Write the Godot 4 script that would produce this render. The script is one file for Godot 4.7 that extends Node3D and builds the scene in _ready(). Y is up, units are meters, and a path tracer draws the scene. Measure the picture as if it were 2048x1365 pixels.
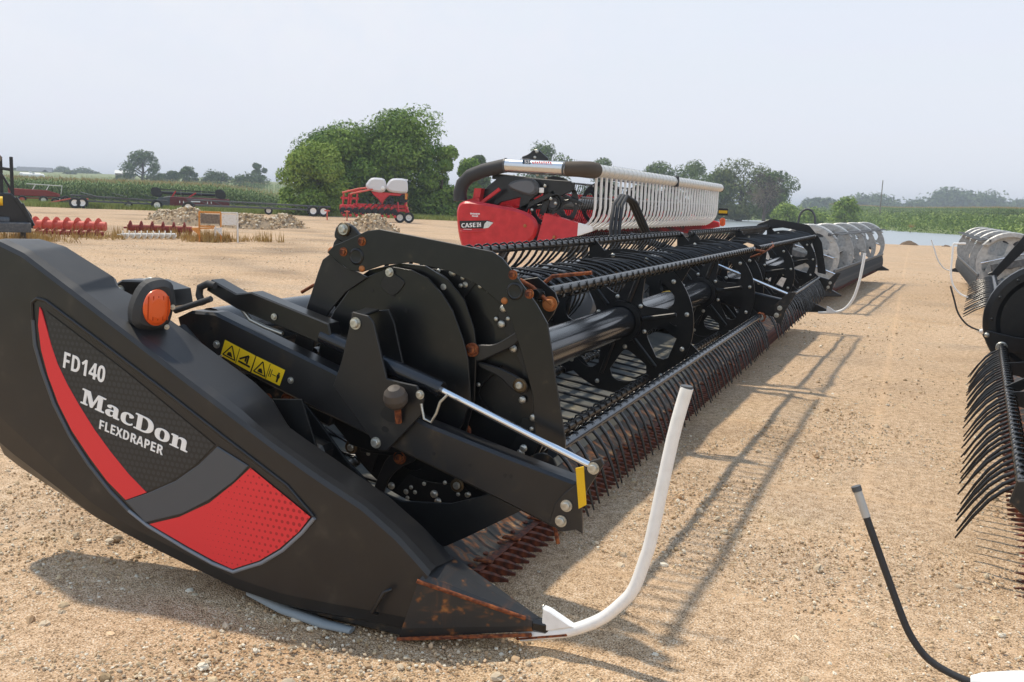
extends Node3D

# ---------------------------------------------------------------- mesh builder
class MB:
	var v := PackedVector3Array()
	var n := PackedVector3Array()
	var uv := PackedVector2Array()
	var col := PackedColorArray()
	var cur := Color(1, 1, 1)
	var use_col := false
	func vert(p: Vector3, nn: Vector3, t := Vector2.ZERO) -> void:
		v.append(p); n.append(nn); uv.append(t)
		if use_col: col.append(cur)
	func tri(a: Vector3, b: Vector3, c: Vector3) -> void:   # counter-clockwise in, clockwise out
		var k := (b - a).cross(c - a)
		if k.length_squared() < 1e-18: return
		k = k.normalized()
		vert(a, k); vert(c, k); vert(b, k)
	func trin(a: Vector3, b: Vector3, c: Vector3, na: Vector3, nb: Vector3, nc: Vector3) -> void:
		vert(a, na); vert(c, nc); vert(b, nb)
	func quad(a: Vector3, b: Vector3, c: Vector3, d: Vector3) -> void:
		tri(a, b, c); tri(a, c, d)
	func box(xf: Transform3D, s: Vector3, bev := 0.0) -> void:
		var h := s * 0.5
		if bev <= 0.0:
			for ax in 3:
				for sg in [-1.0, 1.0]:
					var o := Vector3.ZERO; o[ax] = h[ax] * sg
					var u := Vector3.ZERO; u[(ax + 1) % 3] = h[(ax + 1) % 3]
					var w := Vector3.ZERO; w[(ax + 2) % 3] = h[(ax + 2) % 3] * sg
					quad(xf * (o - u - w), xf * (o + u - w), xf * (o + u + w), xf * (o - u + w))
			return
		var b: float = min(bev, min(h.x, min(h.y, h.z)) * 0.98)
		var k := h - Vector3(b, b, b)
		for ax in 3:
			var a1 := (ax + 1) % 3
			var a2 := (ax + 2) % 3
			for sg in [-1.0, 1.0]:
				var o := Vector3.ZERO; o[ax] = h[ax] * sg
				var u := Vector3.ZERO; u[a1] = k[a1]
				var w := Vector3.ZERO; w[a2] = k[a2] * sg
				quad(xf * (o - u - w), xf * (o + u - w), xf * (o + u + w), xf * (o - u + w))
			for s1 in [-1.0, 1.0]:
				for s2 in [-1.0, 1.0]:
					var p := Vector3.ZERO; p[a1] = h[a1] * s1; p[a2] = k[a2] * s2
					var q := Vector3.ZERO; q[a1] = k[a1] * s1; q[a2] = h[a2] * s2
					var e := Vector3.ZERO; e[ax] = k[ax] * s1 * s2
					quad(xf * (p - e), xf * (p + e), xf * (q + e), xf * (q - e))
		for sx in [-1.0, 1.0]:
			for sy in [-1.0, 1.0]:
				for sz in [-1.0, 1.0]:
					var p := Vector3(h.x * sx, k.y * sy, k.z * sz)
					var q := Vector3(k.x * sx, h.y * sy, k.z * sz)
					var r := Vector3(k.x * sx, k.y * sy, h.z * sz)
					if sx * sy * sz > 0: tri(xf * p, xf * q, xf * r)
					else: tri(xf * p, xf * r, xf * q)
	func bx(c: Vector3, s: Vector3, bev := 0.0) -> void:
		box(Transform3D(Basis(), c), s, bev)
	func beam(a: Vector3, b: Vector3, wid: float, hei: float, bev := 0.0, up := Vector3.UP) -> void:
		var d := (b - a).normalized()
		var r := d.cross(up)
		if r.length() < 0.01: r = d.cross(Vector3.RIGHT)
		r = r.normalized()
		var u := r.cross(d)
		box(Transform3D(Basis(r, u, -d), (a + b) * 0.5), Vector3(wid, hei, a.distance_to(b)), bev)
	func tube(pts: Array, radii, seg := 8, caps := true, squash := 1.0) -> void:
		var m := pts.size()
		var t0: Vector3 = (pts[1] - pts[0]).normalized()
		var r := t0.cross(Vector3.UP)
		if r.length() < 0.05: r = t0.cross(Vector3.RIGHT)
		r = r.normalized()
		var prev: Array = []
		var prevn: Array = []
		for i in m:
			var t: Vector3
			if i == 0: t = t0
			elif i == m - 1: t = (pts[i] - pts[i - 1]).normalized()
			else: t = (pts[i + 1] - pts[i - 1]).normalized()
			r = (r - t * r.dot(t)).normalized()
			var u := r.cross(t)
			var rad: float = radii if radii is float else radii[i]
			var ring: Array = []
			var rn: Array = []
			for k in seg:
				var a := TAU * k / seg
				var nn: Vector3 = r * cos(a) + u * sin(a)
				ring.append(pts[i] + r * cos(a) * rad + u * sin(a) * rad * squash)
				rn.append(nn)
			if i > 0:
				for k in seg:
					var k2 := (k + 1) % seg
					trin(prev[k], ring[k2], prev[k2], prevn[k], rn[k2], prevn[k2])
					trin(prev[k], ring[k], ring[k2], prevn[k], rn[k], rn[k2])
			elif caps:
				for k in range(1, seg - 1): tri(ring[0], ring[k], ring[k + 1])
			if i == m - 1 and caps:
				for k in range(1, seg - 1): tri(ring[0], ring[k + 1], ring[k])
			prev = ring; prevn = rn
	func cyl(a: Vector3, b: Vector3, r: float, seg := 12, caps := true) -> void:
		tube([a, b], r, seg, caps)
	# profile: Vector2(radius, height along the local y axis), faceted along the profile, smooth around
	func lathe(xf: Transform3D, prof: Array, seg := 12) -> void:
		for i in prof.size() - 1:
			var p: Vector2 = prof[i]
			var q: Vector2 = prof[i + 1]
			var d := q - p
			if d.length() < 1e-6: continue
			var nn := Vector2(d.y, -d.x).normalized()
			for k in seg:
				var a := TAU * k / seg
				var b := TAU * (k + 1) / seg
				var ca := Vector3(cos(a), 0, -sin(a))
				var cb := Vector3(cos(b), 0, -sin(b))
				var A := xf * (ca * p.x + Vector3.UP * p.y)
				var B := xf * (cb * p.x + Vector3.UP * p.y)
				var Cc := xf * (cb * q.x + Vector3.UP * q.y)
				var D := xf * (ca * q.x + Vector3.UP * q.y)
				var na := (xf.basis * (ca * nn.x + Vector3.UP * nn.y)).normalized()
				var nb := (xf.basis * (cb * nn.x + Vector3.UP * nn.y)).normalized()
				if p.x > 1e-6: trin(A, B, Cc, na, nb, nb)
				if q.x > 1e-6: trin(A, Cc, D, na, nb, na)
	# polygon in the local xy plane, extruded from z=0 to z=th with a small bevel on the front
	func plate(poly: Array, xf: Transform3D, th: float, bev := 0.0) -> void:
		var pl := PackedVector2Array(poly)
		if Geometry2D.is_polygon_clockwise(pl): pl.reverse()
		var m := pl.size()
		var inn := PackedVector2Array()
		for i in m:
			var a := pl[(i + m - 1) % m]
			var b := pl[i]
			var c := pl[(i + 1) % m]
			var d1 := (b - a).normalized()
			var d2 := (c - b).normalized()
			var n1 := Vector2(-d1.y, d1.x)
			var n2 := Vector2(-d2.y, d2.x)
			var mm := n1 + n2
			if mm.length() < 0.3: mm = n1
			mm = mm.normalized()
			inn.append(b + mm * bev / max(0.45, mm.dot(n1)))
		var idx := Geometry2D.triangulate_polygon(inn)
		if idx.is_empty():
			inn = pl
			idx = Geometry2D.triangulate_polygon(pl)
		for i in range(0, idx.size(), 3):
			var a := inn[idx[i]]; var b := inn[idx[i + 1]]; var c := inn[idx[i + 2]]
			if (b - a).cross(c - a) < 0.0:
				var s := b; b = c; c = s
			tri(xf * Vector3(a.x, a.y, th), xf * Vector3(b.x, b.y, th), xf * Vector3(c.x, c.y, th))
			tri(xf * Vector3(a.x, a.y, 0), xf * Vector3(c.x, c.y, 0), xf * Vector3(b.x, b.y, 0))
		for i in m:
			var j := (i + 1) % m
			var tb := th - bev
			quad(xf * Vector3(inn[i].x, inn[i].y, 0), xf * Vector3(inn[j].x, inn[j].y, 0), xf * Vector3(pl[j].x, pl[j].y, bev), xf * Vector3(pl[i].x, pl[i].y, bev))
			quad(xf * Vector3(pl[i].x, pl[i].y, bev), xf * Vector3(pl[j].x, pl[j].y, bev), xf * Vector3(pl[j].x, pl[j].y, tb), xf * Vector3(pl[i].x, pl[i].y, tb))
			quad(xf * Vector3(pl[i].x, pl[i].y, tb), xf * Vector3(pl[j].x, pl[j].y, tb), xf * Vector3(inn[j].x, inn[j].y, th), xf * Vector3(inn[i].x, inn[i].y, th))
	# polygon with its own flat print coordinates
	func decal(poly: Array, z: float, org: Vector2, scl: float) -> void:
		var pl := PackedVector2Array(poly)
		var idx := Geometry2D.triangulate_polygon(pl)
		for i in range(0, idx.size(), 3):
			var a := pl[idx[i]]; var b := pl[idx[i + 1]]; var c := pl[idx[i + 2]]
			if (b - a).cross(c - a) < 0.0:
				var s := b; b = c; c = s
			for q: Vector2 in [a, c, b]:
				vert(Vector3(q.x, q.y, z), Vector3(0, 0, 1), (q - org) * Vector2(1, -1) / scl)
	# disc in the xy plane with rounded windows between nw spokes
	func wheel(rin: float, R: float, th: float, nw: int, w0: float, w1: float, frac: float, phase := 0.0) -> void:
		var S := nw * 16
		var fi: Array = []
		for i in S + 1:
			var a := TAU * i / S + phase
			var u := fposmod(float(i) / S * nw, 1.0) * 2.0 - 1.0
			var q: float = abs(u) / frac
			var mid := w0 + (w1 - w0) * 0.66
			var lo := mid; var hi := mid
			if q < 1.0 and nw > 0:
				var e := pow(1.0 - pow(q, 3.2), 0.5)
				var e2 := pow(1.0 - pow(q, 1.9), 0.75)
				hi = mid + (w1 - mid) * e
				lo = mid - (mid - w0) * e2
			fi.append([Vector2(cos(a), sin(a)), lo, hi])
		var h := th * 0.5
		for i in S:
			var A: Array = fi[i]
			var B: Array = fi[i + 1]
			for band in [[rin, rin, A[1], B[1]], [A[2], B[2], R, R]]:
				var a0 := Vector3(A[0].x * band[0], A[0].y * band[0], h)
				var b0 := Vector3(B[0].x * band[1], B[0].y * band[1], h)
				var a1 := Vector3(A[0].x * band[2], A[0].y * band[2], h)
				var b1 := Vector3(B[0].x * band[3], B[0].y * band[3], h)
				var dz := Vector3(0, 0, -th)
				quad(a0, a1, b1, b0)
				quad(a0 + dz, b0 + dz, b1 + dz, a1 + dz)
				quad(a1 + dz, b1 + dz, b1, a1)
				quad(b0 + dz, a0 + dz, a0, b0)
	# loft through rings of equal size; open profile
	func loft(rings: Array, closed := false, smooth_along := true) -> void:
		var R := rings.size()
		var P: int = rings[0].size()
		var lim := P if closed else P - 1
		for i in R - 1:
			for k in lim:
				var k2 := (k + 1) % P
				var a: Vector3 = rings[i][k]; var b: Vector3 = rings[i + 1][k]
				var c: Vector3 = rings[i + 1][k2]; var d: Vector3 = rings[i][k2]
				if not smooth_along:
					quad(a, b, c, d)
					continue
				var nn: Array = []
				for q in [i, i + 1]:
					var q0: int = max(q - 1, 0)
					var q1: int = min(q + 1, R - 1)
					var t: Vector3 = (rings[q1][k] + rings[q1][k2]) - (rings[q0][k] + rings[q0][k2])
					var s: Vector3 = rings[q][k2] - rings[q][k]
					if s.length() < 1e-6: s = d - a
					var x := t.cross(s)
					nn.append(x.normalized() if x.length() > 1e-12 else Vector3.UP)
				trin(a, b, c, nn[0], nn[1], nn[1])
				trin(a, c, d, nn[0], nn[1], nn[0])
	func fan(ring: Array) -> void:
		var c := Vector3.ZERO
		for p in ring: c += p
		c /= ring.size()
		for i in ring.size(): tri(c, ring[i], ring[(i + 1) % ring.size()])
	func add(src: ArrayMesh, xf: Transform3D) -> void:
		var a := src.surface_get_arrays(0)
		var sv: PackedVector3Array = a[Mesh.ARRAY_VERTEX]
		var sn: PackedVector3Array = a[Mesh.ARRAY_NORMAL]
		var st: PackedVector2Array = a[Mesh.ARRAY_TEX_UV]
		v.append_array(xf * sv)
		n.append_array(Transform3D(xf.basis.orthonormalized(), Vector3.ZERO) * sn)
		uv.append_array(st)
		if use_col:
			for i in sv.size(): col.append(cur)
	func mesh() -> ArrayMesh:
		var arr := []
		arr.resize(Mesh.ARRAY_MAX)
		arr[Mesh.ARRAY_VERTEX] = v
		arr[Mesh.ARRAY_NORMAL] = n
		arr[Mesh.ARRAY_TEX_UV] = uv
		if use_col: arr[Mesh.ARRAY_COLOR] = col
		var m := ArrayMesh.new()
		m.add_surface_from_arrays(Mesh.PRIMITIVE_TRIANGLES, arr)
		return m

# ---------------------------------------------------------------- scene helpers
var M := {}
var rng := RandomNumberGenerator.new()
var taken := {}
var SH := {}          # shared small meshes

func V(x: float, y: float, z: float) -> Vector3:
	return Vector3(x, y, z)
func at(p: Vector3) -> Transform3D:
	return Transform3D(Basis(), p)
func turned(p: Vector3, yaw: float) -> Transform3D:
	return Transform3D(Basis(Vector3.UP, yaw), p)
# transform whose local y axis points along d
func along(p: Vector3, d: Vector3) -> Transform3D:
	var y := d.normalized()
	var x := y.cross(Vector3(0.31, 0.2, 0.93)).normalized()
	return Transform3D(Basis(x, y, x.cross(y)), p)
func numbered(s: String) -> String:
	if not taken.has(s):
		taken[s] = 0
		return s
	taken[s] += 1
	return "%s_%03d" % [s, taken[s]]
func tag(o: Node, label: String, category: String, group := "") -> void:
	o.set_meta("label", label)
	o.set_meta("category", category)
	if group != "": o.set_meta("group", group)
func thing(called: String, label: String, category: String, xf: Transform3D, group := "") -> Node3D:
	var o := Node3D.new()
	o.name = numbered(called)
	add_child(o)
	o.transform = xf
	tag(o, label, category, group)
	return o
func part(parent: Node, called: String, mesh: Mesh, mat: Material, xf := Transform3D.IDENTITY) -> MeshInstance3D:
	var o := MeshInstance3D.new()
	o.name = called
	o.mesh = mesh
	o.material_override = mat
	o.transform = xf
	o.cast_shadow = GeometryInstance3D.SHADOW_CASTING_SETTING_ON
	parent.add_child(o, true)
	return o
func bpart(parent: Node, called: String, b: MB, mat: Material, xf := Transform3D.IDENTITY) -> MeshInstance3D:
	return part(parent, called, b.mesh(), mat, xf)
func struct(called: String, b: MB, mat: Material) -> MeshInstance3D:
	var o := bpart(self, numbered(called), b, mat)
	o.set_meta("kind", "structure")
	return o
func stuff(parent: Node, called: String, label: String, category: String, mesh: Mesh, mat: Material, xfs: Array, cols: Array = []) -> MultiMeshInstance3D:
	var mm := MultiMesh.new()
	mm.transform_format = MultiMesh.TRANSFORM_3D
	mm.use_colors = cols.size() > 0
	mm.mesh = mesh
	mm.instance_count = xfs.size()
	for i in xfs.size():
		mm.set_instance_transform(i, xfs[i])
		if cols.size() > 0: mm.set_instance_color(i, cols[i])
	var o := MultiMeshInstance3D.new()
	o.name = called if parent != self else numbered(called)
	o.multimesh = mm
	o.material_override = mat
	parent.add_child(o, true)
	o.set_meta("kind", "stuff")
	if label != "": o.set_meta("label", label)
	if category != "": o.set_meta("category", category)
	return o

# ---------------------------------------------------------------- textures and materials
func noise_img(size: int, sd: int, freq: float, oct := 4, type := FastNoiseLite.TYPE_SIMPLEX_SMOOTH) -> PackedByteArray:
	var f := FastNoiseLite.new()
	f.seed = sd; f.frequency = freq; f.noise_type = type
	f.fractal_octaves = oct
	var im := f.get_seamless_image(size, size)
	im.convert(Image.FORMAT_L8)
	return im.get_data()
func ramp_tex(data: PackedByteArray, size: int, g: Gradient) -> ImageTexture:
	var lut: Array = []
	for i in 256: lut.append(g.sample(i / 255.0))
	var out := PackedByteArray()
	out.resize(size * size * 3)
	for i in size * size:
		var c: Color = lut[data[i]]
		out[i * 3] = int(c.r * 255.0); out[i * 3 + 1] = int(c.g * 255.0); out[i * 3 + 2] = int(c.b * 255.0)
	var im := Image.create_from_data(size, size, false, Image.FORMAT_RGB8, out)
	im.generate_mipmaps()
	return ImageTexture.create_from_image(im)
func normal_tex(data: PackedByteArray, size: int, strength: float) -> ImageTexture:
	var im := Image.create_from_data(size, size, false, Image.FORMAT_L8, data)
	im.convert(Image.FORMAT_RGBA8)
	im.bump_map_to_normal_map(strength)
	im.generate_mipmaps()
	return ImageTexture.create_from_image(im)
func grad(stops: Array) -> Gradient:
	var g := Gradient.new()
	g.offsets = PackedFloat32Array(stops.map(func(s): return s[0]))
	g.colors = PackedColorArray(stops.map(func(s): return s[1]))
	return g
func mk(c: Color, rough: float, metal := 0.0, spec := 0.5) -> StandardMaterial3D:
	var m := StandardMaterial3D.new()
	m.albedo_color = c; m.roughness = rough; m.metallic = metal; m.metallic_specular = spec
	return m
func tri_mat(tex: Texture2D, scl: float, rough: float, metal := 0.0, nrm: Texture2D = null, nscale := 1.0, world := false) -> StandardMaterial3D:
	var m := StandardMaterial3D.new()
	m.albedo_texture = tex
	m.roughness = rough; m.metallic = metal
	m.uv1_triplanar = true
	m.uv1_world_triplanar = world
	m.uv1_scale = Vector3.ONE * scl
	if nrm:
		m.normal_enabled = true; m.normal_texture = nrm; m.normal_scale = nscale
	return m
func hx(s: String) -> Color:
	return Color.html(s)

# ---------------------------------------------------------------- camera, sky, sun
func make_view() -> void:
	var cam := Camera3D.new()
	cam.name = "camera"
	cam.position = Vector3(1.1266, 1.62, 3.0841)
	cam.rotation_degrees = Vector3(-8.366, 22.481, 2.0)
	cam.fov = 39.5176
	cam.near = 0.05
	cam.far = 6000.0
	add_child(cam)
	cam.current = true
	var env := Environment.new()
	env.background_mode = Environment.BG_SKY
	var sky := Sky.new()
	var pm := PanoramaSkyMaterial.new()
	pm.panorama = sky_tex()
	sky.sky_material = pm
	env.sky = sky
	env.background_energy_multiplier = 1.02
	env.tonemap_mode = Environment.TONE_MAPPER_LINEAR
	env.tonemap_exposure = 1.0
	env.fog_enabled = true
	env.fog_density = 0.0007
	env.fog_light_color = Color(0.84, 0.88, 0.93)
	env.sdfgi_enabled = true
	env.ssao_enabled = true
	env.ssil_enabled = true
	var we := WorldEnvironment.new()
	we.name = "environment"
	we.environment = env
	add_child(we)
	var sun := DirectionalLight3D.new()
	sun.name = "sun"
	sun.light_energy = 1.25
	sun.light_color = Color(1.0, 0.95, 0.87)
	sun.light_angular_distance = 2.0
	sun.shadow_enabled = true
	add_child(sun)
	sun.look_at_from_position(Vector3.ZERO, Vector3(0.54, -1.0, 0.19), Vector3.UP)

func sky_tex() -> ImageTexture:
	var w := 1024
	var h := 512
	var f := FastNoiseLite.new()
	f.seed = 11; f.frequency = 1.6; f.fractal_octaves = 5
	f.domain_warp_enabled = true; f.domain_warp_amplitude = 0.4; f.domain_warp_frequency = 1.1
	var im := Image.create(w, h, false, Image.FORMAT_RGB8)
	var hor := Vector3(0.925, 0.938, 0.975)
	var mid := Vector3(0.885, 0.935, 0.995)
	var top := Vector3(0.60, 0.74, 0.92)
	for y in h:
		var el := PI * (0.5 - (y + 0.5) / h)
		var s := sin(el)
		var base: Vector3
		if s < 0.0: base = hor
		elif s < 0.45: base = hor.lerp(mid, smoothstep(0.0, 0.45, s))
		else: base = mid.lerp(top, smoothstep(0.45, 1.0, s))
		for x in w:
			var az := TAU * (x + 0.5) / w
			var d := Vector3(cos(el) * sin(az), s * 2.6, cos(el) * cos(az))
			var k := smoothstep(0.0, 0.55, f.get_noise_3dv(d * 0.55) + 0.12) * smoothstep(0.02, 0.2, s)
			var c := base.lerp(Vector3(0.955, 0.96, 0.985), k * 0.75)
			im.set_pixel(x, y, Color(c.x, c.y, c.z))
	return ImageTexture.create_from_image(im)

# ---------------------------------------------------------------- materials
func make_materials() -> void:
	# gravel ground
	var gs := 1024
	var d1 := noise_img(gs, 3, 0.20, 3)
	var d2 := noise_img(gs, 5, 0.11, 2, FastNoiseLite.TYPE_CELLULAR)
	var d3 := noise_img(gs, 8, 0.02, 4)
	var mixd := PackedByteArray()
	mixd.resize(gs * gs)
	for i in gs * gs:
		mixd[i] = clampi(int((d1[i] * 0.62 + (255 - d2[i]) * 0.30 + d3[i] * 0.20 - 144.0) * 1.75 + 136.0), 0, 255)
	var gt := ramp_tex(mixd, gs, grad([[0.0, hx("4e3d2b")], [0.25, hx("80694f")], [0.40, hx("b29472")], [0.55, hx("c8a885")], [0.7, hx("d9ba97")], [1.0, hx("f4e6d0")]]))
	M.gravel = tri_mat(gt, 0.55, 0.95, 0.0, normal_tex(mixd, gs, 5.0), 1.0, true)
	M.gravel.vertex_color_use_as_albedo = true
	M.stone = mk(Color(1, 1, 1), 0.9)
	M.stone.vertex_color_use_as_albedo = true
	var rs := 256
	var r1 := noise_img(rs, 21, 0.035, 5)
	var r2 := noise_img(rs, 22, 0.02, 4)
	# black paints and plastics
	var bt := ramp_tex(r2, rs, grad([[0.0, hx("1f1f20")], [0.55, hx("222223")], [0.8, hx("282726")], [1.0, hx("3c3834")]]))
	M.plastic = tri_mat(bt, 0.9, 0.42)
	M.plastic.roughness_texture = ramp_tex(r1, rs, grad([[0.0, Color(0.75, 0.75, 0.75)], [1.0, Color(1, 1, 1)]]))
	M.plastic.roughness = 0.40
	var bt2 := ramp_tex(r1, rs, grad([[0.0, hx("151617")], [0.6, hx("191a1b")], [0.85, hx("201f1e")], [1.0, hx("40392f")]]))
	M.paint = tri_mat(bt2, 1.3, 0.29)
	M.paint_fine = tri_mat(bt2, 3.0, 0.4)
	M.worn = tri_mat(ramp_tex(r1, rs, grad([[0.0, hx("1b1b1c")], [0.6, hx("242423")], [0.76, hx("3d352c")], [1.0, hx("83684d")]])), 1.6, 0.42)
	M.tine = tri_mat(bt2, 5.0, 0.26)
	M.tube = mk(hx("26292e"), 0.16, 0.35, 0.6)
	M.bar = mk(hx("4a5058"), 0.25, 0.7)
	M.rust = tri_mat(ramp_tex(r1, rs, grad([[0.0, hx("2c1b14")], [0.35, hx("5a2d1a")], [0.6, hx("8a4a26")], [0.85, hx("a2602f")], [1.0, hx("b57a48")]])), 4.0, 0.85)
	M.guard = tri_mat(ramp_tex(r1, rs, grad([[0.0, hx("2a1a16")], [0.4, hx("55291a")], [0.7, hx("743a22")], [1.0, hx("8c4a2a")]])), 3.0, 0.62)
	M.rustpaint = tri_mat(ramp_tex(r2, rs, grad([[0.0, hx("242526")], [0.52, hx("2b2b2b")], [0.60, hx("6e4426")], [0.70, hx("9a6234")], [0.78, hx("4a4e50")], [1.0, hx("b98a56")]])), 1.5, 0.6)
	M.nose = tri_mat(ramp_tex(r2, rs, grad([[0.0, hx("26282a")], [0.68, hx("2c2d2f")], [0.76, hx("4f3a2a")], [0.84, hx("865430")], [1.0, hx("b8803f")]])), 2.3, 0.5)
	M.chrome = mk(hx("e9e9ea"), 0.18, 1.0)
	M.zinc = tri_mat(ramp_tex(r1, rs, grad([[0.0, hx("a9a89f")], [1.0, hx("d6d5cd")]])), 9.0, 0.35, 0.8)
	M.rubber = mk(hx("333334"), 0.7)
	M.tyre = mk(hx("242423"), 0.85)
	M.belt = tri_mat(ramp_tex(r2, rs, grad([[0.0, hx("4c4d4a")], [0.6, hx("5c5d59")], [0.85, hx("77705f")], [1.0, hx("8d836b")]])), 0.8, 0.7)
	M.white = tri_mat(ramp_tex(r1, rs, grad([[0.0, hx("ebe9e4")], [0.4, hx("f2f1ed")], [1.0, hx("f6f5f2")]])), 2.0, 0.45)
	M.whiteprint = mk(hx("f4f4f2"), 0.5)
	M.red = tri_mat(ramp_tex(r2, rs, grad([[0.0, hx("b81c22")], [0.6, hx("c9252b")], [1.0, hx("d03436")]])), 0.8, 0.33)
	M.redprint = mk(hx("e4323a"), 0.35)
	M.oldred = tri_mat(ramp_tex(r1, rs, grad([[0.0, hx("6d2019")], [0.5, hx("8a2a22")], [0.8, hx("99402f")], [1.0, hx("a8604a")]])), 1.5, 0.7)
	M.augred = tri_mat(ramp_tex(r1, rs, grad([[0.0, hx("b84a3a")], [0.5, hx("cf5a48")], [0.8, hx("d96a58")], [1.0, hx("b87050")]])), 1.2, 0.6)
	M.darkred = tri_mat(ramp_tex(r1, rs, grad([[0.0, hx("53141a")], [0.7, hx("6b1a20")], [1.0, hx("7c302c")]])), 1.0, 0.5)
	M.grey = tri_mat(ramp_tex(r1, rs, grad([[0.0, hx("a3a3a0")], [0.6, hx("bcbcb9")], [1.0, hx("c8c7c3")]])), 1.2, 0.45, 0.25)
	M.greydark = tri_mat(ramp_tex(r1, rs, grad([[0.0, hx("3f4245")], [0.7, hx("55585b")], [1.0, hx("6a6a68")]])), 1.2, 0.5)
	M.silver = mk(hx("d6d8da"), 0.22, 0.9)
	M.airbar = tri_mat(ramp_tex(r1, rs, grad([[0.0, hx("bdb7ab")], [0.5, hx("d5d3cd")], [1.0, hx("e6e5e2")]])), 2.0, 0.35, 0.35)
	M.yellow = mk(hx("e9b912"), 0.5)
	M.decalyellow = mk(hx("eec81e"), 0.45)
	M.ink = mk(hx("151515"), 0.5)
	M.amber = mk(hx("e8590a"), 0.12)
	M.amber.clearcoat_enabled = true
	M.amber.clearcoat = 0.8
	M.amberdeep = mk(hx("b53a05"), 0.2)
	M.orange = tri_mat(ramp_tex(r1, rs, grad([[0.0, hx("b06a2c")], [0.5, hx("d18a3a")], [1.0, hx("dfb27a")]])), 3.0, 0.7)
	M.boxwhite = tri_mat(ramp_tex(r1, rs, grad([[0.0, hx("b9a88c")], [0.35, hx("dddbd4")], [1.0, hx("ebeae6")]])), 2.0, 0.6)
	M.timber = tri_mat(ramp_tex(r1, rs, grad([[0.0, hx("6b6258")], [1.0, hx("93897b")]])), 1.0, 0.9)
	M.roofblue = mk(hx("42505e"), 0.7)
	M.housewhite = mk(hx("d9d9d4"), 0.7)
	M.bark = tri_mat(ramp_tex(r1, rs, grad([[0.0, hx("3a3028")], [1.0, hx("75685a")]])), 0.8, 0.95)
	M.leaf = mk(Color(1, 1, 1), 0.75, 0.0, 0.25)
	M.leaf.vertex_color_use_as_albedo = true
	M.leaf.backlight_enabled = true
	M.leaf.backlight = Color(0.22, 0.3, 0.08)
	M.leaf.cull_mode = BaseMaterial3D.CULL_DISABLED
	M.drygrass = mk(hx("a98a4e"), 0.85)
	M.drygrass.cull_mode = BaseMaterial3D.CULL_DISABLED
	var gd := noise_img(256, 31, 0.03, 5)
	M.land = tri_mat(ramp_tex(gd, 256, grad([[0.0, hx("58653a")], [0.5, hx("6f7d47")], [0.8, hx("8a8c58")], [1.0, hx("a29768")]])), 0.12, 0.95, 0.0, null, 1.0, true)
	M.pile = tri_mat(ramp_tex(mixd, gs, grad([[0.0, hx("5c4c3c")], [0.4, hx("8c775e")], [0.7, hx("b09a7c")], [1.0, hx("d4c7b0")]])), 0.7, 0.95, 0.0, normal_tex(mixd, gs, 6.0), 1.0, true)
	M.water = mk(hx("8b959a"), 0.30, 0.0, 0.8)
	M.water.normal_enabled = true
	M.water.normal_texture = normal_tex(noise_img(256, 41, 0.02, 3), 256, 1.0)
	M.water.normal_scale = 0.35
	M.water.uv1_triplanar = true
	M.water.uv1_world_triplanar = true
	M.water.uv1_scale = Vector3.ONE * 0.2
	M.decaldots = dots_mat(hx("202326"), hx("32373c"), 1.0)
	M.reddots = dots_mat(hx("e4323a"), hx("a31b22"), 0.0)

# printed half-tone dots: circle size grows towards one corner of the print
func dots_mat(bg: Color, fg: Color, corner: float) -> StandardMaterial3D:
	var s := 1024
	var im := Image.create(s, s, false, Image.FORMAT_RGB8)
	im.fill(bg)
	var cell := 25 if corner > 0.5 else 32
	for gy_ in range(0, s / cell + 1):
		for gx_ in range(0, s / cell + 1):
			var cx := (gx_ + (0.5 if gy_ % 2 == 1 else 0.0)) * cell
			var cy := float(gy_ * cell)
			var k: float
			if corner > 0.5: k = clampf(1.15 - (abs(cx / s - 0.5) * 0.5 + abs(cy / s - 0.45) * 1.3), 0.0, 1.0)
			else: k = clampf((cx / s) * 1.3 - 0.42 + (cy / s) * 0.12, 0.0, 1.0)
			var r := 0.40 * cell * sqrt(k) if corner > 0.5 else 0.36 * cell * k
			if r < 1.0: continue
			for yy in range(int(cy - r), int(cy + r) + 1):
				for xx in range(int(cx - r), int(cx + r) + 1):
					if xx < 0 or yy < 0 or xx >= s or yy >= s: continue
					if (xx - cx) * (xx - cx) + (yy - cy) * (yy - cy) < r * r: im.set_pixel(xx, yy, bg.lerp(fg, 0.8))
	im.generate_mipmaps()
	var m := mk(Color(1, 1, 1), 0.38)
	m.albedo_texture = ImageTexture.create_from_image(im)
	return m

# ---------------------------------------------------------------- the place
func gy(x: float, z: float) -> float:
	# the yard falls gently towards the pond
	var a := -0.28 * smoothstep(0.0, 17.0, -z) * smoothstep(-13.0, -3.0, x)
	var b := -0.35 * smoothstep(20.0, 75.0, -z) * smoothstep(-45.0, -8.0, x)
	return a + b

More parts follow.
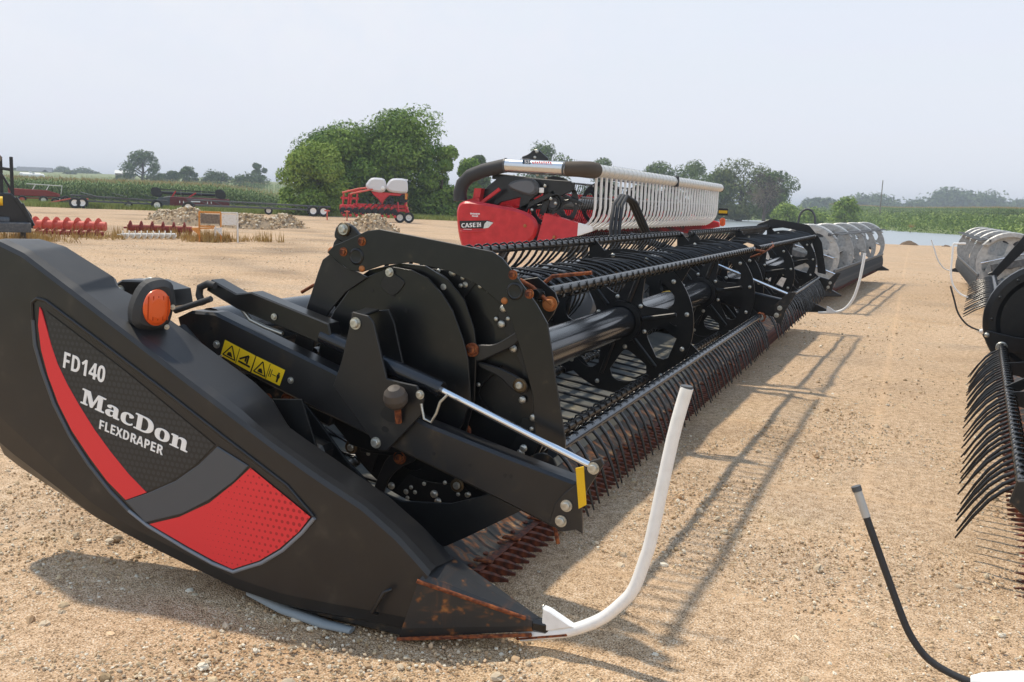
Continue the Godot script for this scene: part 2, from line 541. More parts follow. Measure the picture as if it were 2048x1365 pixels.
var pond := PackedVector2Array([Vector2(-120, -120), Vector2(-70, -97), Vector2(-20, -85), Vector2(0, -84), Vector2(4.6, -91), Vector2(7.4, -120), Vector2(6.5, -150), Vector2(-3, -161), Vector2(-14, -205), Vector2(-27, -262), Vector2(-45, -222), Vector2(-80, -198), Vector2(-130, -190)])
func pond_dist(x: float, z: float) -> float:
	var p := Vector2(x, z)
	var d := 1e9
	for i in pond.size():
		var q := Geometry2D.get_closest_point_to_segment(p, pond[i], pond[(i + 1) % pond.size()])
		d = min(d, q.distance_to(p))
	return -d if Geometry2D.is_point_in_polygon(p, pond) else d
func yard_edge(x: float) -> float:
	var pts := [[-110.0, -38.0], [-70.0, -46.0], [-58.0, -50.0], [-46.0, -57.0], [-34.0, -66.0], [-20.0, -72.0], [-8.0, -75.0], [4.0, -76.0], [12.0, -78.0], [60.0, -80.0]]
	for i in pts.size() - 1:
		if x < pts[i + 1][0]: return lerpf(pts[i][1], pts[i + 1][1], clampf((x - pts[i][0]) / (pts[i + 1][0] - pts[i][0]), 0.0, 1.0))
	return -80.0
func land_h(x: float, z: float) -> float:
	var h := gy(x, z)
	var pd := pond_dist(x, z)
	if z < -70.0:
		h = lerpf(-2.2, h, smoothstep(-8.0, 9.0, pd))
		if x > -30.0 or z < -200.0:
			h += 1.6 * smoothstep(4.0, 26.0, pd) * smoothstep(-95.0, -125.0, z)
	# low hill to the left, far behind the corn
	var left := smoothstep(0.5, 0.8, x / minf(z, -1.0))
	var d := sqrt(x * x + z * z)
	h += left * 9.0 * smoothstep(220.0, 760.0, d)
	return h

func axis(lo: float, hi: float, c: float, near: float, grow: float) -> Array:
	var a: Array = [c]
	var s := near
	var p := c
	while p < hi:
		p += s; s *= grow; a.append(min(p, hi))
	s = near; p = c
	while p > lo:
		p -= s; s *= grow; a.push_front(max(p, lo))
	return a

func make_ground() -> void:
	# green land, one sheet out to the horizon
	var b := MB.new()
	var xs := axis(-2600.0, 2600.0, -5.0, 4.0, 1.075)
	var zs := axis(-3600.0, 60.0, -90.0, 4.0, 1.08)
	var P: Array = []
	for z in zs:
		var row: Array = []
		for x in xs:
			var y := land_h(x, z)
			if x > -100.0 and x < 55.0 and z > yard_edge(x) - 1.0: y -= 0.12
			row.append(Vector3(x, y, z))
		P.append(row)
	for i in zs.size() - 1:
		for j in xs.size() - 1:
			b.quad(P[i][j], P[i + 1][j], P[i + 1][j + 1], P[i][j + 1])
	struct("land", b, M.land)
	# gravel yard
	var f := FastNoiseLite.new()
	f.seed = 4; f.frequency = 0.35; f.fractal_octaves = 4
	var f2 := FastNoiseLite.new()
	f2.seed = 9; f2.frequency = 0.9; f2.fractal_octaves = 5
	var f3 := FastNoiseLite.new()
	f3.seed = 19; f3.frequency = 4.0; f3.fractal_octaves = 4
	var g := MB.new()
	g.use_col = true
	var gx := axis(-100.0, 55.0, 0.0, 0.06, 1.028)
	var rows := 330
	P = []
	var PC: Array = []
	for i in rows + 1:
		var t := float(i) / rows
		var row: Array = []
		var rc: Array = []
		for x in gx:
			var ze := yard_edge(x) + f.get_noise_2d(x * 0.5, 3.0) * 3.0
			var z := 6.0 + (ze - 6.0) * pow(t, 2.1)
			var near := clampf(1.0 - (absf(x) + absf(z)) / 60.0, 0.0, 1.0)
			var y := gy(x, z) + f.get_noise_2d(x, z) * 0.03 * near + f2.get_noise_2d(x, z) * 0.016 * near + f3.get_noise_2d(x, z) * 0.008 * near
			row.append(Vector3(x, y, z))
			var k := 1.0 + f.get_noise_2d(x * 0.6 + 40.0, z * 1.6) * 0.22 - maxf(0.0, f.get_noise_2d(x * 0.22 + z * 0.2, z * 0.55 - x * 0.5)) * 0.7 * smoothstep(-3.0, -12.0, x) + f2.get_noise_2d(x + 7.0, z) * 0.16
			var w := f2.get_noise_2d(x * 0.35 + 90.0, z * 0.35)
			rc.append(Color(k * (1.0 + w * 0.06), k, k * (1.0 - w * 0.10)))
		P.append(row); PC.append(rc)
	var N: Array = []
	for i in rows + 1:
		var rn: Array = []
		for j in gx.size():
			var a: Vector3 = P[min(i + 1, rows)][j] - P[max(i - 1, 0)][j]
			var c: Vector3 = P[i][min(j + 1, gx.size() - 1)] - P[i][max(j - 1, 0)]
			rn.append(c.cross(-a).normalized() * -1.0 if c.cross(-a).y < 0.0 else c.cross(-a).normalized())
		N.append(rn)
	for i in rows:
		for j in gx.size() - 1:
			for q in [[i, j], [i + 1, j], [i + 1, j + 1], [i, j], [i + 1, j + 1], [i, j + 1]]:
				g.cur = PC[q[0]][q[1]]
				g.vert(P[q[0]][q[1]], N[q[0]][q[1]])
	struct("yard", g, M.gravel)
	# pond
	var wm := MB.new()
	wm.quad(Vector3(-140, -1.0, -70), Vector3(40, -1.0, -70), Vector3(40, -1.0, -280), Vector3(-140, -1.0, -280))
	struct("pond_water", wm, M.water)

func stone_mesh(sd: int) -> ArrayMesh:
	var r := RandomNumberGenerator.new()
	r.seed = sd
	var ico: Array = []
	var rad: Array = []
	var rows := 4
	var cols := 6
	for i in rows + 1:
		var ring: Array = []
		var el := PI * (float(i) / rows - 0.5)
		for k in cols:
			var a := TAU * (k + 0.5 * (i % 2)) / cols
			var q := r.randf_range(0.78, 1.12)
			if i == 0 or i == rows: q = 0.9
			ring.append(Vector3(cos(el) * cos(a), sin(el) * 0.66, cos(el) * sin(a)) * q)
		ico.append(ring)
	var b := MB.new()
	for i in rows:
		for k in cols:
			var k2 := (k + 1) % cols
			b.quad(ico[i][k], ico[i][k2], ico[i + 1][k2], ico[i + 1][k])
	# turn outward
	var m := MB.new()
	for t in range(0, b.v.size(), 3):
		var a := b.v[t]; var c := b.v[t + 1]; var d := b.v[t + 2]
		var nn := (c - a).cross(d - a)
		if nn.dot(a + c + d) > 0.0: m.tri(a, c, d)
		else: m.tri(a, d, c)
	return m.mesh()

func make_gravel() -> void:
	rng.seed = 77
	var pal := [hx("cbb592"), hx("bda583"), hx("a8916f"), hx("d8c8ab"), hx("b99c79"), hx("e3dac6"), hx("b5a58d"), hx("d2b592"), hx("c9bca6"), hx("cdbba0")]
	for kind in 3:
		var ms := stone_mesh(100 + kind)
		var xfs: Array = []
		var cols: Array = []
		var cnt: int = [34000, 22000, 2600][kind]
		for i in cnt:
			var x: float; var z: float; var s: float
			if kind == 0:      # fine grit close by
				z = 0.9 - pow(rng.randf(), 1.5) * 7.0
				x = rng.randf_range(-3.2, 3.4)
				s = rng.randf_range(0.0035, 0.010)
			elif kind == 1:    # spread wide
				var d := 2.0 + 34.0 * pow(rng.randf(), 1.7)
				var a := rng.randf_range(-1.05, 0.35)
				x = 1.1 + sin(a) * d
				z = 3.2 - cos(a) * d
				s = rng.randf_range(0.006, 0.012) * (0.7 + d * 0.045)
			else:
				z = 0.9 - pow(rng.randf(), 1.6) * 17.0
				x = rng.randf_range(-5.5, 3.4)
				s = 0.009 + 0.022 * pow(rng.randf(), 3.0)
			if z > 1.2: continue
			var bs := Basis(Vector3(rng.randf_range(-1, 1), rng.randf_range(-1, 1), rng.randf_range(-1, 1)).normalized(), rng.randf() * TAU)
			bs = Basis(Vector3.UP, rng.randf() * TAU) * Basis.from_scale(Vector3(1.0, rng.randf_range(0.6, 1.0), rng.randf_range(0.65, 1.0))) * bs
			xfs.append(Transform3D(bs * s, Vector3(x, gy(x, z) + s * 0.08, z)))
			var c: Color = pal[rng.randi() % pal.size()]
			cols.append(c.srgb_to_linear() * rng.randf_range(0.85, 1.15))
		var nm: String = ["loose_grit", "loose_gravel", "loose_stones"][kind]
		var lb: String = ["fine tan grit lying on the yard in the foreground", "loose pale gravel scattered across the whole yard", "larger pale stones strewn over the yard gravel"][kind]
		stuff(self, nm, lb, "gravel", ms, M.stone, xfs, cols)

# ---- foliage
func leaf_clump(sd: int, cnt: int, leaf: float) -> ArrayMesh:
	var r := RandomNumberGenerator.new()
	r.seed = sd
	var b := MB.new()
	for i in cnt:
		var d := Vector3(r.randfn(), r.randfn(), r.randfn()).normalized() * pow(r.randf(), 0.5)
		var bs := Basis(Vector3(r.randfn(), r.randfn(), r.randfn()).normalized(), r.randf() * TAU)
		var l := leaf * r.randf_range(0.7, 1.3)
		var p := bs * Vector3(0, l, 0); var q := bs * Vector3(l * 0.42, 0, l * 0.12)
		b.tri(d + p, d - q, d - p)
		b.tri(d + p, d - p, d + q)
	return b.mesh()

func tree(called: String, label: String, pos: Vector3, h: float, w: float, cnt: int, sd: int, c1: Color, c2: Color, group := "", low := 0.12, lobes := 22, clump := 0.55, open := 0.0) -> Node3D:
	var r := RandomNumberGenerator.new()
	r.seed = sd
	var t := thing(called, label, "tree", at(pos), group)
	var b := MB.new()
	var lean := r.randf_range(-0.04, 0.04) * h
	b.tube([V(0, -0.3, 0), V(0, h * 0.14, 0), V(lean, h * 0.4, 0), V(lean * 1.6, h * 0.72, lean)], [w * 0.045, w * 0.034, w * 0.024, w * 0.008], 7)
	var L: Array = []
	for i in lobes:
		var yy := lerpf(low, 0.9, pow(r.randf(), 1.15 if low < 0.05 else 0.8))
		var prof := sin(PI * clampf(lerpf(0.22, 0.97, (yy - low) / (0.98 - low)), 0.0, 1.0))
		var a := r.randf() * TAU
		var rr := w * 0.5 * pow(prof, 0.7) * sqrt(r.randf()) * 0.78
		var s := w * r.randf_range(0.12, 0.22) * (1.0 - open * 0.35)
		L.append([Vector3(cos(a) * rr, yy * h, sin(a) * rr), s, r.randf_range(-0.16, 0.16)])
	L.append([Vector3(0, h * 0.86, 0), w * 0.15, 0.0])
	for i in min(9, L.size()):
		var p: Vector3 = L[i][0]
		var s0 := V(lean, clampf(p.y - h * 0.25, h * 0.1, h * 0.6), 0)
		b.tube([s0, s0.lerp(p, 0.5) + V(0, h * 0.02, 0), p], [w * 0.016, w * 0.011, w * 0.004], 5)
	bpart(t, "trunk", b, M.bark)
	var lf := MB.new()
	lf.use_col = true
	for i in cnt:
		var q: Array = L[r.randi() % L.size()]
		var d := Vector3(r.randfn(), r.randfn() * 0.85 + 0.15, r.randfn()).normalized() * pow(r.randf(), 0.30)
		var p: Vector3 = q[0] + d * q[1] * Vector3(1.08, 0.92, 1.08)
		if p.y < 0.15: p.y = 0.15 + r.randf() * 0.4
		# a twig of leaves that mostly face up and outwards
		lf.cur = c1.lerp(c2, clampf(0.5 + q[2] * 1.6 + r.randf_range(-0.35, 0.35), 0.0, 1.0))
		var nrm := (d + Vector3(0, 0.5, 0) + Vector3(r.randfn(), r.randfn(), r.randfn()) * 0.55).normalized()
		var ax := nrm.cross(Vector3(r.randfn(), r.randfn(), r.randfn())).normalized()
		var bx_ := nrm.cross(ax)
		var l := clump * r.randf_range(0.65, 1.3)
		var w2 := l * 0.42
		lf.tri(p - ax * l, p + bx_ * w2, p + ax * l)
		lf.tri(p - ax * l, p + ax * l * 0.9 - nrm * l * 0.2, p - bx_ * w2 - nrm * l * 0.25)
	bpart(t, "crown", lf, M.leaf)
	return t

func make_trees() -> void:
	for i in 3: SH["clump%d" % i] = leaf_clump(500 + i, 16, 0.26)
	var g1 := Color(0.075, 0.155, 0.025); var g2 := Color(0.24, 0.34, 0.07)
	var y1 := Color(0.12, 0.205, 0.03); var y2 := Color(0.32, 0.41, 0.085)
	# wood behind the red planter
	var gr := "leafy trees behind the red planter"
	tree("broad_tree", "tallest broad leafy tree directly behind the red planter", Vector3(-41.3, -0.37, -71.7), 9.49, 11.40, 40000, 1, g1, g2, gr, 0.05, 40, 0.17)
	tree("broad_tree", "wide dark tree left of the tallest tree, behind the round bush", Vector3(-44.8, -0.14, -67.2), 7.47, 8.99, 26000, 2, g1, g2, gr, 0.05, 32, 0.17)
	tree("broad_tree", "dark tree at the right end of the wood beside the red header", Vector3(-36.5, -0.18, -70.9), 6.57, 4.60, 12000, 3, g1, g2, gr, 0.04, 24, 0.17)
	tree("young_tree", "lower tree between the dark wood and the black pipe elbow", Vector3(-39.6, -0.35, -82.7), 6.23, 3.75, 6500, 4, g1, g2, gr, 0.03, 26, 0.19)
	tree("round_bush", "round yellow green bush in front of the dark trees", Vector3(-42.3, 0.11, -60.5), 5.22, 5.79, 22000, 5, y1, y2, "", 0.03, 34, 0.14)
	tree("round_bush", "small light bush at the left foot of the round bush", Vector3(-46.0, 0.30, -61.5), 1.76, 2.25, 4000, 6, y1, y2, "", 0.02, 12, 0.14)
	# across the fields on the left
	var fl := "hazy trees beyond the left cornfield"
	var f1 := Color(0.06, 0.105, 0.04); var f2 := Color(0.13, 0.18, 0.06)
	var far := [[Vector3(-206.5, 3.36, -213.5), 8.87, 13.55, "big open crowned tree standing alone beyond the corn", 0.5], [Vector3(-207.2, 2.70, -226.5), 4.34, 5.20, "small round tree just right of the open crowned tree", 0.2], [Vector3(-197.6, 2.23, -221.7), 6.26, 6.68, "tall narrow topped tree in the gap beyond the corn", 0.3], [Vector3(-197.6, 2.27, -234.9), 4.71, 10.59, "low broad tree clump at the far edge of the corn", 0.0], [Vector3(-183.7, 2.61, -233.2), 3.86, 11.47, "wide low tree nearest the round bush beyond the corn", 0.0], [Vector3(-200.0, 3.13, -258.5), 8.16, 6.47, "thin spiky tree rising out of the low trees beyond the corn", 0.6], [Vector3(-232.0, 3.43, -230.5), 1.88, 4.13, "tiny bush left of the open crowned tree", 0.0], [Vector3(-216.4, 2.61, -231.6), 3.39, 6.10, "small dark tree against the open crowned tree's right side", 0.0]]
	var sd := 20
	for q in far:
		tree("field_tree", q[3], q[0], q[1], q[2], 2600, sd, f1, f2, fl, 0.1, 18, 0.42, q[4])
		sd += 1
	# behind the red combine header and across the pond
	var pg := "trees across the pond"
	var mid := [[Vector3(-66.7, -0.33, -174.4), 13.30, 13.51, "hazy rounded tree directly behind the silver pipe", 0.1, 0], [Vector3(-62.2, -0.67, -132.9), 9.60, 5.53, "slim hazy tree beside the black pipe elbow", 0.3, 0], [Vector3(-61.7, -0.09, -197.3), 11.99, 11.10, "small hazy tree behind the white air tubes", 0.1, 0], [Vector3(-52.3, -1.37, -205.2), 12.44, 13.73, "tree half hidden behind the upright reel tines", 0.1, 0], [Vector3(-43.8, -1.05, -207.2), 13.11, 14.40, "dense tree rising at the far end of the air tube bar", 0.0, 0], [Vector3(-34.8, -0.73, -214.0), 13.61, 15.48, "tallest light green tree on the far shore of the pond", 0.1, 1], [Vector3(-26.6, -0.37, -207.1), 10.50, 10.64, "grey green tree at the right end of the far shore", 0.0, 0], [Vector3(-40.9, -0.98, -218.0), 10.74, 13.32, "dark lower tree between the two tall far shore trees", 0.0, 0]]
	for q in mid:
		var a := Color(0.075, 0.12, 0.036); var c := Color(0.16, 0.215, 0.065)
		if q[5] == 1: a = Color(0.10, 0.13, 0.04); c = Color(0.19, 0.22, 0.075)
		tree("shore_tree", q[3], q[0], q[1], q[2], 7500, sd, a, c, pg, 0.04, 26, 0.33, q[4])
		sd += 1
	# half-dead tree: bare twigs and few leaves
	var dt := tree("half_dead_tree", "grey brown half bare tree in front of the far shore trees", Vector3(-27.3, -0.36, -198.9), 9.93, 9.11, 900, sd, Color(0.07, 0.06, 0.045), Color(0.12, 0.10, 0.075), "", 0.25, 20, 0.3, 0.8)
	var tw := MB.new()
	var r := RandomNumberGenerator.new()
	r.seed = 5
	for i in 420:
		var d := Vector3(r.randfn(), r.randfn() * 0.8 + 0.2, r.randfn()).normalized()
		var p := V(0, 4.8, 0) + d * Vector3(3.4, 3.6, 3.4) * r.randf_range(0.15, 0.75)
		var e := p + (d + Vector3(r.randfn(), r.randfn(), r.randfn()) * 0.4).normalized() * r.randf_range(0.9, 1.9)
		tw.tube([p, p.lerp(e, 0.5) + V(0, 0.1, 0), e], [0.035, 0.025, 0.012], 3, false)
	bpart(dt, "twigs", tw, mk(hx("8c7d6d"), 0.95))
	# far tree lines on the right
	var fr := "distant tree lines on the right horizon"
	for q in [[Vector3(-52.4, 1.75, -614.6), 6.69, 24.01, "distant low trees above the grey reel hoops"], [Vector3(-25.2, 3.01, -696.4), 7.42, 43.35, "distant tree line left of the utility pole"], [Vector3(2.2, 4.06, -716.9), 6.83, 16.47, "small distant tree right of the utility pole"], [Vector3(23.3, 3.88, -756.6), 13.17, 44.00, "left half of the large distant wood on the right horizon"], [Vector3(44.4, 4.30, -755.7), 12.65, 44.59, "right half of the large distant wood on the right horizon"], [Vector3(74.9, 4.76, -813.6), 8.21, 34.26, "distant trees cut off by the right edge"], [Vector3(-13.3, 3.57, -736.8), 3.54, 25.17, "very low distant hedge behind the utility pole"]]:
		tree("distant_wood", q[3], q[0], q[1], q[2], 3200, sd, f1, f2, fr, 0.02, 40, 1.7)
		sd += 1
	for q in [[Vector3(-411.4, 5.29, -375.7), 3.65, 9.10, "distant bush on the hill right of the barn"], [Vector3(-465.6, 7.29, -434.9), 3.59, 18.48, "distant tree row on the hill"], [Vector3(-498.0, 6.97, -413.3), 3.54, 7.73, "distant tree left of the barn roof"], [Vector3(-517.4, 8.62, -467.1), 3.89, 16.30, "pale distant tree behind the barn's right end"], [Vector3(-496.9, 8.05, -474.5), 2.59, 9.52, "farthest small tree on the hill slope"]]:
		tree("hill_tree", q[3], q[0], q[1], q[2], 1200, sd, f1, f2, "distant trees on the left hill", 0.05, 14, 0.8)
		sd += 1
	# shrubs on the bank
	for q in [[Vector3(-9.4, -0.02, -166.6), 3.97, 5.50, "feathery shrub standing above the grey reel hoops"], [Vector3(-19.8, -0.67, -173.7), 3.36, 6.05, "round light shrub on the bank left of the feathery shrub"], [Vector3(-15.5, -0.47, -171.1), 2.42, 5.79, "low shrub between the round and the feathery shrub"]]:
		tree("bank_shrub", q[3], q[0], q[1], q[2], 3200, sd, y1, y2, "shrubs on the pond bank", 0.02, 26, 0.26)
		sd += 1

func make_fields() -> void:
	# maize plant
	var b := MB.new()
	b.use_col = true
	var r := RandomNumberGenerator.new()
	r.seed = 3
	b.cur = Color(0.16, 0.22, 0.06)
	b.tube([V(0, 0, 0), V(0, 1.2, 0), V(0.02, 2.2, 0)], [0.03, 0.025, 0.012], 4, false)
	for i in 11:
		b.cur = Color(0.10, 0.19, 0.04).lerp(Color(0.22, 0.30, 0.08), r.randf())
		var a := r.randf() * TAU
		var y := 0.35 + i * 0.165
		var d := Vector3(cos(a), 0, sin(a))
		var s := Vector3(-sin(a), 0, cos(a)) * 0.05
		var p0 := V(0, y, 0); var p1 := p0 + d * 0.32 + V(0, 0.26, 0); var p2 := p0 + d * 0.62 + V(0, 0.06, 0)
		b.quad(p0 - s * 0.6, p0 + s * 0.6, p1 + s, p1 - s)
		b.tri(p1 - s, p1 + s, p2)
	b.cur = Color(0.5, 0.38, 0.18)
	for i in 6:
		var a := r.randf() * TAU
		var e := V(cos(a) * 0.15, 2.5 + r.randf() * 0.1, sin(a) * 0.15)
		b.tri(V(-0.02, 2.15, 0), V(0.02, 2.15, 0), e)
		b.tri(V(0, 2.15, -0.02), V(0, 2.15, 0.02), e + V(0.03, -0.05, 0))
	var maize := b.mesh()
	var mm := mk(Color(1, 1, 1), 0.7)
	mm.vertex_color_use_as_albedo = true
	mm.cull_mode = BaseMaterial3D.CULL_DISABLED
	mm.backlight_enabled = true
	mm.backlight = Color(0.12, 0.15, 0.03)
	rng.seed = 8
	var xfs: Array = []
	var p0 := Vector2(-108, -66); var p1 := Vector2(-62, -104)     # front row of the left field
	var dir := (p1 - p0).normalized()
	var back := Vector2(-0.64, -0.77)
	for row in 44:
		var off := row * 0.75 + (0.0 if row < 24 else pow(row - 24, 1.7) * 1.1)
		var len := p0.distance_to(p1) + 80.0 + off * 0.5
		var step := 0.24 if row < 10 else 0.5
		for i in int(len / step):
			if row > 10 and rng.randf() < 0.3: continue
			var q := p0 - dir * 45.0 + dir * (i * step + rng.randf() * 0.12) + back * off
			var s := rng.randf_range(0.9, 1.1)
			xfs.append(Transform3D(Basis(Vector3.UP, rng.randf() * TAU) * s, Vector3(q.x, land_h(q.x, q.y), q.y)))
	stuff(self, "maize_field", "tall green maize crop with tan tassels beyond the trailers on the left", "crop", maize, mm, xfs)
	xfs = []
	for i in 16000:
		var z := -195.0 - pow(rng.randf(), 1.4) * 120.0
		var x := rng.randf_range(-22.0, 75.0)
		if pond_dist(x, z) < 26.0: continue
		xfs.append(Transform3D(Basis(Vector3.UP, rng.randf() * TAU) * 1.15, Vector3(x, land_h(x, z), z)))
	stuff(self, "maize_field", "far strip of tasselled maize behind the weedy pond bank", "crop", maize, mm, xfs)
	# weeds on the bank
	xfs = []
	var cols: Array = []
	for i in 15000:
		var x := rng.randf_range(-60.0, 60.0)
		var z := rng.randf_range(-105.0, -300.0)
		var pd := pond_dist(x, z)
		if pd < 0.6 or pd > 34.0: continue
		if x < -34.0 and z > -185.0: continue
		var s := rng.randf_range(0.5, 1.1) * (0.5 + 0.5 * smoothstep(0.5, 6.0, pd))
		xfs.append(Transform3D(Basis(Vector3(rng.randfn(), rng.randfn(), rng.randfn()).normalized(), rng.randf() * TAU) * Basis.from_scale(Vector3(1.2, 0.9, 1.2)) * s, Vector3(x, land_h(x, z) + s * rng.randf_range(0.2, 0.9), z)))
		cols.append(Color(0.11, 0.18, 0.035).lerp(Color(0.25, 0.32, 0.08), rng.randf()))
	stuff(self, "bank_weeds", "rank green weeds covering the bank of the pond", "weeds", SH["clump0"], M.leaf, xfs, cols)
	# grass strip and undergrowth on the yard's left and back edge
	xfs = []
	cols = []
	var tuft := MB.new()
	for i in 14:
		var a := r.randf() * TAU
		var p := V(r.randfn() * 0.16, 0, r.randfn() * 0.16)
		var e := p + V(cos(a) * 0.14, r.randf_range(0.18, 0.34), sin(a) * 0.14)
		var s := V(-sin(a), 0, cos(a)) * 0.018
		tuft.tri(p - s, p + s, e)
	var tm := tuft.mesh()
	for i in 26000:
		var x := rng.randf_range(-98.0, -18.0)
		var z := yard_edge(x) - pow(rng.randf(), 1.5) * 26.0 + 0.8
		xfs.append(Transform3D(Basis(Vector3.UP, rng.randf() * TAU) * rng.randf_range(0.7, 1.5), Vector3(x, land_h(x, z) - 0.02, z)))
		cols.append(Color(0.19, 0.24, 0.05).lerp(Color(0.34, 0.35, 0.11), rng.randf()))
	stuff(self, "grass_strip", "mown grass strip along the left edge of the yard", "grass", tm, M.leaf, xfs, cols)
	xfs = []
	for q in [[-23.4, -18.6, 2.6, 34], [-22.6, -20.9, 1.0, 22], [-22.0, -22.5, 1.4, 30], [-19.7, -21.7, 0.8, 60], [-19.4, -23.4, 0.9, 14], [-20.0, -14.3, 1.2, 30], [-22.2, -16.6, 1.2, 40]]:
		for i in q[3]:
			var x: float = q[0] + rng.randfn() * q[2] * 0.45
			var z: float = q[1] + rng.randfn() * q[2] * 0.45
			xfs.append(Transform3D(Basis(Vector3.UP, rng.randf() * TAU) * Basis.from_scale(Vector3(0.8, rng.randf_range(0.4, 1.5), 0.8)), Vector3(x, -0.01, z)))
	stuff(self, "dry_weeds", "dead tan weeds growing round the augers and the small stand", "weeds", tm, M.drygrass, xfs)

# ---------------------------------------------------------------- shared header pieces
func make_shared() -> void:
	var b := MB.new()      # hexagon bolt head with washer, axis +z
	b.lathe(Transform3D(Basis(Vector3.RIGHT, PI / 2), Vector3.ZERO), [Vector2(0, 0.0), Vector2(0.0185, 0.0), Vector2(0.0185, 0.003), Vector2(0.0, 0.003)], 16)
	b.lathe(Transform3D(Basis(Vector3.RIGHT, PI / 2), Vector3.ZERO), [Vector2(0.0135, 0.003), Vector2(0.0135, 0.0115), Vector2(0.0115, 0.0135), Vector2(0.0, 0.0135)], 6)
	SH.bolt = b.mesh()
	b = MB.new()           # round-headed bolt
	b.lathe(Transform3D(Basis(Vector3.RIGHT, PI / 2), Vector3.ZERO), [Vector2(0.0, 0.0), Vector2(0.016, 0.0), Vector2(0.0155, 0.004), Vector2(0.0125, 0.009), Vector2(0.007, 0.0115), Vector2(0.0, 0.012)], 10)
	SH.dome = b.mesh()
	b = MB.new()           # pivot: ring and pin
	b.lathe(Transform3D(Basis(Vector3.RIGHT, PI / 2), Vector3.ZERO), [Vector2(0.0, 0.0), Vector2(0.030, 0.0), Vector2(0.030, 0.008), Vector2(0.026, 0.012), Vector2(0.024, 0.007), Vector2(0.0, 0.007)], 18)
	SH.bush = b.mesh()
	b = MB.new()
	b.lathe(Transform3D(Basis(Vector3.RIGHT, PI / 2), V(0, 0, 0.006)), [Vector2(0.016, 0.0), Vector2(0.016, 0.008), Vector2(0.012, 0.011), Vector2(0.0, 0.011)], 14)
	SH.pin = b.mesh()
	# reel finger: eye round the bar and a bent tapering finger hanging along -y
	b = MB.new()
	var ring: Array = []
	for i in 9:
		var a := TAU * 1.1 * i / 8.0 - 0.3
		ring.append(V(cos(a) * 0.0235 - 0.007, sin(a) * 0.0235 + 0.006, -0.014 + 0.0034 * i))
	b.tube(ring, 0.0058, 5)
	b.tube([V(0.006, -0.018, 0.012), V(0.020, -0.06, 0.014), V(0.027, -0.12, 0.014), V(0.021, -0.20, 0.014), V(0.005, -0.30, 0.014)], [0.0105, 0.011, 0.0105, 0.009, 0.005], 6, true, 0.7)
	SH.finger = b.mesh()
	b = MB.new()
	b.tube([V(0.0, -0.02, 0.0), V(0.012, -0.10, 0.0), V(0.008, -0.19, 0.0), V(-0.004, -0.27, 0.0)], [0.008, 0.008, 0.0065, 0.004], 4, true)
	SH.finger_plain = b.mesh()
	# knife guard pointing +x
	b = MB.new()
	b.loft([[V(-0.05, 0.012, -0.02), V(-0.05, 0.012, 0.02), V(-0.05, -0.012, 0.02), V(-0.05, -0.012, -0.02)],
		[V(0.0, 0.020, -0.018), V(0.0, 0.020, 0.018), V(0.0, -0.014, 0.018), V(0.0, -0.014, -0.018)],
		[V(0.06, 0.017, -0.012), V(0.06, 0.017, 0.012), V(0.06, -0.014, 0.012), V(0.06, -0.014, -0.012)],
		[V(0.125, 0.004, -0.003), V(0.125, 0.004, 0.003), V(0.125, -0.006, 0.003), V(0.125, -0.006, -0.003)]], true, false)
	b.fan([V(0.125, 0.004, -0.003), V(0.125, 0.004, 0.003), V(0.125, -0.006, 0.003), V(0.125, -0.006, -0.003)])
	SH.guard = b.mesh()
	# reel wheel with six windows, ribs and rolled rim
	b = MB.new()
	b.wheel(0.10, 0.51, 0.012, 6, 0.20, 0.425, 0.72, 0.2)
	for i in 6:
		var a := TAU * i / 6.0 + 0.2
		var d := V(cos(a), sin(a), 0)
		b.beam(d * 0.15 + V(0, 0, 0.016), d * 0.40 + V(0, 0, 0.016), 0.03, 0.02, 0.006, V(0, 0, 1))
	b.lathe(Transform3D(Basis(Vector3.RIGHT, PI / 2), V(0, 0, -0.04)), [Vector2(0.118, 0.0), Vector2(0.15, 0.0), Vector2(0.15, 0.09), Vector2(0.118, 0.09)], 24)
	SH.wheel = b.mesh()
	# grey reel disc with five windows
	b = MB.new()
	b.wheel(0.08, 0.60, 0.03, 5, 0.20, 0.50, 0.80, 0.3)
	SH.disc = b.mesh()

func bolt(parent: Node, p: Vector3, s := 1.0, mesh := "bolt", mat := "zinc", called := "bolt") -> MeshInstance3D:
	return part(parent, called, SH[mesh], M[mat], Transform3D(Basis().scaled(Vector3.ONE * s), p))

func dir_basis(d: Vector2) -> Basis:   # local -y along d in the xy plane
	var y := Vector3(-d.x, -d.y, 0).normalized()
	var x := y.cross(V(0, 0, 1))
	return Basis(x, y, V(0, 0, 1))

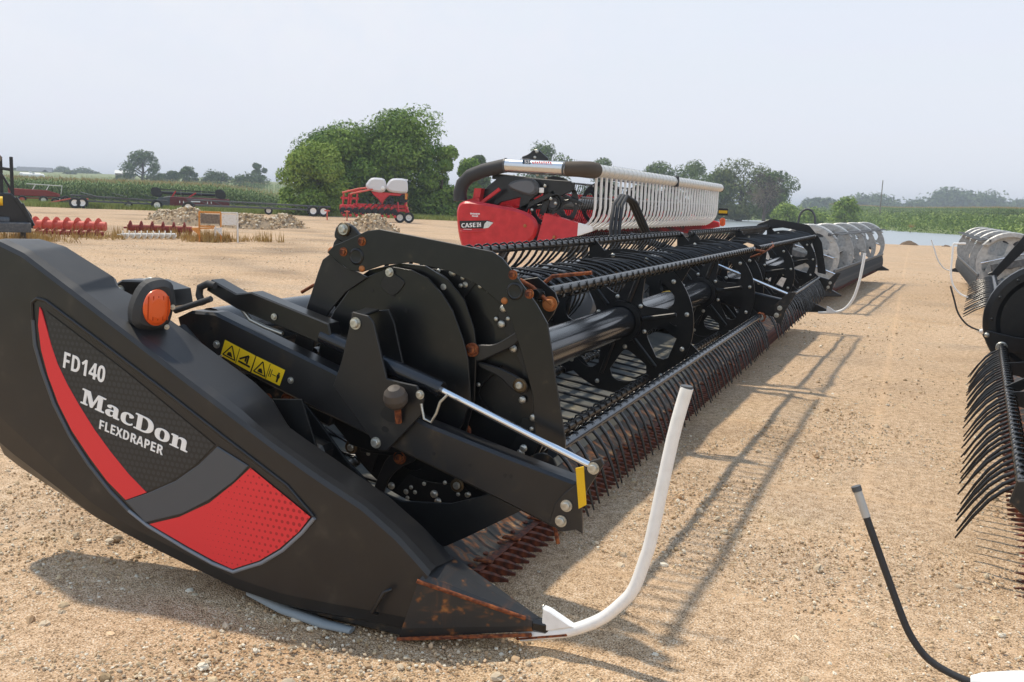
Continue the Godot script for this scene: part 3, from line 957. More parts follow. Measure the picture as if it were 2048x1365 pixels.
# one reel of a draper header between z0 (near) and z1 (far)
func reel(h: Node3D, z0: float, z1: float, c: Vector2, wheels: Array, bars: Array, step: float, single: Array, coil: bool) -> void:
	var b := MB.new()
	b.cyl(V(c.x, c.y, z0 + 0.06), V(c.x, c.y, z1 - 0.06), 0.112, 28)
	bpart(h, "reel_tube", b, M.tube)
	for wz in wheels:
		var w := part(h, "reel_wheel", SH.wheel, M.paint, at(V(c.x, c.y, wz)))
		for i in 12:
			var a := TAU * (i + 0.35) / 12.0
			bolt(w, V(cos(a) * 0.467, sin(a) * 0.467, 0.006), 1.05, "dome", "zinc", "rivet")
		for i in 6:
			var a := TAU * (i + 0.5) / 6.0 + 0.2
			bolt(w, V(cos(a) * 0.178, sin(a) * 0.178, 0.006), 1.05, "dome", "zinc", "rivet")
		# brackets carry the bats outside the rim
		for q in bars:
			var p: Vector2 = q[0] - c
			var o := p.normalized()
			var tq := Vector2(-o.y, o.x)
			var ar := MB.new()
			ar.plate([o * 0.40 - tq * 0.10, o * 0.40 + tq * 0.10, p + tq * 0.026, p + o * 0.026, p - tq * 0.026], at(V(0, 0, -0.02)), 0.008, 0.0)
			bpart(w, "bat_bracket", ar, M.paint)
	for bi in bars.size():
		var q: Array = bars[bi]
		var p: Vector2 = q[0]
		var tb := MB.new()
		tb.cyl(V(p.x, p.y, z0), V(p.x, p.y, z1), 0.0215, 10)
		var bar := bpart(h, "reel_bat", tb, M.bar if q.size() > 2 and q[2] else M.paint)
		var bs := dir_basis(q[1])
		if q.size() > 3 and q[3]: bs = bs * Basis(V(0, 1, 0), PI)
		var cnt := int((z0 - z1 - 0.1) / step)
		var xfs: Array = []
		for i in cnt:
			var jit := Basis(V(0, 0, 1), rng.randf_range(-0.05, 0.05))
			xfs.append(Transform3D(bs * jit, V(p.x, p.y, z0 - 0.06 - i * step)))
		if bi in single:
			for xf in xfs: part(bar, "finger", SH.finger if coil else SH.finger_plain, M.tine, xf)
		else:
			var fm := MB.new()
			for xf in xfs: fm.add(SH.finger if coil else SH.finger_plain, xf)
			bpart(bar, "fingers", fm, M.tine).set_meta("kind", "stuff")

func arc_pts(c: Vector2, r: float, a0: float, a1: float, m: int) -> Array:
	var o: Array = []
	for i in m + 1:
		var a := lerpf(a0, a1, float(i) / m)
		o.append(c + Vector2(cos(a), sin(a)) * r)
	return o

func smooth_poly(pts: Array, it := 2) -> Array:
	var p := pts
	for k in it:
		var o: Array = []
		for i in p.size():
			var a = p[i]; var b = p[(i + 1) % p.size()]
			o.append(a.lerp(b, 0.22)); o.append(a.lerp(b, 0.78))
		p = o
	return p

func sample(tab: Array, x: float) -> float:
	for i in tab.size() - 1:
		if x <= tab[i + 1][0]: return lerpf(tab[i][1], tab[i + 1][1], clampf((x - tab[i][0]) / (tab[i + 1][0] - tab[i][0]), 0.0, 1.0))
	return tab[-1][1]

# moulded end shield, outer face looking along +z at z = 0.21
func end_shield(h: Node3D) -> MeshInstance3D:
	var yr := [[-2.5, 1.33], [-2.46, 1.385], [-2.42, 1.375], [-2.29, 1.335], [-1.97, 1.17], [-1.51, 0.93], [-1.02, 0.68], [-0.64, 0.50], [-0.5, 0.405], [-0.36, 0.285]]
	var yb := [[-2.5, 0.42], [-2.4, 0.375], [-2.16, 0.29], [-1.96, 0.215], [-1.61, 0.13], [-1.21, 0.04], [-1.0, 0.02], [-0.46, 0.02]]
	var hump := [[-2.5, -0.03], [-2.45, 0.0], [-2.3, 0.02], [-2.02, 0.045], [-2.0, 0.012], [-1.85, 0.04], [-1.65, 0.045], [-1.28, 0.045], [-1.2, 0.03], [-1.12, -0.035], [-0.9, -0.03], [-0.6, -0.03], [-0.36, -0.015]]
	var rings: Array = []
	var n := 120
	for i in n + 1:
		var t := float(i) / n
		var x := lerpf(-2.5, -0.365, t)
		var r := sample(yr, x)
		var xb := lerpf(-2.5, -0.47, t)
		var b := sample(yb, xb)
		var hm := sample(hump, x)
		var tap := smoothstep(-0.9, -0.36, x) * 0.03
		var zz := 0.21 - tap
		var yl := b + 0.08 + 0.16 * smoothstep(-1.7, -2.7, x)
		rings.append([V(x, r + hm - 0.10, -0.035), V(x, r + hm - 0.012, -0.03), V(x, r + hm, -0.015), V(x, r + 0.006 + hm * 0.15, zz - 0.05), V(x, r, zz - 0.012), V(lerpf(x, xb, 0.05), r - 0.016, zz), V(lerpf(x, xb, 0.2), lerpf(r, yl, 0.2), zz), V(lerpf(x, xb, 0.6), lerpf(r, yl, 0.6), zz), V(lerpf(x, xb, 0.85), yl, zz), V(lerpf(x, xb, 0.95), lerpf(yl, b, 0.62), zz - 0.012), V(xb, b + 0.01, zz - 0.045), V(xb, b, zz - 0.09), V(xb, b + 0.03, -0.03)])
	var m := MB.new()
	# reverse ring order so faces look outward
	for k in rings.size(): rings[k].reverse()
	m.loft(rings, false)
	var sh := bpart(h, "end_shield", m, M.plastic)
	# backing sheet of the shield
	var z := 0.2115
	# decal panel with half-tone print, red sickle stripe, grey chevron, red panel
	var pan := MB.new()
	var pp := [Vector2(-2.161, 1.103), Vector2(-1.740, 0.893), Vector2(-1.293, 0.646), Vector2(-1.388, 0.553), Vector2(-1.507, 0.470), Vector2(-1.643, 0.404), Vector2(-1.741, 0.471), Vector2(-1.832, 0.547), Vector2(-1.910, 0.624), Vector2(-1.989, 0.714), Vector2(-2.055, 0.802), Vector2(-2.115, 0.901), Vector2(-2.149, 1.004)]
	pan.decal(pp, z + 0.0015, Vector2(-2.25, 1.15), 1.0)
	bpart(sh, "print_panel", pan, M.decaldots)
	var st := MB.new()
	st.plate([Vector2(-2.195, 1.117), Vector2(-2.184, 1.102), Vector2(-2.164, 1.044), Vector2(-2.137, 0.962), Vector2(-2.104, 0.885), Vector2(-2.055, 0.806), Vector2(-1.989, 0.720), Vector2(-1.910, 0.628), Vector2(-1.826, 0.546), Vector2(-1.733, 0.466), Vector2(-1.640, 0.402), Vector2(-1.752, 0.353), Vector2(-1.850, 0.419), Vector2(-1.943, 0.507), Vector2(-2.036, 0.608), Vector2(-2.107, 0.715), Vector2(-2.161, 0.829), Vector2(-2.195, 0.936), Vector2(-2.207, 1.041)], at(V(0, 0, z - 0.002)), 0.0055, 0.001)
	bpart(sh, "red_stripe", st, M.redprint)
	var ch := MB.new()
	ch.plate([Vector2(-1.279, 0.642), Vector2(-1.132, 0.585), Vector2(-1.199, 0.516), Vector2(-1.321, 0.421), Vector2(-1.459, 0.341), Vector2(-1.649, 0.274), Vector2(-1.753, 0.349), Vector2(-1.624, 0.405), Vector2(-1.489, 0.473), Vector2(-1.373, 0.555)], at(V(0, 0, z - 0.002)), 0.0075, 0.003)
	bpart(sh, "chevron", ch, M.greyplastic)
	var rp := MB.new()
	rp.decal([Vector2(-1.123, 0.579), Vector2(-0.990, 0.506), Vector2(-0.850, 0.429), Vector2(-0.903, 0.361), Vector2(-0.990, 0.281), Vector2(-1.083, 0.216), Vector2(-1.212, 0.157), Vector2(-1.300, 0.174), Vector2(-1.424, 0.208), Vector2(-1.628, 0.271), Vector2(-1.472, 0.327), Vector2(-1.321, 0.409), Vector2(-1.199, 0.508)], z + 0.0035, Vector2(-1.66, 0.60), 0.84)
	bpart(sh, "red_panel", rp, M.reddots)
	# raised lip along the recess
	var lip := MB.new()
	var lp := [Vector2(-2.238, 1.059), Vector2(-2.239, 1.133), Vector2(-2.210, 1.152), Vector2(-2.159, 1.145), Vector2(-1.869, 1.001), Vector2(-1.537, 0.833), Vector2(-1.269, 0.693), Vector2(-1.104, 0.609), Vector2(-0.956, 0.533), Vector2(-0.837, 0.431)]
	var lp3: Array = []
	for p in lp: lp3.append(V(p.x, p.y, z))
	lip.tube(lp3, 0.007, 6)
	bpart(sh, "recess_edge", lip, M.plastic)
	lip = MB.new()
	lp3 = []
	for p in [Vector2(-0.834, 0.427), Vector2(-0.888, 0.360), Vector2(-0.976, 0.275), Vector2(-1.074, 0.207), Vector2(-1.210, 0.145), Vector2(-1.312, 0.161), Vector2(-1.444, 0.198), Vector2(-1.639, 0.261), Vector2(-1.738, 0.309)]: lp3.append(V(p.x, p.y, z))
	lip.tube(lp3, 0.008, 6)
	bpart(sh, "recess_edge", lip, M.lip)
	lip = MB.new()
	lp3 = []
	for p in [Vector2(-1.738, 0.309), Vector2(-1.833, 0.373), Vector2(-1.949, 0.474), Vector2(-2.051, 0.585), Vector2(-2.135, 0.712), Vector2(-2.197, 0.851), Vector2(-2.232, 0.954), Vector2(-2.238, 1.059)]: lp3.append(V(p.x, p.y, z - 0.002))
	lip.tube(lp3, 0.010, 6)
	bpart(sh, "recess_edge", lip, M.greyplastic)
	# lettering
	letter(sh, "FD140", [Vector2(-2.074, 0.874), Vector2(-1.851, 0.830)], 0.070, "Droid Sans", 0.0)
	letter(sh, "MacDon", [Vector2(-1.983, 0.733), Vector2(-1.432, 0.596)], 0.066, "Droid Serif", 1.0)
	letter(sh, "FLEXDRAPER", [Vector2(-1.885, 0.637), Vector2(-1.553, 0.569)], 0.040, "Droid Sans", 0.0)
	return sh

# raised print along a baseline; size is the cap height
func letter(parent: Node, text: String, base: Array, cap: float, font: String, wide: float) -> void:
	var f := SystemFont.new()
	f.font_names = PackedStringArray([font])
	f.font_weight = 700
	var tm := TextMesh.new()
	tm.text = text
	tm.font = f
	tm.font_size = 64
	tm.pixel_size = 0.01
	tm.depth = 0.02
	tm.horizontal_alignment = HORIZONTAL_ALIGNMENT_LEFT
	tm.vertical_alignment = VERTICAL_ALIGNMENT_BOTTOM
	var bb := tm.get_aabb()
	var a: Vector2 = base[0]; var b: Vector2 = base[1]
	var len := a.distance_to(b)
	var sx := len / bb.size.x
	var sy := cap / bb.size.y
	var ex := V(b.x - a.x, b.y - a.y, 0).normalized()
	var ey := V(-ex.y, ex.x, 0)
	var bs := Basis(ex * sx, ey * sy, V(0, 0, 0.1))
	var o := part(parent, "lettering", tm, M.whiteprint, Transform3D(bs, V(a.x, a.y, 0.2145) - bs * V(bb.position.x, bb.position.y, 0)))
	o.set_meta("label", "white print reading " + text)
	if wide > 0.5:     # heavy face: a second impression beside the first
		var o2 := part(parent, "lettering", tm, M.whiteprint, o.transform.translated(ex * 0.0035 + V(0, 0.0012, -0.0004)))
		o2.set_meta("label", "white print reading " + text)

func nose_cone(h: Node3D) -> void:
	# seam slants back downwards; sections shrink to the tip
	var rings: Array = []
	for i in 9:
		var t := float(i) / 8.0
		var s := 1.0 - t
		var xt := lerpf(-0.385, 0.0, t); var xb := lerpf(-0.485, 0.01, t)
		rings.append([V(xb, 0.022 + 0.055 * t, -0.05 * s - 0.01), V(xb, 0.012 + 0.06 * t, 0.10 * s + 0.0), V(xb, 0.016 + 0.06 * t, 0.17 * s + 0.008), V(lerpf(xb, xt, 0.2), 0.05 * s + 0.085 * t + 0.012, 0.184 * s + 0.012), V(lerpf(xb, xt, 0.85), lerpf(0.255, 0.105, t), 0.188 * s + 0.012), V(lerpf(xb, xt, 0.95), lerpf(0.278, 0.112, t), 0.168 * s + 0.008), V(xt, lerpf(0.285, 0.122, t), 0.06 * s), V(xt, lerpf(0.272, 0.118, t), -0.045 * s - 0.005), V(xt, lerpf(0.22, 0.10, t), -0.052 * s - 0.01)])
	var m := MB.new()
	m.loft(rings, true)
	m.fan(rings[8])
	var nc := bpart(h, "nose_cone", m, M.nose)
	var rs := MB.new()     # rusted wear strip along the crease and the bottom lip
	rs.tube([V(-0.405, 0.258, 0.199), V(-0.045, 0.123, 0.032)], 0.008, 6)
	bpart(nc, "worn_crease", rs, M.rust)
	rs = MB.new()
	rs.beam(V(-0.49, 0.012, 0.186), V(-0.02, 0.062, 0.026), 0.010, 0.014, 0.003)
	bpart(nc, "bottom_lip", rs, M.rust)
	var hd := MB.new()     # pull handle in the shield just behind the seam
	hd.tube([V(-0.565, 0.10, 0.20), V(-0.575, 0.112, 0.222), V(-0.525, 0.20, 0.222), V(-0.51, 0.205, 0.20)], 0.008, 7)
	bpart(nc, "pull_handle", hd, M.paint)

func crop_rod(h: Node3D, z: float, mat: Material, pts: Array, r := 0.022) -> MeshInstance3D:
	var P: Array = []
	# smooth the polyline
	for i in pts.size() - 1:
		for k in 4:
			var t := k / 4.0
			var p0: Vector2 = pts[max(i - 1, 0)]; var p1: Vector2 = pts[i]; var p2: Vector2 = pts[i + 1]; var p3: Vector2 = pts[min(i + 2, pts.size() - 1)]
			var q := p1.cubic_interpolate(p2, p0, p3, t)
			P.append(V(q.x, q.y, z))
	var e: Vector2 = pts[-1]
	P.append(V(e.x, e.y, z))
	var b := MB.new()
	b.tube(P, r, 10)
	return bpart(h, "crop_rod", b, mat)

func cutterbar(h: Node3D, z0: float, z1: float, x: float, y: float, step: float, rough: bool) -> void:
	var b := MB.new()
	b.plate([Vector2(-0.30, 0.14), Vector2(-0.27, 0.15), Vector2(-0.06, 0.045), Vector2(0.0, 0.03), Vector2(0.0, 0.0), Vector2(-0.10, -0.02), Vector2(-0.29, 0.10)], Transform3D(Basis(), V(x, y, z1)), z0 - z1, 0.002)
	var cb := bpart(h, "cutterbar", b, M.rustpaint)
	var cnt := int((z0 - z1 - 0.1) / step)
	for i in cnt:
		part(cb, "knife_guard", SH.guard, M.guard, at(V(x + 0.03, y + 0.02, z0 - 0.06 - i * step)))
	if rough:
		var k := MB.new()
		k.bx(V(x + 0.02, y + 0.043, (z0 + z1) * 0.5), V(0.03, 0.006, z0 - z1 - 0.08), 0.001)
		bpart(cb, "knife_back", k, M.guard)
		for i in 46:
			bolt(cb, V(x - 0.03, y + 0.04, z0 - 0.09 - i * 0.152), 0.8, "dome", "guard").rotation.x = -PI / 2
			if i % 2 == 0:
				var hd := MB.new()
				hd.bx(V(x + 0.01, y + 0.055, z0 - 0.13 - i * 0.152), V(0.085, 0.012, 0.03), 0.004)
				bpart(cb, "hold_down", hd, M.rust)

# ---------------------------------------------------------------- the main black draper header
func make_main_header() -> void:
	var h := thing("draper_header", "nearest black draper header with red and white printed end shield in foreground", "header", Transform3D.IDENTITY, "draper headers parked in rows")
	var L := 12.45
	end_shield(h)
	nose_cone(h)
	# white crop rod with its bracket
	var rod := crop_rod(h, 0.0, M.white, [Vector2(-0.073, 0.037), Vector2(0.011, 0.063), Vector2(0.116, 0.097), Vector2(0.226, 0.162), Vector2(0.295, 0.232), Vector2(0.342, 0.300), Vector2(0.375, 0.412), Vector2(0.396, 0.509), Vector2(0.446, 0.847), Vector2(0.484, 1.029)])
	var b := MB.new()
	b.plate([Vector2(0.016, 0.170), Vector2(0.040, 0.165), Vector2(0.133, 0.122), Vector2(0.014, 0.079)], at(V(0, 0, -0.012)), 0.035, 0.004)
	bpart(rod, "rod_bracket", b, M.white)
	b = MB.new()
	b.beam([Vector3(-0.084, 0.030, 0.000)][0], [Vector3(0.112, 0.088, 0.000)][0], 0.045, 0.012, 0.003)
	bpart(rod, "rod_foot", b, M.rust)
	bolt(rod, [Vector3(0.004, 0.150, 0.000)][0] + V(0, 0, -0.02), 1.0, "bolt", "zinc").rotation = Vector3(0, PI * 0.5, 0.7)
	b = MB.new()
	b.bx(V(0.005, 0.095, 0.005), V(0.07, 0.05, 0.045), 0.012)
	bpart(rod, "rod_clamp", b, M.paint)
	var tc := MB.new()
	tc.cyl([Vector3(0.484, 1.029, 0.000)][0] - V(0.002, 0.006, 0), [Vector3(0.483, 1.035, 0.000)][0], 0.0205, 12)
	bpart(rod, "rod_end", tc, M.greydark)
	# skid under the shield
	b = MB.new()
	b.tube([V(-1.20, 0.10, 0.14), V(-1.17, 0.045, 0.15), V(-1.0, 0.018, 0.17), V(-0.80, 0.006, 0.19), V(-0.68, 0.006, 0.19)], [0.012, 0.03, 0.034, 0.03, 0.024], 8, true, 0.4)
	bpart(h, "skid_shoe", b, M.bluegrey)
	b = MB.new()
	b.bx(V(-0.72, 0.035, 0.08), V(0.5, 0.05, 0.16), 0.01)
	b.bx(V(-1.05, 0.06, 0.06), V(0.2, 0.07, 0.1), 0.01)
	bpart(h, "skid_frame", b, M.worn)
	# inner steel side sheet below the reel and behind the shield
	b = MB.new()
	b.plate([Vector2(-1.291, 0.520), Vector2(-0.794, 0.291), Vector2(-0.541, 0.221), Vector2(-0.492, 0.238), Vector2(-0.405, 0.289), Vector2(-0.158, 0.447), Vector2(-0.292, 0.488), Vector2(-0.475, 0.418), Vector2(-0.701, 0.393), Vector2(-0.831, 0.426), Vector2(-0.965, 0.528), Vector2(-1.089, 0.662), Vector2(-1.189, 0.762)], at(V(0, 0, -0.22)), 0.012, 0.001)
	bpart(h, "side_sheet", b, M.paint)
	b = MB.new()
	b.plate([Vector2(-1.230, 0.785), Vector2(-1.084, 0.801), Vector2(-0.987, 0.545), Vector2(-0.707, 0.423), Vector2(-0.440, 0.296), Vector2(-0.393, 0.244), Vector2(-0.705, 0.321), Vector2(-1.181, 0.571)], at(V(0, 0, -0.07)), 0.01, 0.001)
	bpart(h, "side_sheet", b, M.paint)
	# rear frame: main tube, back sheet, floor
	b = MB.new()
	b.cyl(V(-1.72, 1.0, -0.28), V(-1.72, 1.0, -L), 0.105, 24)
	bpart(h, "frame_tube", b, M.tube)
	b = MB.new()
	b.plate([Vector2(-1.86, 0.30), Vector2(-1.82, 0.30), Vector2(-1.78, 0.92), Vector2(-1.84, 0.92)], at(V(0, 0, -L)), 5.0, 0.0)
	b.plate([Vector2(-1.86, 0.30), Vector2(-1.82, 0.30), Vector2(-1.78, 0.92), Vector2(-1.84, 0.92)], at(V(0, 0, -5.2)), 4.95, 0.0)
	bpart(h, "back_sheet", b, M.paint)
	for fz in [-0.9, -3.0, -5.2, -7.4, -9.6, -11.6]:
		b = MB.new()
		b.beam(V(-1.84, 1.0, fz), V(-1.9, 0.16, fz), 0.09, 0.14, 0.01, V(0, 0, 1))
		b.beam(V(-1.9, 0.2, fz), V(-0.6, 0.09, fz), 0.07, 0.08, 0.008)
		bpart(h, "frame_leg", b, M.paint)
	# ground wheels stand under the rear frame
	for fz in [-3.0, -9.6]:
		b = MB.new()
		b.lathe(Transform3D(Basis(Vector3.RIGHT, PI / 2), V(-2.15, gy(-2.0, fz) + 0.27, fz - 0.1)), [Vector2(0.14, 0.0), Vector2(0.25, 0.0), Vector2(0.27, 0.04), Vector2(0.27, 0.16), Vector2(0.25, 0.2), Vector2(0.14, 0.2), Vector2(0.13, 0.1), Vector2(0.14, 0.0)], 20)
		var w := bpart(h, "gauge_wheel", b, M.tyre)
		b = MB.new()
		b.lathe(Transform3D(Basis(Vector3.RIGHT, PI / 2), V(-2.15, gy(-2.0, fz) + 0.27, fz - 0.06)), [Vector2(0.0, 0.0), Vector2(0.14, 0.0), Vector2(0.14, 0.12), Vector2(0.0, 0.12)], 16)
		bpart(w, "rim", b, M.white)
		b = MB.new()
		b.beam(V(-2.15, gy(-2.0, fz) + 0.27, fz + 0.06), V(-1.9, 0.45, fz + 0.06), 0.06, 0.09, 0.006)
		bpart(w, "axle_arm", b, M.paint)
	# draper decks: sloping belts with slats
	for dz in [[-0.42, -5.35], [-7.1, -11.95]]:
		b = MB.new()
		b.quad(V(-1.80, 0.36, dz[0]), V(-0.62, 0.205, dz[0]), V(-0.62, 0.205, dz[1]), V(-1.80, 0.36, dz[1]))
		b.quad(V(-0.62, 0.205, dz[0]), V(-0.58, 0.17, dz[0]), V(-0.58, 0.17, dz[1]), V(-0.62, 0.205, dz[1]))
		b.quad(V(-1.80, 0.30, dz[1]), V(-0.58, 0.145, dz[1]), V(-0.58, 0.145, dz[0]), V(-1.80, 0.30, dz[0]))
		var bd := bpart(h, "draper_belt", b, M.belt)
		var sl := MB.new()
		sl.beam(V(-1.78, 0.3655, 0), V(-0.64, 0.2155, 0), 0.022, 0.014, 0.003)
		var slm := sl.mesh()
		for i in int((dz[0] - dz[1]) / 0.21): part(bd, "slat", slm, M.rubber, at(V(0, 0, dz[0] - 0.1 - i * 0.21)))
	b = MB.new()
	b.quad(V(-1.80, 0.30, -5.4), V(-0.62, 0.19, -5.4), V(-0.62, 0.19, -7.05), V(-1.80, 0.30, -7.05))
	bpart(h, "feed_deck", b, M.belt)
	# feed auger in the middle and the two grey drums
	b = MB.new()
	b.cyl(V(-1.52, 0.62, -5.3), V(-1.52, 0.62, -7.2), 0.17, 20)
	for q in [[-5.3, 1.0], [-7.2, -1.0]]:
		var prev: Array = []
		for i in 37:
			var a: float = TAU * i / 18.0 * q[1]
			var zz: float = q[0] - q[1] * i * 0.017
			var r0 := V(-1.52 + cos(a) * 0.165, 0.62 + sin(a) * 0.165, zz); var r1 := V(-1.52 + cos(a) * 0.28, 0.62 + sin(a) * 0.28, zz)
			if i > 0:
				b.quad(prev[0], prev[1], r1, r0)
				b.quad(prev[0] + V(0, 0, 0.006), r0 + V(0, 0, 0.006), r1 + V(0, 0, 0.006), prev[1] + V(0, 0, 0.006))
			prev = [r0, r1]
	bpart(h, "feed_auger", b, M.greydark)
	for q in [[-1.40, 0.80, -4.45, 0.20], [-1.46, 0.80, -4.75, 0.20]]:
		b = MB.new()
		b.lathe(Transform3D(Basis(Vector3.RIGHT, PI / 2), V(q[0], q[1], q[2] - 0.12)), [Vector2(q[3], 0.0), Vector2(q[3], 0.08), Vector2(q[3] * 0.93, 0.13), Vector2(q[3] * 0.7, 0.17), Vector2(0.0, 0.19)], 26)
		bpart(h, "drive_drum", b, M.drum)
	# reels
	rng.seed = 12
	var c := Vector2(-0.70, 0.812)
	var bars := [[Vector2(-0.145, 0.612), Vector2(0.46, -0.89), true, false], [Vector2(-0.25, 1.252), Vector2(-0.97, 0.20), false, true], [Vector2(-0.945, 1.36), Vector2(-0.72, -0.70)], [Vector2(-0.50, 0.42), Vector2(-0.55, -0.6)], [Vector2(-1.13, 0.42), Vector2(-0.9, 0.3)], [Vector2(-1.30, 0.92), Vector2(-0.5, -0.85)]]
	reel(h, -0.46, -6.16, c, [-3.33, -6.05], bars, 0.112, [0, 1, 2], true)
	reel(h, -6.52, -12.30, c, [-6.62, -9.33, -12.2], bars, 0.112, [0, 1, 2], true)
	b = MB.new()
	b.lathe(Transform3D(Basis(Vector3.RIGHT, PI / 2), V(c.x, c.y, -4.73)), [Vector2(0.112, 0.0), Vector2(0.1145, 0.001), Vector2(0.1145, 0.028), Vector2(0.112, 0.029)], 28)
	bpart(h, "tape_band", b, M.yellow)
	near_reel_end(h, c)
	# far reel end: disc, guard and arm, plain
	b = MB.new()
	b.plate(guard_outline(), at(V(0, 0, -12.42)), 0.012, 0.002)
	bpart(h, "reel_end_guard", b, M.paint)
	reel_arm_plain(h, -12.50, false)
	reel_arm_plain(h, -6.34, true)
	cutterbar(h, -0.27, -12.2, -0.42, 0.07, 0.0762, true)
	# far end divider with its white rod
	b = MB.new()
	b.loft([[V(-1.5, 0.05, -L), V(-1.5, 0.05, -L - 0.14), V(-1.5, 0.75, -L - 0.10), V(-1.5, 0.75, -L)], [V(-0.7, 0.02, -L), V(-0.7, 0.02, -L - 0.14), V(-0.7, 0.42, -L - 0.10), V(-0.7, 0.42, -L)], [V(0.0, 0.08, -L), V(0.0, 0.08, -L - 0.03), V(0.0, 0.12, -L - 0.03), V(0.0, 0.12, -L)]], true, false)
	bpart(h, "divider", b, M.paint)
	var r2 := crop_rod(h, -L, M.white, [Vector2(-0.12, 0.06), Vector2(0.02, 0.07), Vector2(0.16, 0.09), Vector2(0.28, 0.16), Vector2(0.38, 0.32), Vector2(0.44, 0.56), Vector2(0.47, 0.80), Vector2(0.49, 1.02)])
	b = MB.new()
	b.plate([Vector2(0.0, 0.06), Vector2(0.15, 0.09), Vector2(0.02, 0.17), Vector2(0.0, 0.17)], at(V(0, 0, -L - 0.01)), 0.03, 0.003)
	bpart(r2, "rod_bracket", b, M.white)
	# hydraulic hose loop at the middle of the back
	for i in 3:
		b = MB.new()
		var dx := 0.035 * (i - 1)
		b.tube([V(-1.72 + dx, 1.05, -6.55), V(-1.74 + dx, 1.38, -6.55 - dx), V(-1.76 + dx, 1.62, -6.68 - dx), V(-1.78 + dx, 1.72, -6.95), V(-1.76 + dx, 1.66, -7.25), V(-1.72 + dx, 1.45, -7.5), V(-1.68 + dx, 1.25, -7.72), V(-1.60 + dx, 1.14, -8.0)], 0.021, 8)
		bpart(h, "hydraulic_hose", b, M.rubber)
	# rusty wire finger ends and a red plate in the middle of the header
	b = MB.new()
	b.tube([Vector3(-0.190, 1.212, -0.500), Vector3(-0.275, 1.278, -0.500), Vector3(-0.331, 1.304, -0.500)], 0.009, 6)
	b.tube([Vector3(-0.314, 1.250, -0.620), Vector3(-0.234, 1.318, -0.620), Vector3(-0.064, 1.343, -0.620)], 0.009, 6)
	bpart(h, "bent_rod", b, M.rust)
	b = MB.new()
	b.tube([Vector3(-1.429, 1.174, -0.550), Vector3(-1.369, 1.208, -0.550), Vector3(-1.276, 1.250, -0.550)], 0.008, 6)
	bpart(h, "bent_rod", b, M.rust)
	b = MB.new()
	b.tube([V(-0.26, 1.24, -6.3), V(-0.20, 1.22, -6.5), V(-0.28, 1.17, -6.75), V(-0.2, 1.25, -7.2), V(-0.3, 1.27, -7.8)], 0.011, 5)
	b.tube([V(-0.22, 1.20, -6.4), V(-0.34, 1.15, -6.62), V(-0.5, 1.22, -7.0)], 0.009, 5)
	bpart(h, "bent_rod", b, M.rust)
	b = MB.new()
	b.bx(V(-1.1, 0.42, -7.9), V(0.02, 0.34, 0.5), 0.03)
	var rp := bpart(h, "warning_panel", b, M.redprint)
	b = MB.new()
	b.bx(V(-1.087, 0.46, -7.9), V(0.006, 0.03, 0.36))
	b.bx(V(-1.087, 0.40, -7.9), V(0.006, 0.03, 0.3))
	bpart(rp, "print", b, M.whiteprint)
	b = MB.new()
	var cs: Array = []
	for i in 26:
		var a := i * 0.9
		cs.append(V(-0.145 + cos(a) * 0.045, 0.60 + sin(a) * 0.045, -6.16 - i * 0.005))
	b.tube(cs, 0.007, 5)
	bpart(h, "torn_spring", b, M.rust)

func guard_outline() -> Array:
	return [Vector2(-1.157, 1.378), Vector2(-1.125, 1.408), Vector2(-1.046, 1.441), Vector2(-0.962, 1.478), Vector2(-0.902, 1.487), Vector2(-0.761, 1.470), Vector2(-0.391, 1.422), Vector2(-0.347, 1.397), Vector2(-0.292, 1.340), Vector2(-0.193, 1.225), Vector2(-0.146, 1.154), Vector2(-0.125, 1.054), Vector2(-0.103, 0.938), Vector2(-0.053, 0.704), Vector2(-0.052, 0.664), Vector2(-0.177, 0.688), Vector2(-0.197, 0.868), Vector2(-0.260, 1.054), Vector2(-0.302, 1.158), Vector2(-0.341, 1.214), Vector2(-0.441, 1.283), Vector2(-0.575, 1.333), Vector2(-0.749, 1.359), Vector2(-0.888, 1.339), Vector2(-0.986, 1.304), Vector2(-1.045, 1.309), Vector2(-1.089, 1.333)]

func reel_arm_plain(h: Node3D, z: float, centre: bool) -> void:
	var b := MB.new()
	var pl := [Vector2(-1.80, 1.18), Vector2(-0.60, 0.90), Vector2(0.06, 0.78), Vector2(0.02, 0.60), Vector2(-0.65, 0.72), Vector2(-1.80, 0.98)]
	var dy := 0.16 if centre else 0.0
	if not centre: pl = [Vector2(-1.80, 1.10), Vector2(-0.60, 0.74), Vector2(0.04, 0.58), Vector2(-0.03, 0.41), Vector2(-0.7, 0.58), Vector2(-1.80, 0.90)]
	b.plate(pl, at(V(0, 0, z)), 0.09, 0.01)
	var arm := bpart(h, "reel_arm", b, M.paint)
	b = MB.new()
	b.plate([Vector2(0.0, 0.40 + dy), Vector2(0.05, 0.38 + dy), Vector2(0.08, 0.52 + dy), Vector2(0.17, 0.70 + dy), Vector2(0.10, 0.70 + dy), Vector2(-0.03, 0.56 + dy)], at(V(0, 0, z + 0.092)), 0.012, 0.002)
	bpart(arm, "end_plate", b, M.worn)
	bolt(arm, V(0.0, 0.47 + dy, z + 0.104), 1.3)
	bolt(arm, V(0.025, 0.54 + dy, z + 0.104), 1.3)
	b = MB.new()
	b.cyl(V(-1.5, 1.24 + dy * 0.5, z + 0.05), V(-0.62, 0.92 + dy, z + 0.05), 0.033, 14)
	var cy := bpart(h, "lift_cylinder", b, M.paint)
	b = MB.new()
	b.cyl(V(-0.62, 0.92 + dy, z + 0.05), V(0.12, 0.66 + dy, z + 0.05), 0.014, 12)
	bpart(cy, "rod", b, M.chrome)

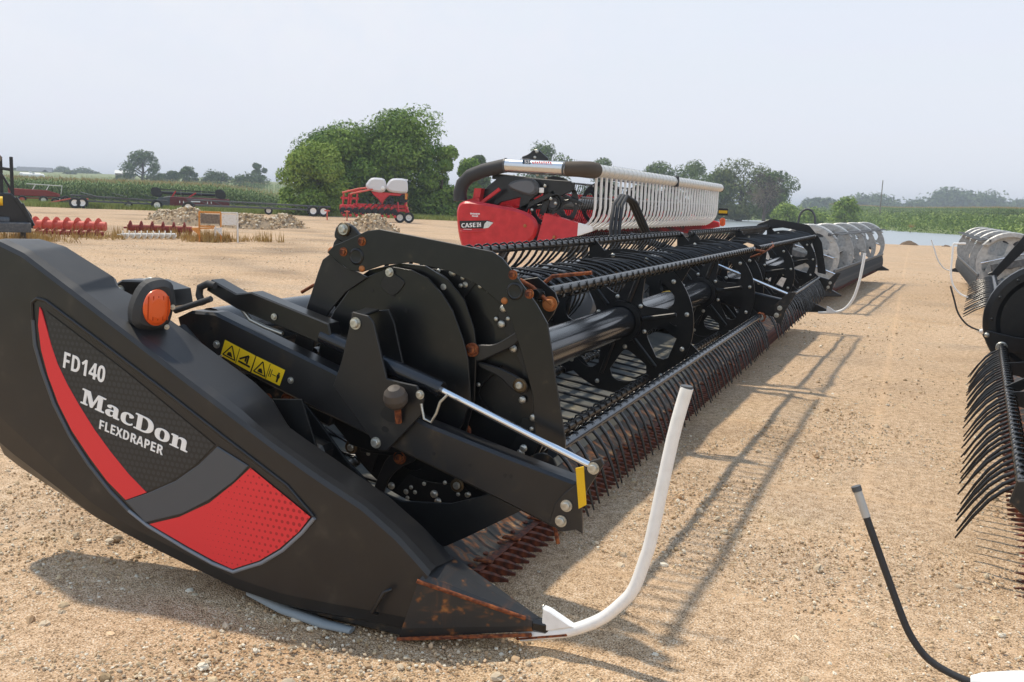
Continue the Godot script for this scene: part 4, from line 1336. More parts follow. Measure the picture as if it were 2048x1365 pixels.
func near_reel_end(h: Node3D, c: Vector2) -> void:
	# end wheel: nearly solid black plate with holes
	var b := MB.new()
	b.wheel(0.05, 0.53, 0.010, 6, 0.20, 0.40, 0.7, 0.55)
	var ew := bpart(h, "end_wheel", b, M.paint, at(V(c.x, c.y, -0.50)))
	b = MB.new()
	b.lathe(Transform3D(Basis(Vector3.RIGHT, PI / 2), V(0, 0, -0.03)), [Vector2(0.0, 0.0), Vector2(0.43, 0.0), Vector2(0.41, 0.012), Vector2(0.0, 0.012)], 40)
	bpart(ew, "web_plate", b, M.paint_fine)
	for i in 30:
		var a := TAU * (i + 0.2) / 30.0
		var rr := 0.475 + 0.02 * (i % 2)
		bolt(ew, V(cos(a) * rr, sin(a) * rr, 0.005), 0.5 if i % 3 else 0.95, "dome", "zinc", "rivet")
	for p in [Vector3(-0.579, 1.191, -0.483), Vector3(-0.501, 1.268, -0.483), Vector3(-0.392, 1.184, -0.483), Vector3(-0.424, 1.138, -0.483), Vector3(-0.399, 1.118, -0.483), Vector3(-0.342, 1.021, -0.483), Vector3(-0.349, 1.045, -0.483), Vector3(-0.695, 1.320, -0.483), Vector3(-0.629, 1.316, -0.483), Vector3(-0.582, 1.298, -0.483), Vector3(-0.536, 1.292, -0.483), Vector3(-0.241, 0.885, -0.483), Vector3(-0.242, 0.743, -0.483), Vector3(-0.294, 0.812, -0.483), Vector3(-0.278, 0.981, -0.483), Vector3(-0.495, 0.854, -0.483), Vector3(-0.470, 1.005, -0.483), Vector3(-0.822, 0.311, -0.483), Vector3(-0.671, 0.319, -0.483), Vector3(-0.903, 0.354, -0.483), Vector3(-0.741, 0.387, -0.483), Vector3(-0.640, 0.407, -0.483), Vector3(-0.785, 0.342, -0.483)]:
		bolt(ew, p - V(c.x, c.y, -0.50), 1.05 if rng.randf() < 0.45 else 0.6, "dome", "zinc", "rivet")
	# crescent segments bolted to the rim
	for i in 6:
		var a0 := TAU * i / 6.0 + 0.15
		b = MB.new()
		var o := arc_pts(Vector2.ZERO, 0.515, a0, a0 + 0.78, 9)
		var inn := arc_pts(Vector2.ZERO, 0.415, a0 + 0.70, a0 + 0.08, 9)
		b.plate(o + inn, at(V(0, 0, 0.006)), 0.006, 0.001)
		var sg := bpart(ew, "rim_segment", b, M.paint_fine)
		for k in 3:
			var a := a0 + 0.14 + k * 0.25
			bolt(sg, V(cos(a) * 0.465, sin(a) * 0.465, 0.012), 1.15 if k == 1 else 0.6, "dome", "zinc", "rivet")
	# cam plate, two layers
	b = MB.new()
	b.plate([Vector2(-1.220, 0.949), Vector2(-1.192, 1.039), Vector2(-1.142, 1.126), Vector2(-1.063, 1.227), Vector2(-0.970, 1.288), Vector2(-0.857, 1.333), Vector2(-0.770, 1.325), Vector2(-0.692, 1.297), Vector2(-0.621, 1.232), Vector2(-0.574, 1.170), Vector2(-0.523, 1.055), Vector2(-0.498, 0.974), Vector2(-0.482, 0.810), Vector2(-0.515, 0.701), Vector2(-0.563, 0.626), Vector2(-0.674, 0.573), Vector2(-0.806, 0.542), Vector2(-0.954, 0.529), Vector2(-1.055, 0.544), Vector2(-1.159, 0.643), Vector2(-1.206, 0.795)], at(V(0, 0, -0.39)), 0.010, 0.002)
	var cp := bpart(h, "cam_plate", b, M.paint)
	b = MB.new()
	b.plate([Vector2(-1.168, 1.143), Vector2(-1.088, 1.248), Vector2(-0.994, 1.310), Vector2(-0.844, 1.348), Vector2(-0.726, 1.343), Vector2(-0.620, 1.291), Vector2(-0.543, 1.214), Vector2(-0.494, 1.094), Vector2(-0.482, 1.012), Vector2(-0.484, 0.802), Vector2(-0.521, 0.649), Vector2(-0.612, 0.561), Vector2(-0.828, 0.510), Vector2(-1.029, 0.505)], at(V(0, 0, -0.432)), 0.010, 0.002)
	bpart(cp, "cam_layer", b, M.paint)
	b = MB.new()
	b.plate(smooth_poly([Vector2(-0.920, 1.258), Vector2(-0.866, 1.314), Vector2(-0.799, 1.282), Vector2(-0.798, 1.258), Vector2(-0.840, 1.213), Vector2(-0.876, 1.215)], 1), at(V(0, 0, -0.38)), 0.006, 0.002)
	bpart(cp, "stamped_pad", b, M.paint_fine)
	bolt(cp, [Vector3(-0.865, 1.310, -0.370)][0], 1.05)
	for p in [Vector3(-0.954, 1.226, -0.380), Vector3(-0.792, 1.153, -0.379), Vector3(-0.558, 0.856, -0.380), Vector3(-0.850, 1.212, -0.380), Vector3(-0.841, 1.111, -0.380)]:
		b = MB.new()
		b.lathe(Transform3D(Basis(Vector3.RIGHT, PI / 2), p), [Vector2(0.0, 0.0), Vector2(0.0095, 0.0), Vector2(0.0095, 0.0012), Vector2(0.0, 0.0012)], 12)
		bpart(cp, "hole", b, M.ink)
	# cam links
	var links := [[[Vector2(-0.542, 1.014), Vector2(-0.474, 1.035), Vector2(-0.406, 1.037), Vector2(-0.337, 1.080), Vector2(-0.288, 1.119), Vector2(-0.272, 1.094), Vector2(-0.318, 1.041), Vector2(-0.394, 1.001), Vector2(-0.460, 0.965), Vector2(-0.521, 0.955)], -0.44], [[Vector2(-0.490, 0.960), Vector2(-0.387, 0.943), Vector2(-0.297, 0.911), Vector2(-0.256, 0.880), Vector2(-0.272, 0.841), Vector2(-0.321, 0.852), Vector2(-0.386, 0.908), Vector2(-0.477, 0.934)], -0.46], [[Vector2(-0.852, 1.338), Vector2(-0.744, 1.334), Vector2(-0.650, 1.308), Vector2(-0.602, 1.265), Vector2(-0.613, 1.227), Vector2(-0.671, 1.223), Vector2(-0.719, 1.283), Vector2(-0.815, 1.302)], -0.455], [[Vector2(-0.895, 0.516), Vector2(-0.796, 0.529), Vector2(-0.751, 0.502), Vector2(-0.844, 0.455), Vector2(-0.898, 0.391), Vector2(-0.926, 0.295), Vector2(-0.966, 0.243), Vector2(-0.980, 0.287), Vector2(-0.956, 0.382)], -0.45]]
	for q in links:
		b = MB.new()
		b.plate(smooth_poly(q[0], 2), at(V(0, 0, q[1])), 0.016, 0.004)
		bpart(h, "cam_link", b, M.plastic)
	for e in [[[Vector3(-0.500, 1.010, -0.424)], "rust"], [[Vector3(-0.291, 0.880, -0.444)], "zinc"], [[Vector3(-0.640, 1.260, -0.438)], "zinc"], [[Vector3(-1.091, 0.512, -0.450)], "zinc"], [[Vector3(-0.568, 0.413, -0.460)], "zinc"], [[Vector3(-0.833, 0.506, -0.430)], "rust"], [[Vector3(-0.536, 0.658, -0.450)], "rust"]]:
		var p: Vector3 = e[0][0]
		var bu := part(h, "cam_pivot", SH.bush, M.bronze if e[1] == "zinc" else M.rust, at(p))
		part(bu, "pin", SH.pin, M[e[1]])
	# end guard arch
	b = MB.new()
	b.plate(guard_outline(), at(V(0, 0, -0.356)), 0.010, 0.002)
	var gd := bpart(h, "reel_end_guard", b, M.paint)
	b = MB.new()
	b.plate([Vector2(-1.150, 1.376), Vector2(-1.195, 1.344), Vector2(-1.218, 1.289), Vector2(-1.279, 1.121), Vector2(-1.336, 0.984), Vector2(-1.389, 0.856), Vector2(-1.416, 0.728), Vector2(-1.296, 0.742), Vector2(-1.278, 0.833), Vector2(-1.232, 0.993), Vector2(-1.156, 1.126), Vector2(-1.076, 1.214), Vector2(-0.971, 1.282), Vector2(-1.018, 1.301), Vector2(-1.082, 1.318), Vector2(-1.127, 1.347)], at(V(0, 0, -0.378)), 0.010, 0.002)
	bpart(gd, "guard_leg", b, M.plastic)
	for p in [Vector3(-1.011, 1.369, -0.346), Vector3(-0.287, 1.272, -0.346)]:
		b = MB.new()
		b.lathe(Transform3D(Basis(Vector3.RIGHT, PI / 2), p), [Vector2(0.036, 0.0), Vector2(0.034, 0.004), Vector2(0.028, 0.007), Vector2(0.024, 0.005), Vector2(0.0, 0.004)], 24)
		bpart(gd, "pressed_boss", b, M.paint)
	for p in [Vector3(-0.985, 1.433, -0.346), Vector3(-1.075, 1.385, -0.346), Vector3(-0.298, 1.336, -0.346), Vector3(-0.226, 1.266, -0.346)]: bolt(gd, p, 1.05, "bolt", "rust")
	for p in [Vector3(-0.984, 1.319, -0.346), Vector3(-0.331, 1.231, -0.346)]: bolt(gd, p, 0.9, "dome", "rustbolt")
	# swivel eye on top
	b = MB.new()
	b.plate(smooth_poly([Vector2(-1.155, 1.452), Vector2(-1.143, 1.490), Vector2(-1.103, 1.509), Vector2(-1.059, 1.494), Vector2(-1.024, 1.458), Vector2(-0.960, 1.435), Vector2(-0.979, 1.396), Vector2(-1.077, 1.413), Vector2(-1.148, 1.435)], 1), at(V(0, 0, -0.41)), 0.02, 0.005)
	b.plate(smooth_poly([Vector2(-1.190, 1.374), Vector2(-1.177, 1.428), Vector2(-1.122, 1.470), Vector2(-1.034, 1.414), Vector2(-1.083, 1.369), Vector2(-1.172, 1.353)], 1), at(V(0, 0, -0.44)), 0.012, 0.003)
	var ey := bpart(h, "swivel_link", b, M.plastic)
	var pv := [Vector3(-1.100, 1.478, -0.388)]
	var bu2 := part(ey, "bush", SH.bush, M.bronze, at(pv[0]))
	bolt(ey, pv[0] + V(0, 0, 0.006), 1.3)
	bolt(ey, [Vector3(-1.154, 1.382, -0.380)][0], 1.2, "dome", "rustbolt")
	# corner plate at the upper front bat, with rusty nut
	b = MB.new()
	b.plate([Vector2(-0.339, 1.303), Vector2(-0.262, 1.318), Vector2(-0.184, 1.262), Vector2(-0.167, 1.222), Vector2(-0.189, 1.170), Vector2(-0.218, 1.131), Vector2(-0.244, 1.145)], at(V(0, 0, -0.53)), 0.01, 0.002)
	var kp := bpart(h, "bat_end_plate", b, M.paint)
	bolt(kp, [Vector3(-0.202, 1.214, -0.515)][0], 1.7, "bolt", "rustbolt")
	# front lower bat end plate with worn roller
	b = MB.new()
	b.plate(smooth_poly([Vector2(-0.267, 0.535), Vector2(-0.253, 0.579), Vector2(-0.199, 0.608), Vector2(-0.144, 0.601), Vector2(-0.120, 0.556), Vector2(-0.133, 0.491), Vector2(-0.181, 0.441), Vector2(-0.237, 0.469)], 1), at(V(0, 0, -0.47)), 0.012, 0.003)
	var fp := bpart(h, "bat_end_plate", b, M.worn)
	b = MB.new()
	var rp: Vector3 = [Vector3(-0.205, 0.541, -0.455)][0]
	b.lathe(Transform3D(Basis(Vector3.RIGHT, PI / 2), rp), [Vector2(0.034, 0.0), Vector2(0.034, 0.022), Vector2(0.031, 0.026), Vector2(0.0, 0.026)], 20)
	bpart(fp, "roller", b, M.rust)
	bolt(fp, [Vector3(-0.268, 0.618, -0.450)][0], 1.05, "dome")
	bolt(fp, [Vector3(-0.255, 0.567, -0.450)][0], 0.9, "dome")
	# reel arm with chamfered box section
	b = MB.new()
	b.plate([Vector2(-1.846, 1.058), Vector2(-1.767, 1.095), Vector2(-1.631, 1.097), Vector2(-1.029, 0.902), Vector2(-0.595, 0.732), Vector2(-0.245, 0.649), Vector2(0.047, 0.585), Vector2(0.066, 0.522), Vector2(-0.024, 0.389), Vector2(-0.059, 0.399), Vector2(-0.346, 0.490), Vector2(-0.706, 0.600), Vector2(-1.215, 0.759), Vector2(-1.606, 0.888), Vector2(-1.825, 0.988)], at(V(0, 0, -0.30)), 0.10, 0.012)
	var arm := bpart(h, "reel_arm", b, M.armworn)
	for p in [Vector3(-1.746, 1.055, -0.200), Vector3(-1.653, 1.027, -0.200), Vector3(-0.551, 0.615, -0.200), Vector3(-0.392, 0.590, -0.200), Vector3(-0.242, 0.570, -0.200), Vector3(-0.217, 0.571, -0.200)]:
		b = MB.new()
		b.lathe(Transform3D(Basis(Vector3.RIGHT, PI / 2), p), [Vector2(0.0, 0.0), Vector2(0.008, 0.0), Vector2(0.008, 0.001), Vector2(0.0, 0.001)], 12)
		bpart(arm, "hole", b, M.ink)
	bolt(arm, [Vector3(-1.624, 0.959, -0.200)][0], 0.95)
	bolt(arm, [Vector3(-1.237, 0.840, -0.200)][0], 0.8)
	# warning labels: yellow plates with black line pictures
	for q in [[[Vector2(-1.578, 0.983), Vector2(-1.417, 0.928), Vector2(-1.447, 0.856), Vector2(-1.603, 0.913)], 0], [[Vector2(-1.412, 0.927), Vector2(-1.265, 0.881), Vector2(-1.293, 0.811), Vector2(-1.439, 0.854)], 1]]:
		b = MB.new()
		b.plate(q[0], at(V(0, 0, -0.201)), 0.003, 0.0)
		var yl := bpart(arm, "warning_label", b, M.decalyellow)
		var c4: Array = q[0]
		var ex: Vector2 = c4[1] - c4[0]
		var ey2: Vector2 = c4[3] - c4[0]
		var org: Vector2 = c4[0]
		var f := func(u: float, w: float) -> Vector3:
			var r: Vector2 = org + ex * u + ey2 * w
			return V(r.x, r.y, -0.1975)
		b = MB.new()
		var lw := 0.005
		for s in [[[0.06, 0.86], [0.46, 0.86]], [[0.46, 0.86], [0.26, 0.12]], [[0.26, 0.12], [0.06, 0.86]], [[0.5, 0.04], [0.5, 0.96]]]:
			b.beam(f.call(s[0][0], s[0][1]), f.call(s[1][0], s[1][1]), 0.0015, lw if s[0][0] != 0.5 else 0.002, 0.0, V(0, 0, 1).cross(f.call(s[1][0], s[1][1]) - f.call(s[0][0], s[0][1])))
		b.plate([Vector2(0.17, 0.78), Vector2(0.20, 0.58), Vector2(0.27, 0.52), Vector2(0.31, 0.6), Vector2(0.36, 0.78)].map(func(u): return org + ex * u.x + ey2 * u.y), at(V(0, 0, -0.1985)), 0.0012, 0.0)
		if q[1] == 0:
			for s in [[[0.56, 0.78], [0.94, 0.78]], [[0.58, 0.62], [0.82, 0.2]], [[0.82, 0.2], [0.82, 0.7]], [[0.76, 0.35], [0.76, 0.62]]]:
				b.beam(f.call(s[0][0], s[0][1]), f.call(s[1][0], s[1][1]), 0.0015, 0.008, 0.0, V(0, 0, 1).cross(f.call(s[1][0], s[1][1]) - f.call(s[0][0], s[0][1])))
		else:
			for s in [[[0.56, 0.3], [0.56, 0.75]], [[0.62, 0.3], [0.62, 0.75]], [[0.66, 0.55], [0.78, 0.55]], [[0.86, 0.28], [0.86, 0.85]], [[0.82, 0.42], [0.82, 0.6]], [[0.90, 0.42], [0.90, 0.6]]]:
				b.beam(f.call(s[0][0], s[0][1]), f.call(s[1][0], s[1][1]), 0.0015, 0.008 if s[0][0] > 0.83 and s[0][0] < 0.88 else 0.003, 0.0, V(0, 0, 1).cross(f.call(s[1][0], s[1][1]) - f.call(s[0][0], s[0][1])))
		bpart(yl, "print", b, M.ink)
	# bracket plate, knob, pin clip
	b = MB.new()
	b.plate([Vector2(-0.920, 1.159), Vector2(-0.847, 1.148), Vector2(-0.822, 1.122), Vector2(-0.758, 0.902), Vector2(-0.694, 0.894), Vector2(-0.622, 0.888), Vector2(-0.590, 0.835), Vector2(-0.600, 0.770), Vector2(-0.753, 0.605), Vector2(-0.788, 0.602), Vector2(-0.895, 0.722), Vector2(-1.009, 0.846), Vector2(-0.969, 0.958)], at(V(0, 0, -0.187)), 0.014, 0.003)
	var bp := bpart(h, "arm_bracket", b, M.plastic)
	b = MB.new()
	b.plate([Vector2(-0.925, 1.150), Vector2(-0.820, 1.164), Vector2(-0.794, 1.113), Vector2(-0.734, 0.889), Vector2(-0.874, 0.874)], at(V(0, 0, -0.30)), 0.012, 0.002)
	b.beam([Vector3(-0.906, 1.146, -0.190)][0], [Vector3(-0.897, 1.158, -0.290)][0], 0.07, 0.012, 0.003)
	bpart(bp, "cheek_plate", b, M.paint)
	bolt(bp, [Vector3(-0.903, 1.113, -0.171)][0], 1.35)
	bolt(bp, [Vector3(-0.801, 0.634, -0.171)][0], 1.25)
	bolt(bp, [Vector3(-0.604, 0.854, -0.171)][0], 1.0)
	for q in [[Vector2(-0.790, 0.747), Vector2(-0.766, 0.791), Vector2(-0.693, 0.799), Vector2(-0.692, 0.747), Vector2(-0.732, 0.721)], [Vector2(-0.778, 0.699), Vector2(-0.764, 0.709), Vector2(-0.741, 0.695), Vector2(-0.750, 0.680), Vector2(-0.773, 0.685)]]:
		b = MB.new()
		b.plate(smooth_poly(q, 1), at(V(0, 0, -0.1735)), 0.0012, 0.0)
		bpart(bp, "slot", b, M.ink)
	b = MB.new()
	var kn: Vector3 = [Vector3(-0.688, 0.843, -0.120)][0]
	b.lathe(along(kn + V(0.0, -0.045, -0.02), V(0.05, 1.0, 0.45)), [Vector2(0.0, 0.0), Vector2(0.030, 0.008), Vector2(0.046, 0.028), Vector2(0.049, 0.05), Vector2(0.042, 0.075), Vector2(0.024, 0.094), Vector2(0.0, 0.10)], 22)
	bpart(bp, "latch_knob", b, M.knob)
	b = MB.new()
	b.cyl(kn + V(0, -0.03, -0.02), kn + V(-0.005, -0.11, -0.04), 0.014, 10)
	bpart(bp, "latch_stem", b, M.rust)
	b = MB.new()
	b.tube([Vector3(-0.593, 0.821, -0.160), Vector3(-0.579, 0.762, -0.160), Vector3(-0.547, 0.752, -0.160), Vector3(-0.526, 0.789, -0.160), Vector3(-0.510, 0.836, -0.160), Vector3(-0.478, 0.870, -0.160)], 0.0055, 6)
	bpart(bp, "wire_clip", b, M.zinc)
	# lift cylinder with its channel
	b = MB.new()
	b.plate([Vector2(-1.695, 1.218), Vector2(-1.673, 1.237), Vector2(-1.539, 1.185), Vector2(-1.460, 1.197), Vector2(-1.068, 1.093), Vector2(-1.056, 1.044), Vector2(-1.105, 1.002), Vector2(-1.540, 1.120), Vector2(-1.701, 1.187)], at(V(0, 0, -0.31)), 0.085, 0.006)
	var chn := bpart(h, "cylinder_channel", b, M.paint)
	bolt(chn, [Vector3(-1.336, 1.101, -0.220)][0], 0.8)
	b = MB.new()
	b.tube([Vector3(-1.563, 1.154, -0.250), Vector3(-1.484, 1.073, -0.250), Vector3(-1.405, 1.047, -0.250), Vector3(-1.315, 1.026, -0.250)], 0.009, 7)
	bpart(chn, "hydraulic_fitting", b, M.zinc)
	b = MB.new()
	b.cyl([Vector3(-1.113, 1.035, -0.250)][0], [Vector3(-0.548, 0.866, -0.250)][0], 0.034, 20)
	var cy := bpart(h, "lift_cylinder", b, M.tube)
	b = MB.new()
	b.cyl([Vector3(-0.557, 0.867, -0.250)][0], [Vector3(0.093, 0.639, -0.250)][0], 0.0145, 16)
	bpart(cy, "rod", b, M.chrome)
	b = MB.new()
	b.plate([Vector2(-0.047, 0.418), Vector2(0.003, 0.391), Vector2(0.062, 0.409), Vector2(0.088, 0.398), Vector2(0.078, 0.532), Vector2(0.158, 0.677), Vector2(0.145, 0.698), Vector2(0.107, 0.682), Vector2(0.050, 0.582), Vector2(0.006, 0.540), Vector2(-0.026, 0.496)], at(V(0, 0, -0.192)), 0.014, 0.003)
	var ep := bpart(arm, "end_plate", b, M.plastic)
	bolt(arm, [Vector3(0.003, 0.435, -0.176)][0], 1.25)
	bolt(arm, [Vector3(0.022, 0.498, -0.176)][0], 1.25)
	bolt(arm, [Vector3(0.120, 0.657, -0.176)][0], 1.25)
	b = MB.new()
	b.plate([Vector2(0.052, 0.648), Vector2(0.083, 0.660), Vector2(0.100, 0.514), Vector2(0.071, 0.494)], at(V(0, 0, -0.178)), 0.006, 0.001)
	bpart(arm, "reflector_strip", b, M.yellow)
	# hanging rusty rod under the arm
	b = MB.new()
	b.cyl([Vector3(-0.069, 0.381, -0.300)][0], [Vector3(-0.048, 0.296, -0.300)][0], 0.008, 7)
	bpart(arm, "hanging_rod", b, M.rust)
	# marker light on its bracket box
	b = MB.new()
	b.plate([Vector2(-2.169, 1.121), Vector2(-2.140, 1.190), Vector2(-2.090, 1.216), Vector2(-1.924, 1.222), Vector2(-1.800, 1.191), Vector2(-1.787, 1.122), Vector2(-1.985, 1.045), Vector2(-2.143, 1.096)], at(V(0, 0, -0.25)), 0.12, 0.008)
	var lb := bpart(h, "lamp_bracket", b, M.paint)
	bolt(lb, [Vector3(-2.092, 1.169, -0.128)][0], 1.2)
	b = MB.new()
	b.tube([Vector3(-2.034, 1.210, -0.200), Vector3(-1.990, 1.222, -0.200), Vector3(-1.939, 1.208, -0.200)], 0.009, 7)
	bpart(lb, "lamp_cable", b, M.zinc)
	var lm := MB.new()
	var lc: Vector3 = [Vector3(-1.682, 1.146, 0.100)][0]
	var lz := V(0.90, -0.10, 0.45).normalized()
	var ly := (V(0.16, 0.95, 0.05) - lz * lz.dot(V(0.16, 0.95, 0.05))).normalized()
	var lx := Basis(ly.cross(lz), ly, lz)
	var ol := smooth_poly([Vector2(-0.085, -0.09), Vector2(0.03, -0.11), Vector2(0.075, -0.06), Vector2(0.08, 0.09), Vector2(0.03, 0.115), Vector2(-0.045, 0.095), Vector2(-0.09, 0.0)], 2)
	lm.plate(ol, Transform3D(lx, lc - lx.z * 0.085), 0.10, 0.024)
	var lh := bpart(h, "marker_light", lm, M.rubber)
	lm = MB.new()
	lm.lathe(Transform3D(lx * Basis(Vector3.RIGHT, PI / 2) * Basis.from_scale(Vector3(0.72, 1, 0.98)), lc + lx.z * 0.0155 + lx.x * 0.0), [Vector2(0.078, 0.0), Vector2(0.076, 0.006), Vector2(0.062, 0.014), Vector2(0.04, 0.019), Vector2(0.0, 0.021)], 26)
	bpart(lh, "lens", lm, M.amber)
	lm = MB.new()
	for k in 5:
		lm.beam(lc + lx * V(-0.04 + 0.02 * k, -0.05, 0.0315), lc + lx * V(-0.04 + 0.02 * k, 0.05, 0.0315), 0.004, 0.004, 0.001, lx.z)
	bpart(lh, "lens_rib", lm, M.amberdeep)
	for q in [V(0.066, 0.0, 0.0145), V(0.046, -0.083, 0.013)]:
		part(lh, "bolt", SH.bolt, M.zinc, Transform3D(lx * 0.6, lc + lx * q))
	lm = MB.new()
	lm.tube([Vector3(-1.779, 1.102, -0.120), Vector3(-1.697, 1.130, -0.120), Vector3(-1.616, 1.157, -0.120), Vector3(-1.584, 1.168, -0.120)], 0.013, 8)
	lm.tube([Vector3(-1.698, 1.127, -0.200), Vector3(-1.717, 1.169, -0.200), Vector3(-1.711, 1.203, -0.200), Vector3(-1.669, 1.221, -0.200), Vector3(-1.629, 1.215, -0.200)], 0.016, 8)
	bpart(lh, "stalk", lm, M.rubber)
	# rusted pivot and cables under the arm
	b = MB.new()
	b.plate(smooth_poly([Vector2(-1.456, 0.740), Vector2(-1.403, 0.779), Vector2(-1.246, 0.785), Vector2(-1.215, 0.745), Vector2(-1.214, 0.590), Vector2(-1.271, 0.516), Vector2(-1.337, 0.552)], 1), at(V(0, 0, -0.30)), 0.02, 0.004)
	var pvp := bpart(h, "pivot_plate", b, M.worn)
	for e in [[[Vector3(-1.298, 0.737, -0.270)], "rust", 1.5], [[Vector3(-1.406, 0.731, -0.270)], "zinc", 1.0]]:
		var bb2 := part(pvp, "pivot", SH.bush, M.rust, Transform3D(Basis().scaled(Vector3.ONE * e[2] * 0.75), e[0][0]))
		part(bb2, "pin", SH.pin, M[e[1]])
	for q in [[Vector3(-1.867, 1.014, -0.200), Vector3(-1.784, 0.965, -0.200), Vector3(-1.715, 0.904, -0.200), Vector3(-1.633, 0.899, -0.200), Vector3(-1.593, 0.912, -0.200)], [Vector3(-1.797, 0.997, -0.200), Vector3(-1.729, 0.925, -0.200), Vector3(-1.647, 0.884, -0.200)]]:
		b = MB.new()
		b.tube(q, 0.006, 6)
		bpart(h, "cable", b, M.zinc)
	b = MB.new()
	b.tube([Vector3(-1.822, 0.994, -0.150), Vector3(-1.766, 1.017, -0.150), Vector3(-1.699, 0.957, -0.150), Vector3(-1.659, 0.895, -0.150)], 0.026, 8)
	bpart(h, "hydraulic_hose", b, M.rubber)
	# dark machinery behind the shield top
	b = MB.new()
	b.beam(V(-1.62, 0.72, -0.12), V(-1.0, 0.55, -0.12), 0.10, 0.12, 0.02)
	b.beam(V(-1.55, 0.80, -0.30), V(-1.1, 0.66, -0.32), 0.05, 0.06, 0.01)
	bpart(h, "link_bar", b, M.paint)

# ---------------------------------------------------------------- grey pick-up headers
func grey_header(label: String, xf: Transform3D, L: float, single: Array, discs: Array) -> Node3D:
	var h := thing("grey_header", label, "header", xf, "grey headers parked in rows")
	var c := Vector2(-0.62, 0.80)
	var b := MB.new()
	b.cyl(V(c.x, c.y, -0.1), V(c.x, c.y, -L + 0.1), 0.09, 18)
	bpart(h, "reel_tube", b, M.greydark)
	for z in discs:
		var d := part(h, "reel_disc", SH.disc, M.grey, at(V(c.x, c.y, z)))
		for i in 10:
			var a := TAU * i / 10.0
			bolt(d, V(cos(a) * 0.53, sin(a) * 0.53, 0.015), 1.1, "dome", "zinc", "rivet")
		# cast hood over the cam
		b = MB.new()
		var o := arc_pts(Vector2.ZERO, 0.64, 0.6, 2.6, 12)
		var inn := arc_pts(Vector2.ZERO, 0.53, 2.5, 0.7, 12)
		b.plate(o + inn, at(V(0, 0, -0.16)), 0.12, 0.02)
		bpart(d, "hood", b, M.grey)
	var bi := 0
	for a0 in [-0.42, 0.85, 1.9, 3.1, 4.4]:
		var p: Vector2 = c + Vector2(cos(a0), sin(a0)) * 0.60
		b = MB.new()
		b.bx(V(p.x, p.y, -L * 0.5), V(0.035, 0.06, L - 0.3), 0.008)
		var bar := bpart(h, "reel_bat", b, M.greydark)
		var dir := Vector2(0.12, -1.0) if bi == 0 else (Vector2(1.0, 0.06) if bi == 1 else Vector2(-0.5, -0.8))
		var bs := dir_basis(dir)
		bs = bs * Basis.from_scale(Vector3(1.2, 1.2 if bi != 1 else 0.8, 1.2))
		var cnt := int((L - 0.5) / 0.10)
		if bi in single:
			for i in cnt: part(bar, "finger", SH.finger_plain, M.greydark, Transform3D(bs, V(p.x, p.y - 0.01, -0.25 - i * 0.10)))
		else:
			var fm := MB.new()
			for i in cnt: fm.add(SH.finger_plain, Transform3D(bs, V(p.x, p.y - 0.01, -0.25 - i * 0.10)))
			bpart(bar, "fingers", fm, M.greydark).set_meta("kind", "stuff")
		bi += 1
	# ends: grey side plates, black pointed dividers
	for e in [[0.0, 1.0], [-L, -1.0]]:
		b = MB.new()
		b.plate([Vector2(-1.6, 0.25), Vector2(-1.6, 0.9), Vector2(-1.35, 0.9), Vector2(-0.85, 0.40), Vector2(-0.30, 0.30), Vector2(-0.28, 0.10), Vector2(-0.9, 0.05)], at(V(0, 0, e[0] - 0.03)), 0.06, 0.01)
		var sp := bpart(h, "side_plate", b, M.grey)
		b = MB.new()
		b.loft([[V(-0.45, 0.06, e[0] - 0.12), V(-0.45, 0.06, e[0] + 0.12), V(-0.45, 0.40, e[0] + 0.09), V(-0.45, 0.42, e[0] - 0.09)], [V(0.12, 0.10, e[0] - 0.01), V(0.12, 0.10, e[0] + 0.01), V(0.12, 0.125, e[0] + 0.01), V(0.12, 0.125, e[0] - 0.01)]], true, false)
		b.fan([V(-0.45, 0.06, e[0] - 0.12), V(-0.45, 0.06, e[0] + 0.12), V(-0.45, 0.40, e[0] + 0.09), V(-0.45, 0.42, e[0] - 0.09)])
		bpart(h, "divider", b, M.paint)
		# reel arm and chrome cylinder
		b = MB.new()
		b.beam(V(-1.6, 1.05, e[0] - e[1] * 0.12), V(-0.28, 0.72, e[0] - e[1] * 0.12), 0.08, 0.15, 0.012)
		bpart(h, "reel_arm", b, M.greydark)
		b = MB.new()
		b.cyl(V(-0.85, 1.02, e[0] - e[1] * 0.22), V(-0.1, 0.80, e[0] - e[1] * 0.22), 0.016, 10)
		bpart(h, "cylinder_rod", b, M.chrome)
	b = MB.new()
	b.plate([Vector2(-1.66, 0.20), Vector2(-1.58, 0.20), Vector2(-1.5, 1.1), Vector2(-1.58, 1.1)], at(V(0, 0, -L)), L, 0.0)
	bpart(h, "back_sheet", b, M.greydark)
	b = MB.new()
	b.plate([Vector2(-1.6, 0.24), Vector2(-0.45, 0.10), Vector2(-0.45, 0.07), Vector2(-1.6, 0.19)], at(V(0, 0, -L + 0.05)), L - 0.1, 0.0)
	bpart(h, "floor_pan", b, M.belt)
	for z in [-1.0, -L * 0.5, -L + 1.0]:
		b = MB.new()
		b.beam(V(-1.62, 0.5, z), V(-1.62, -0.25, z), 0.1, 0.1, 0.01)
		bpart(h, "parking_stand", b, M.greydark)
	cutterbar(h, -0.1, -L + 0.1, -0.32, 0.06, 0.1, false)
	return h

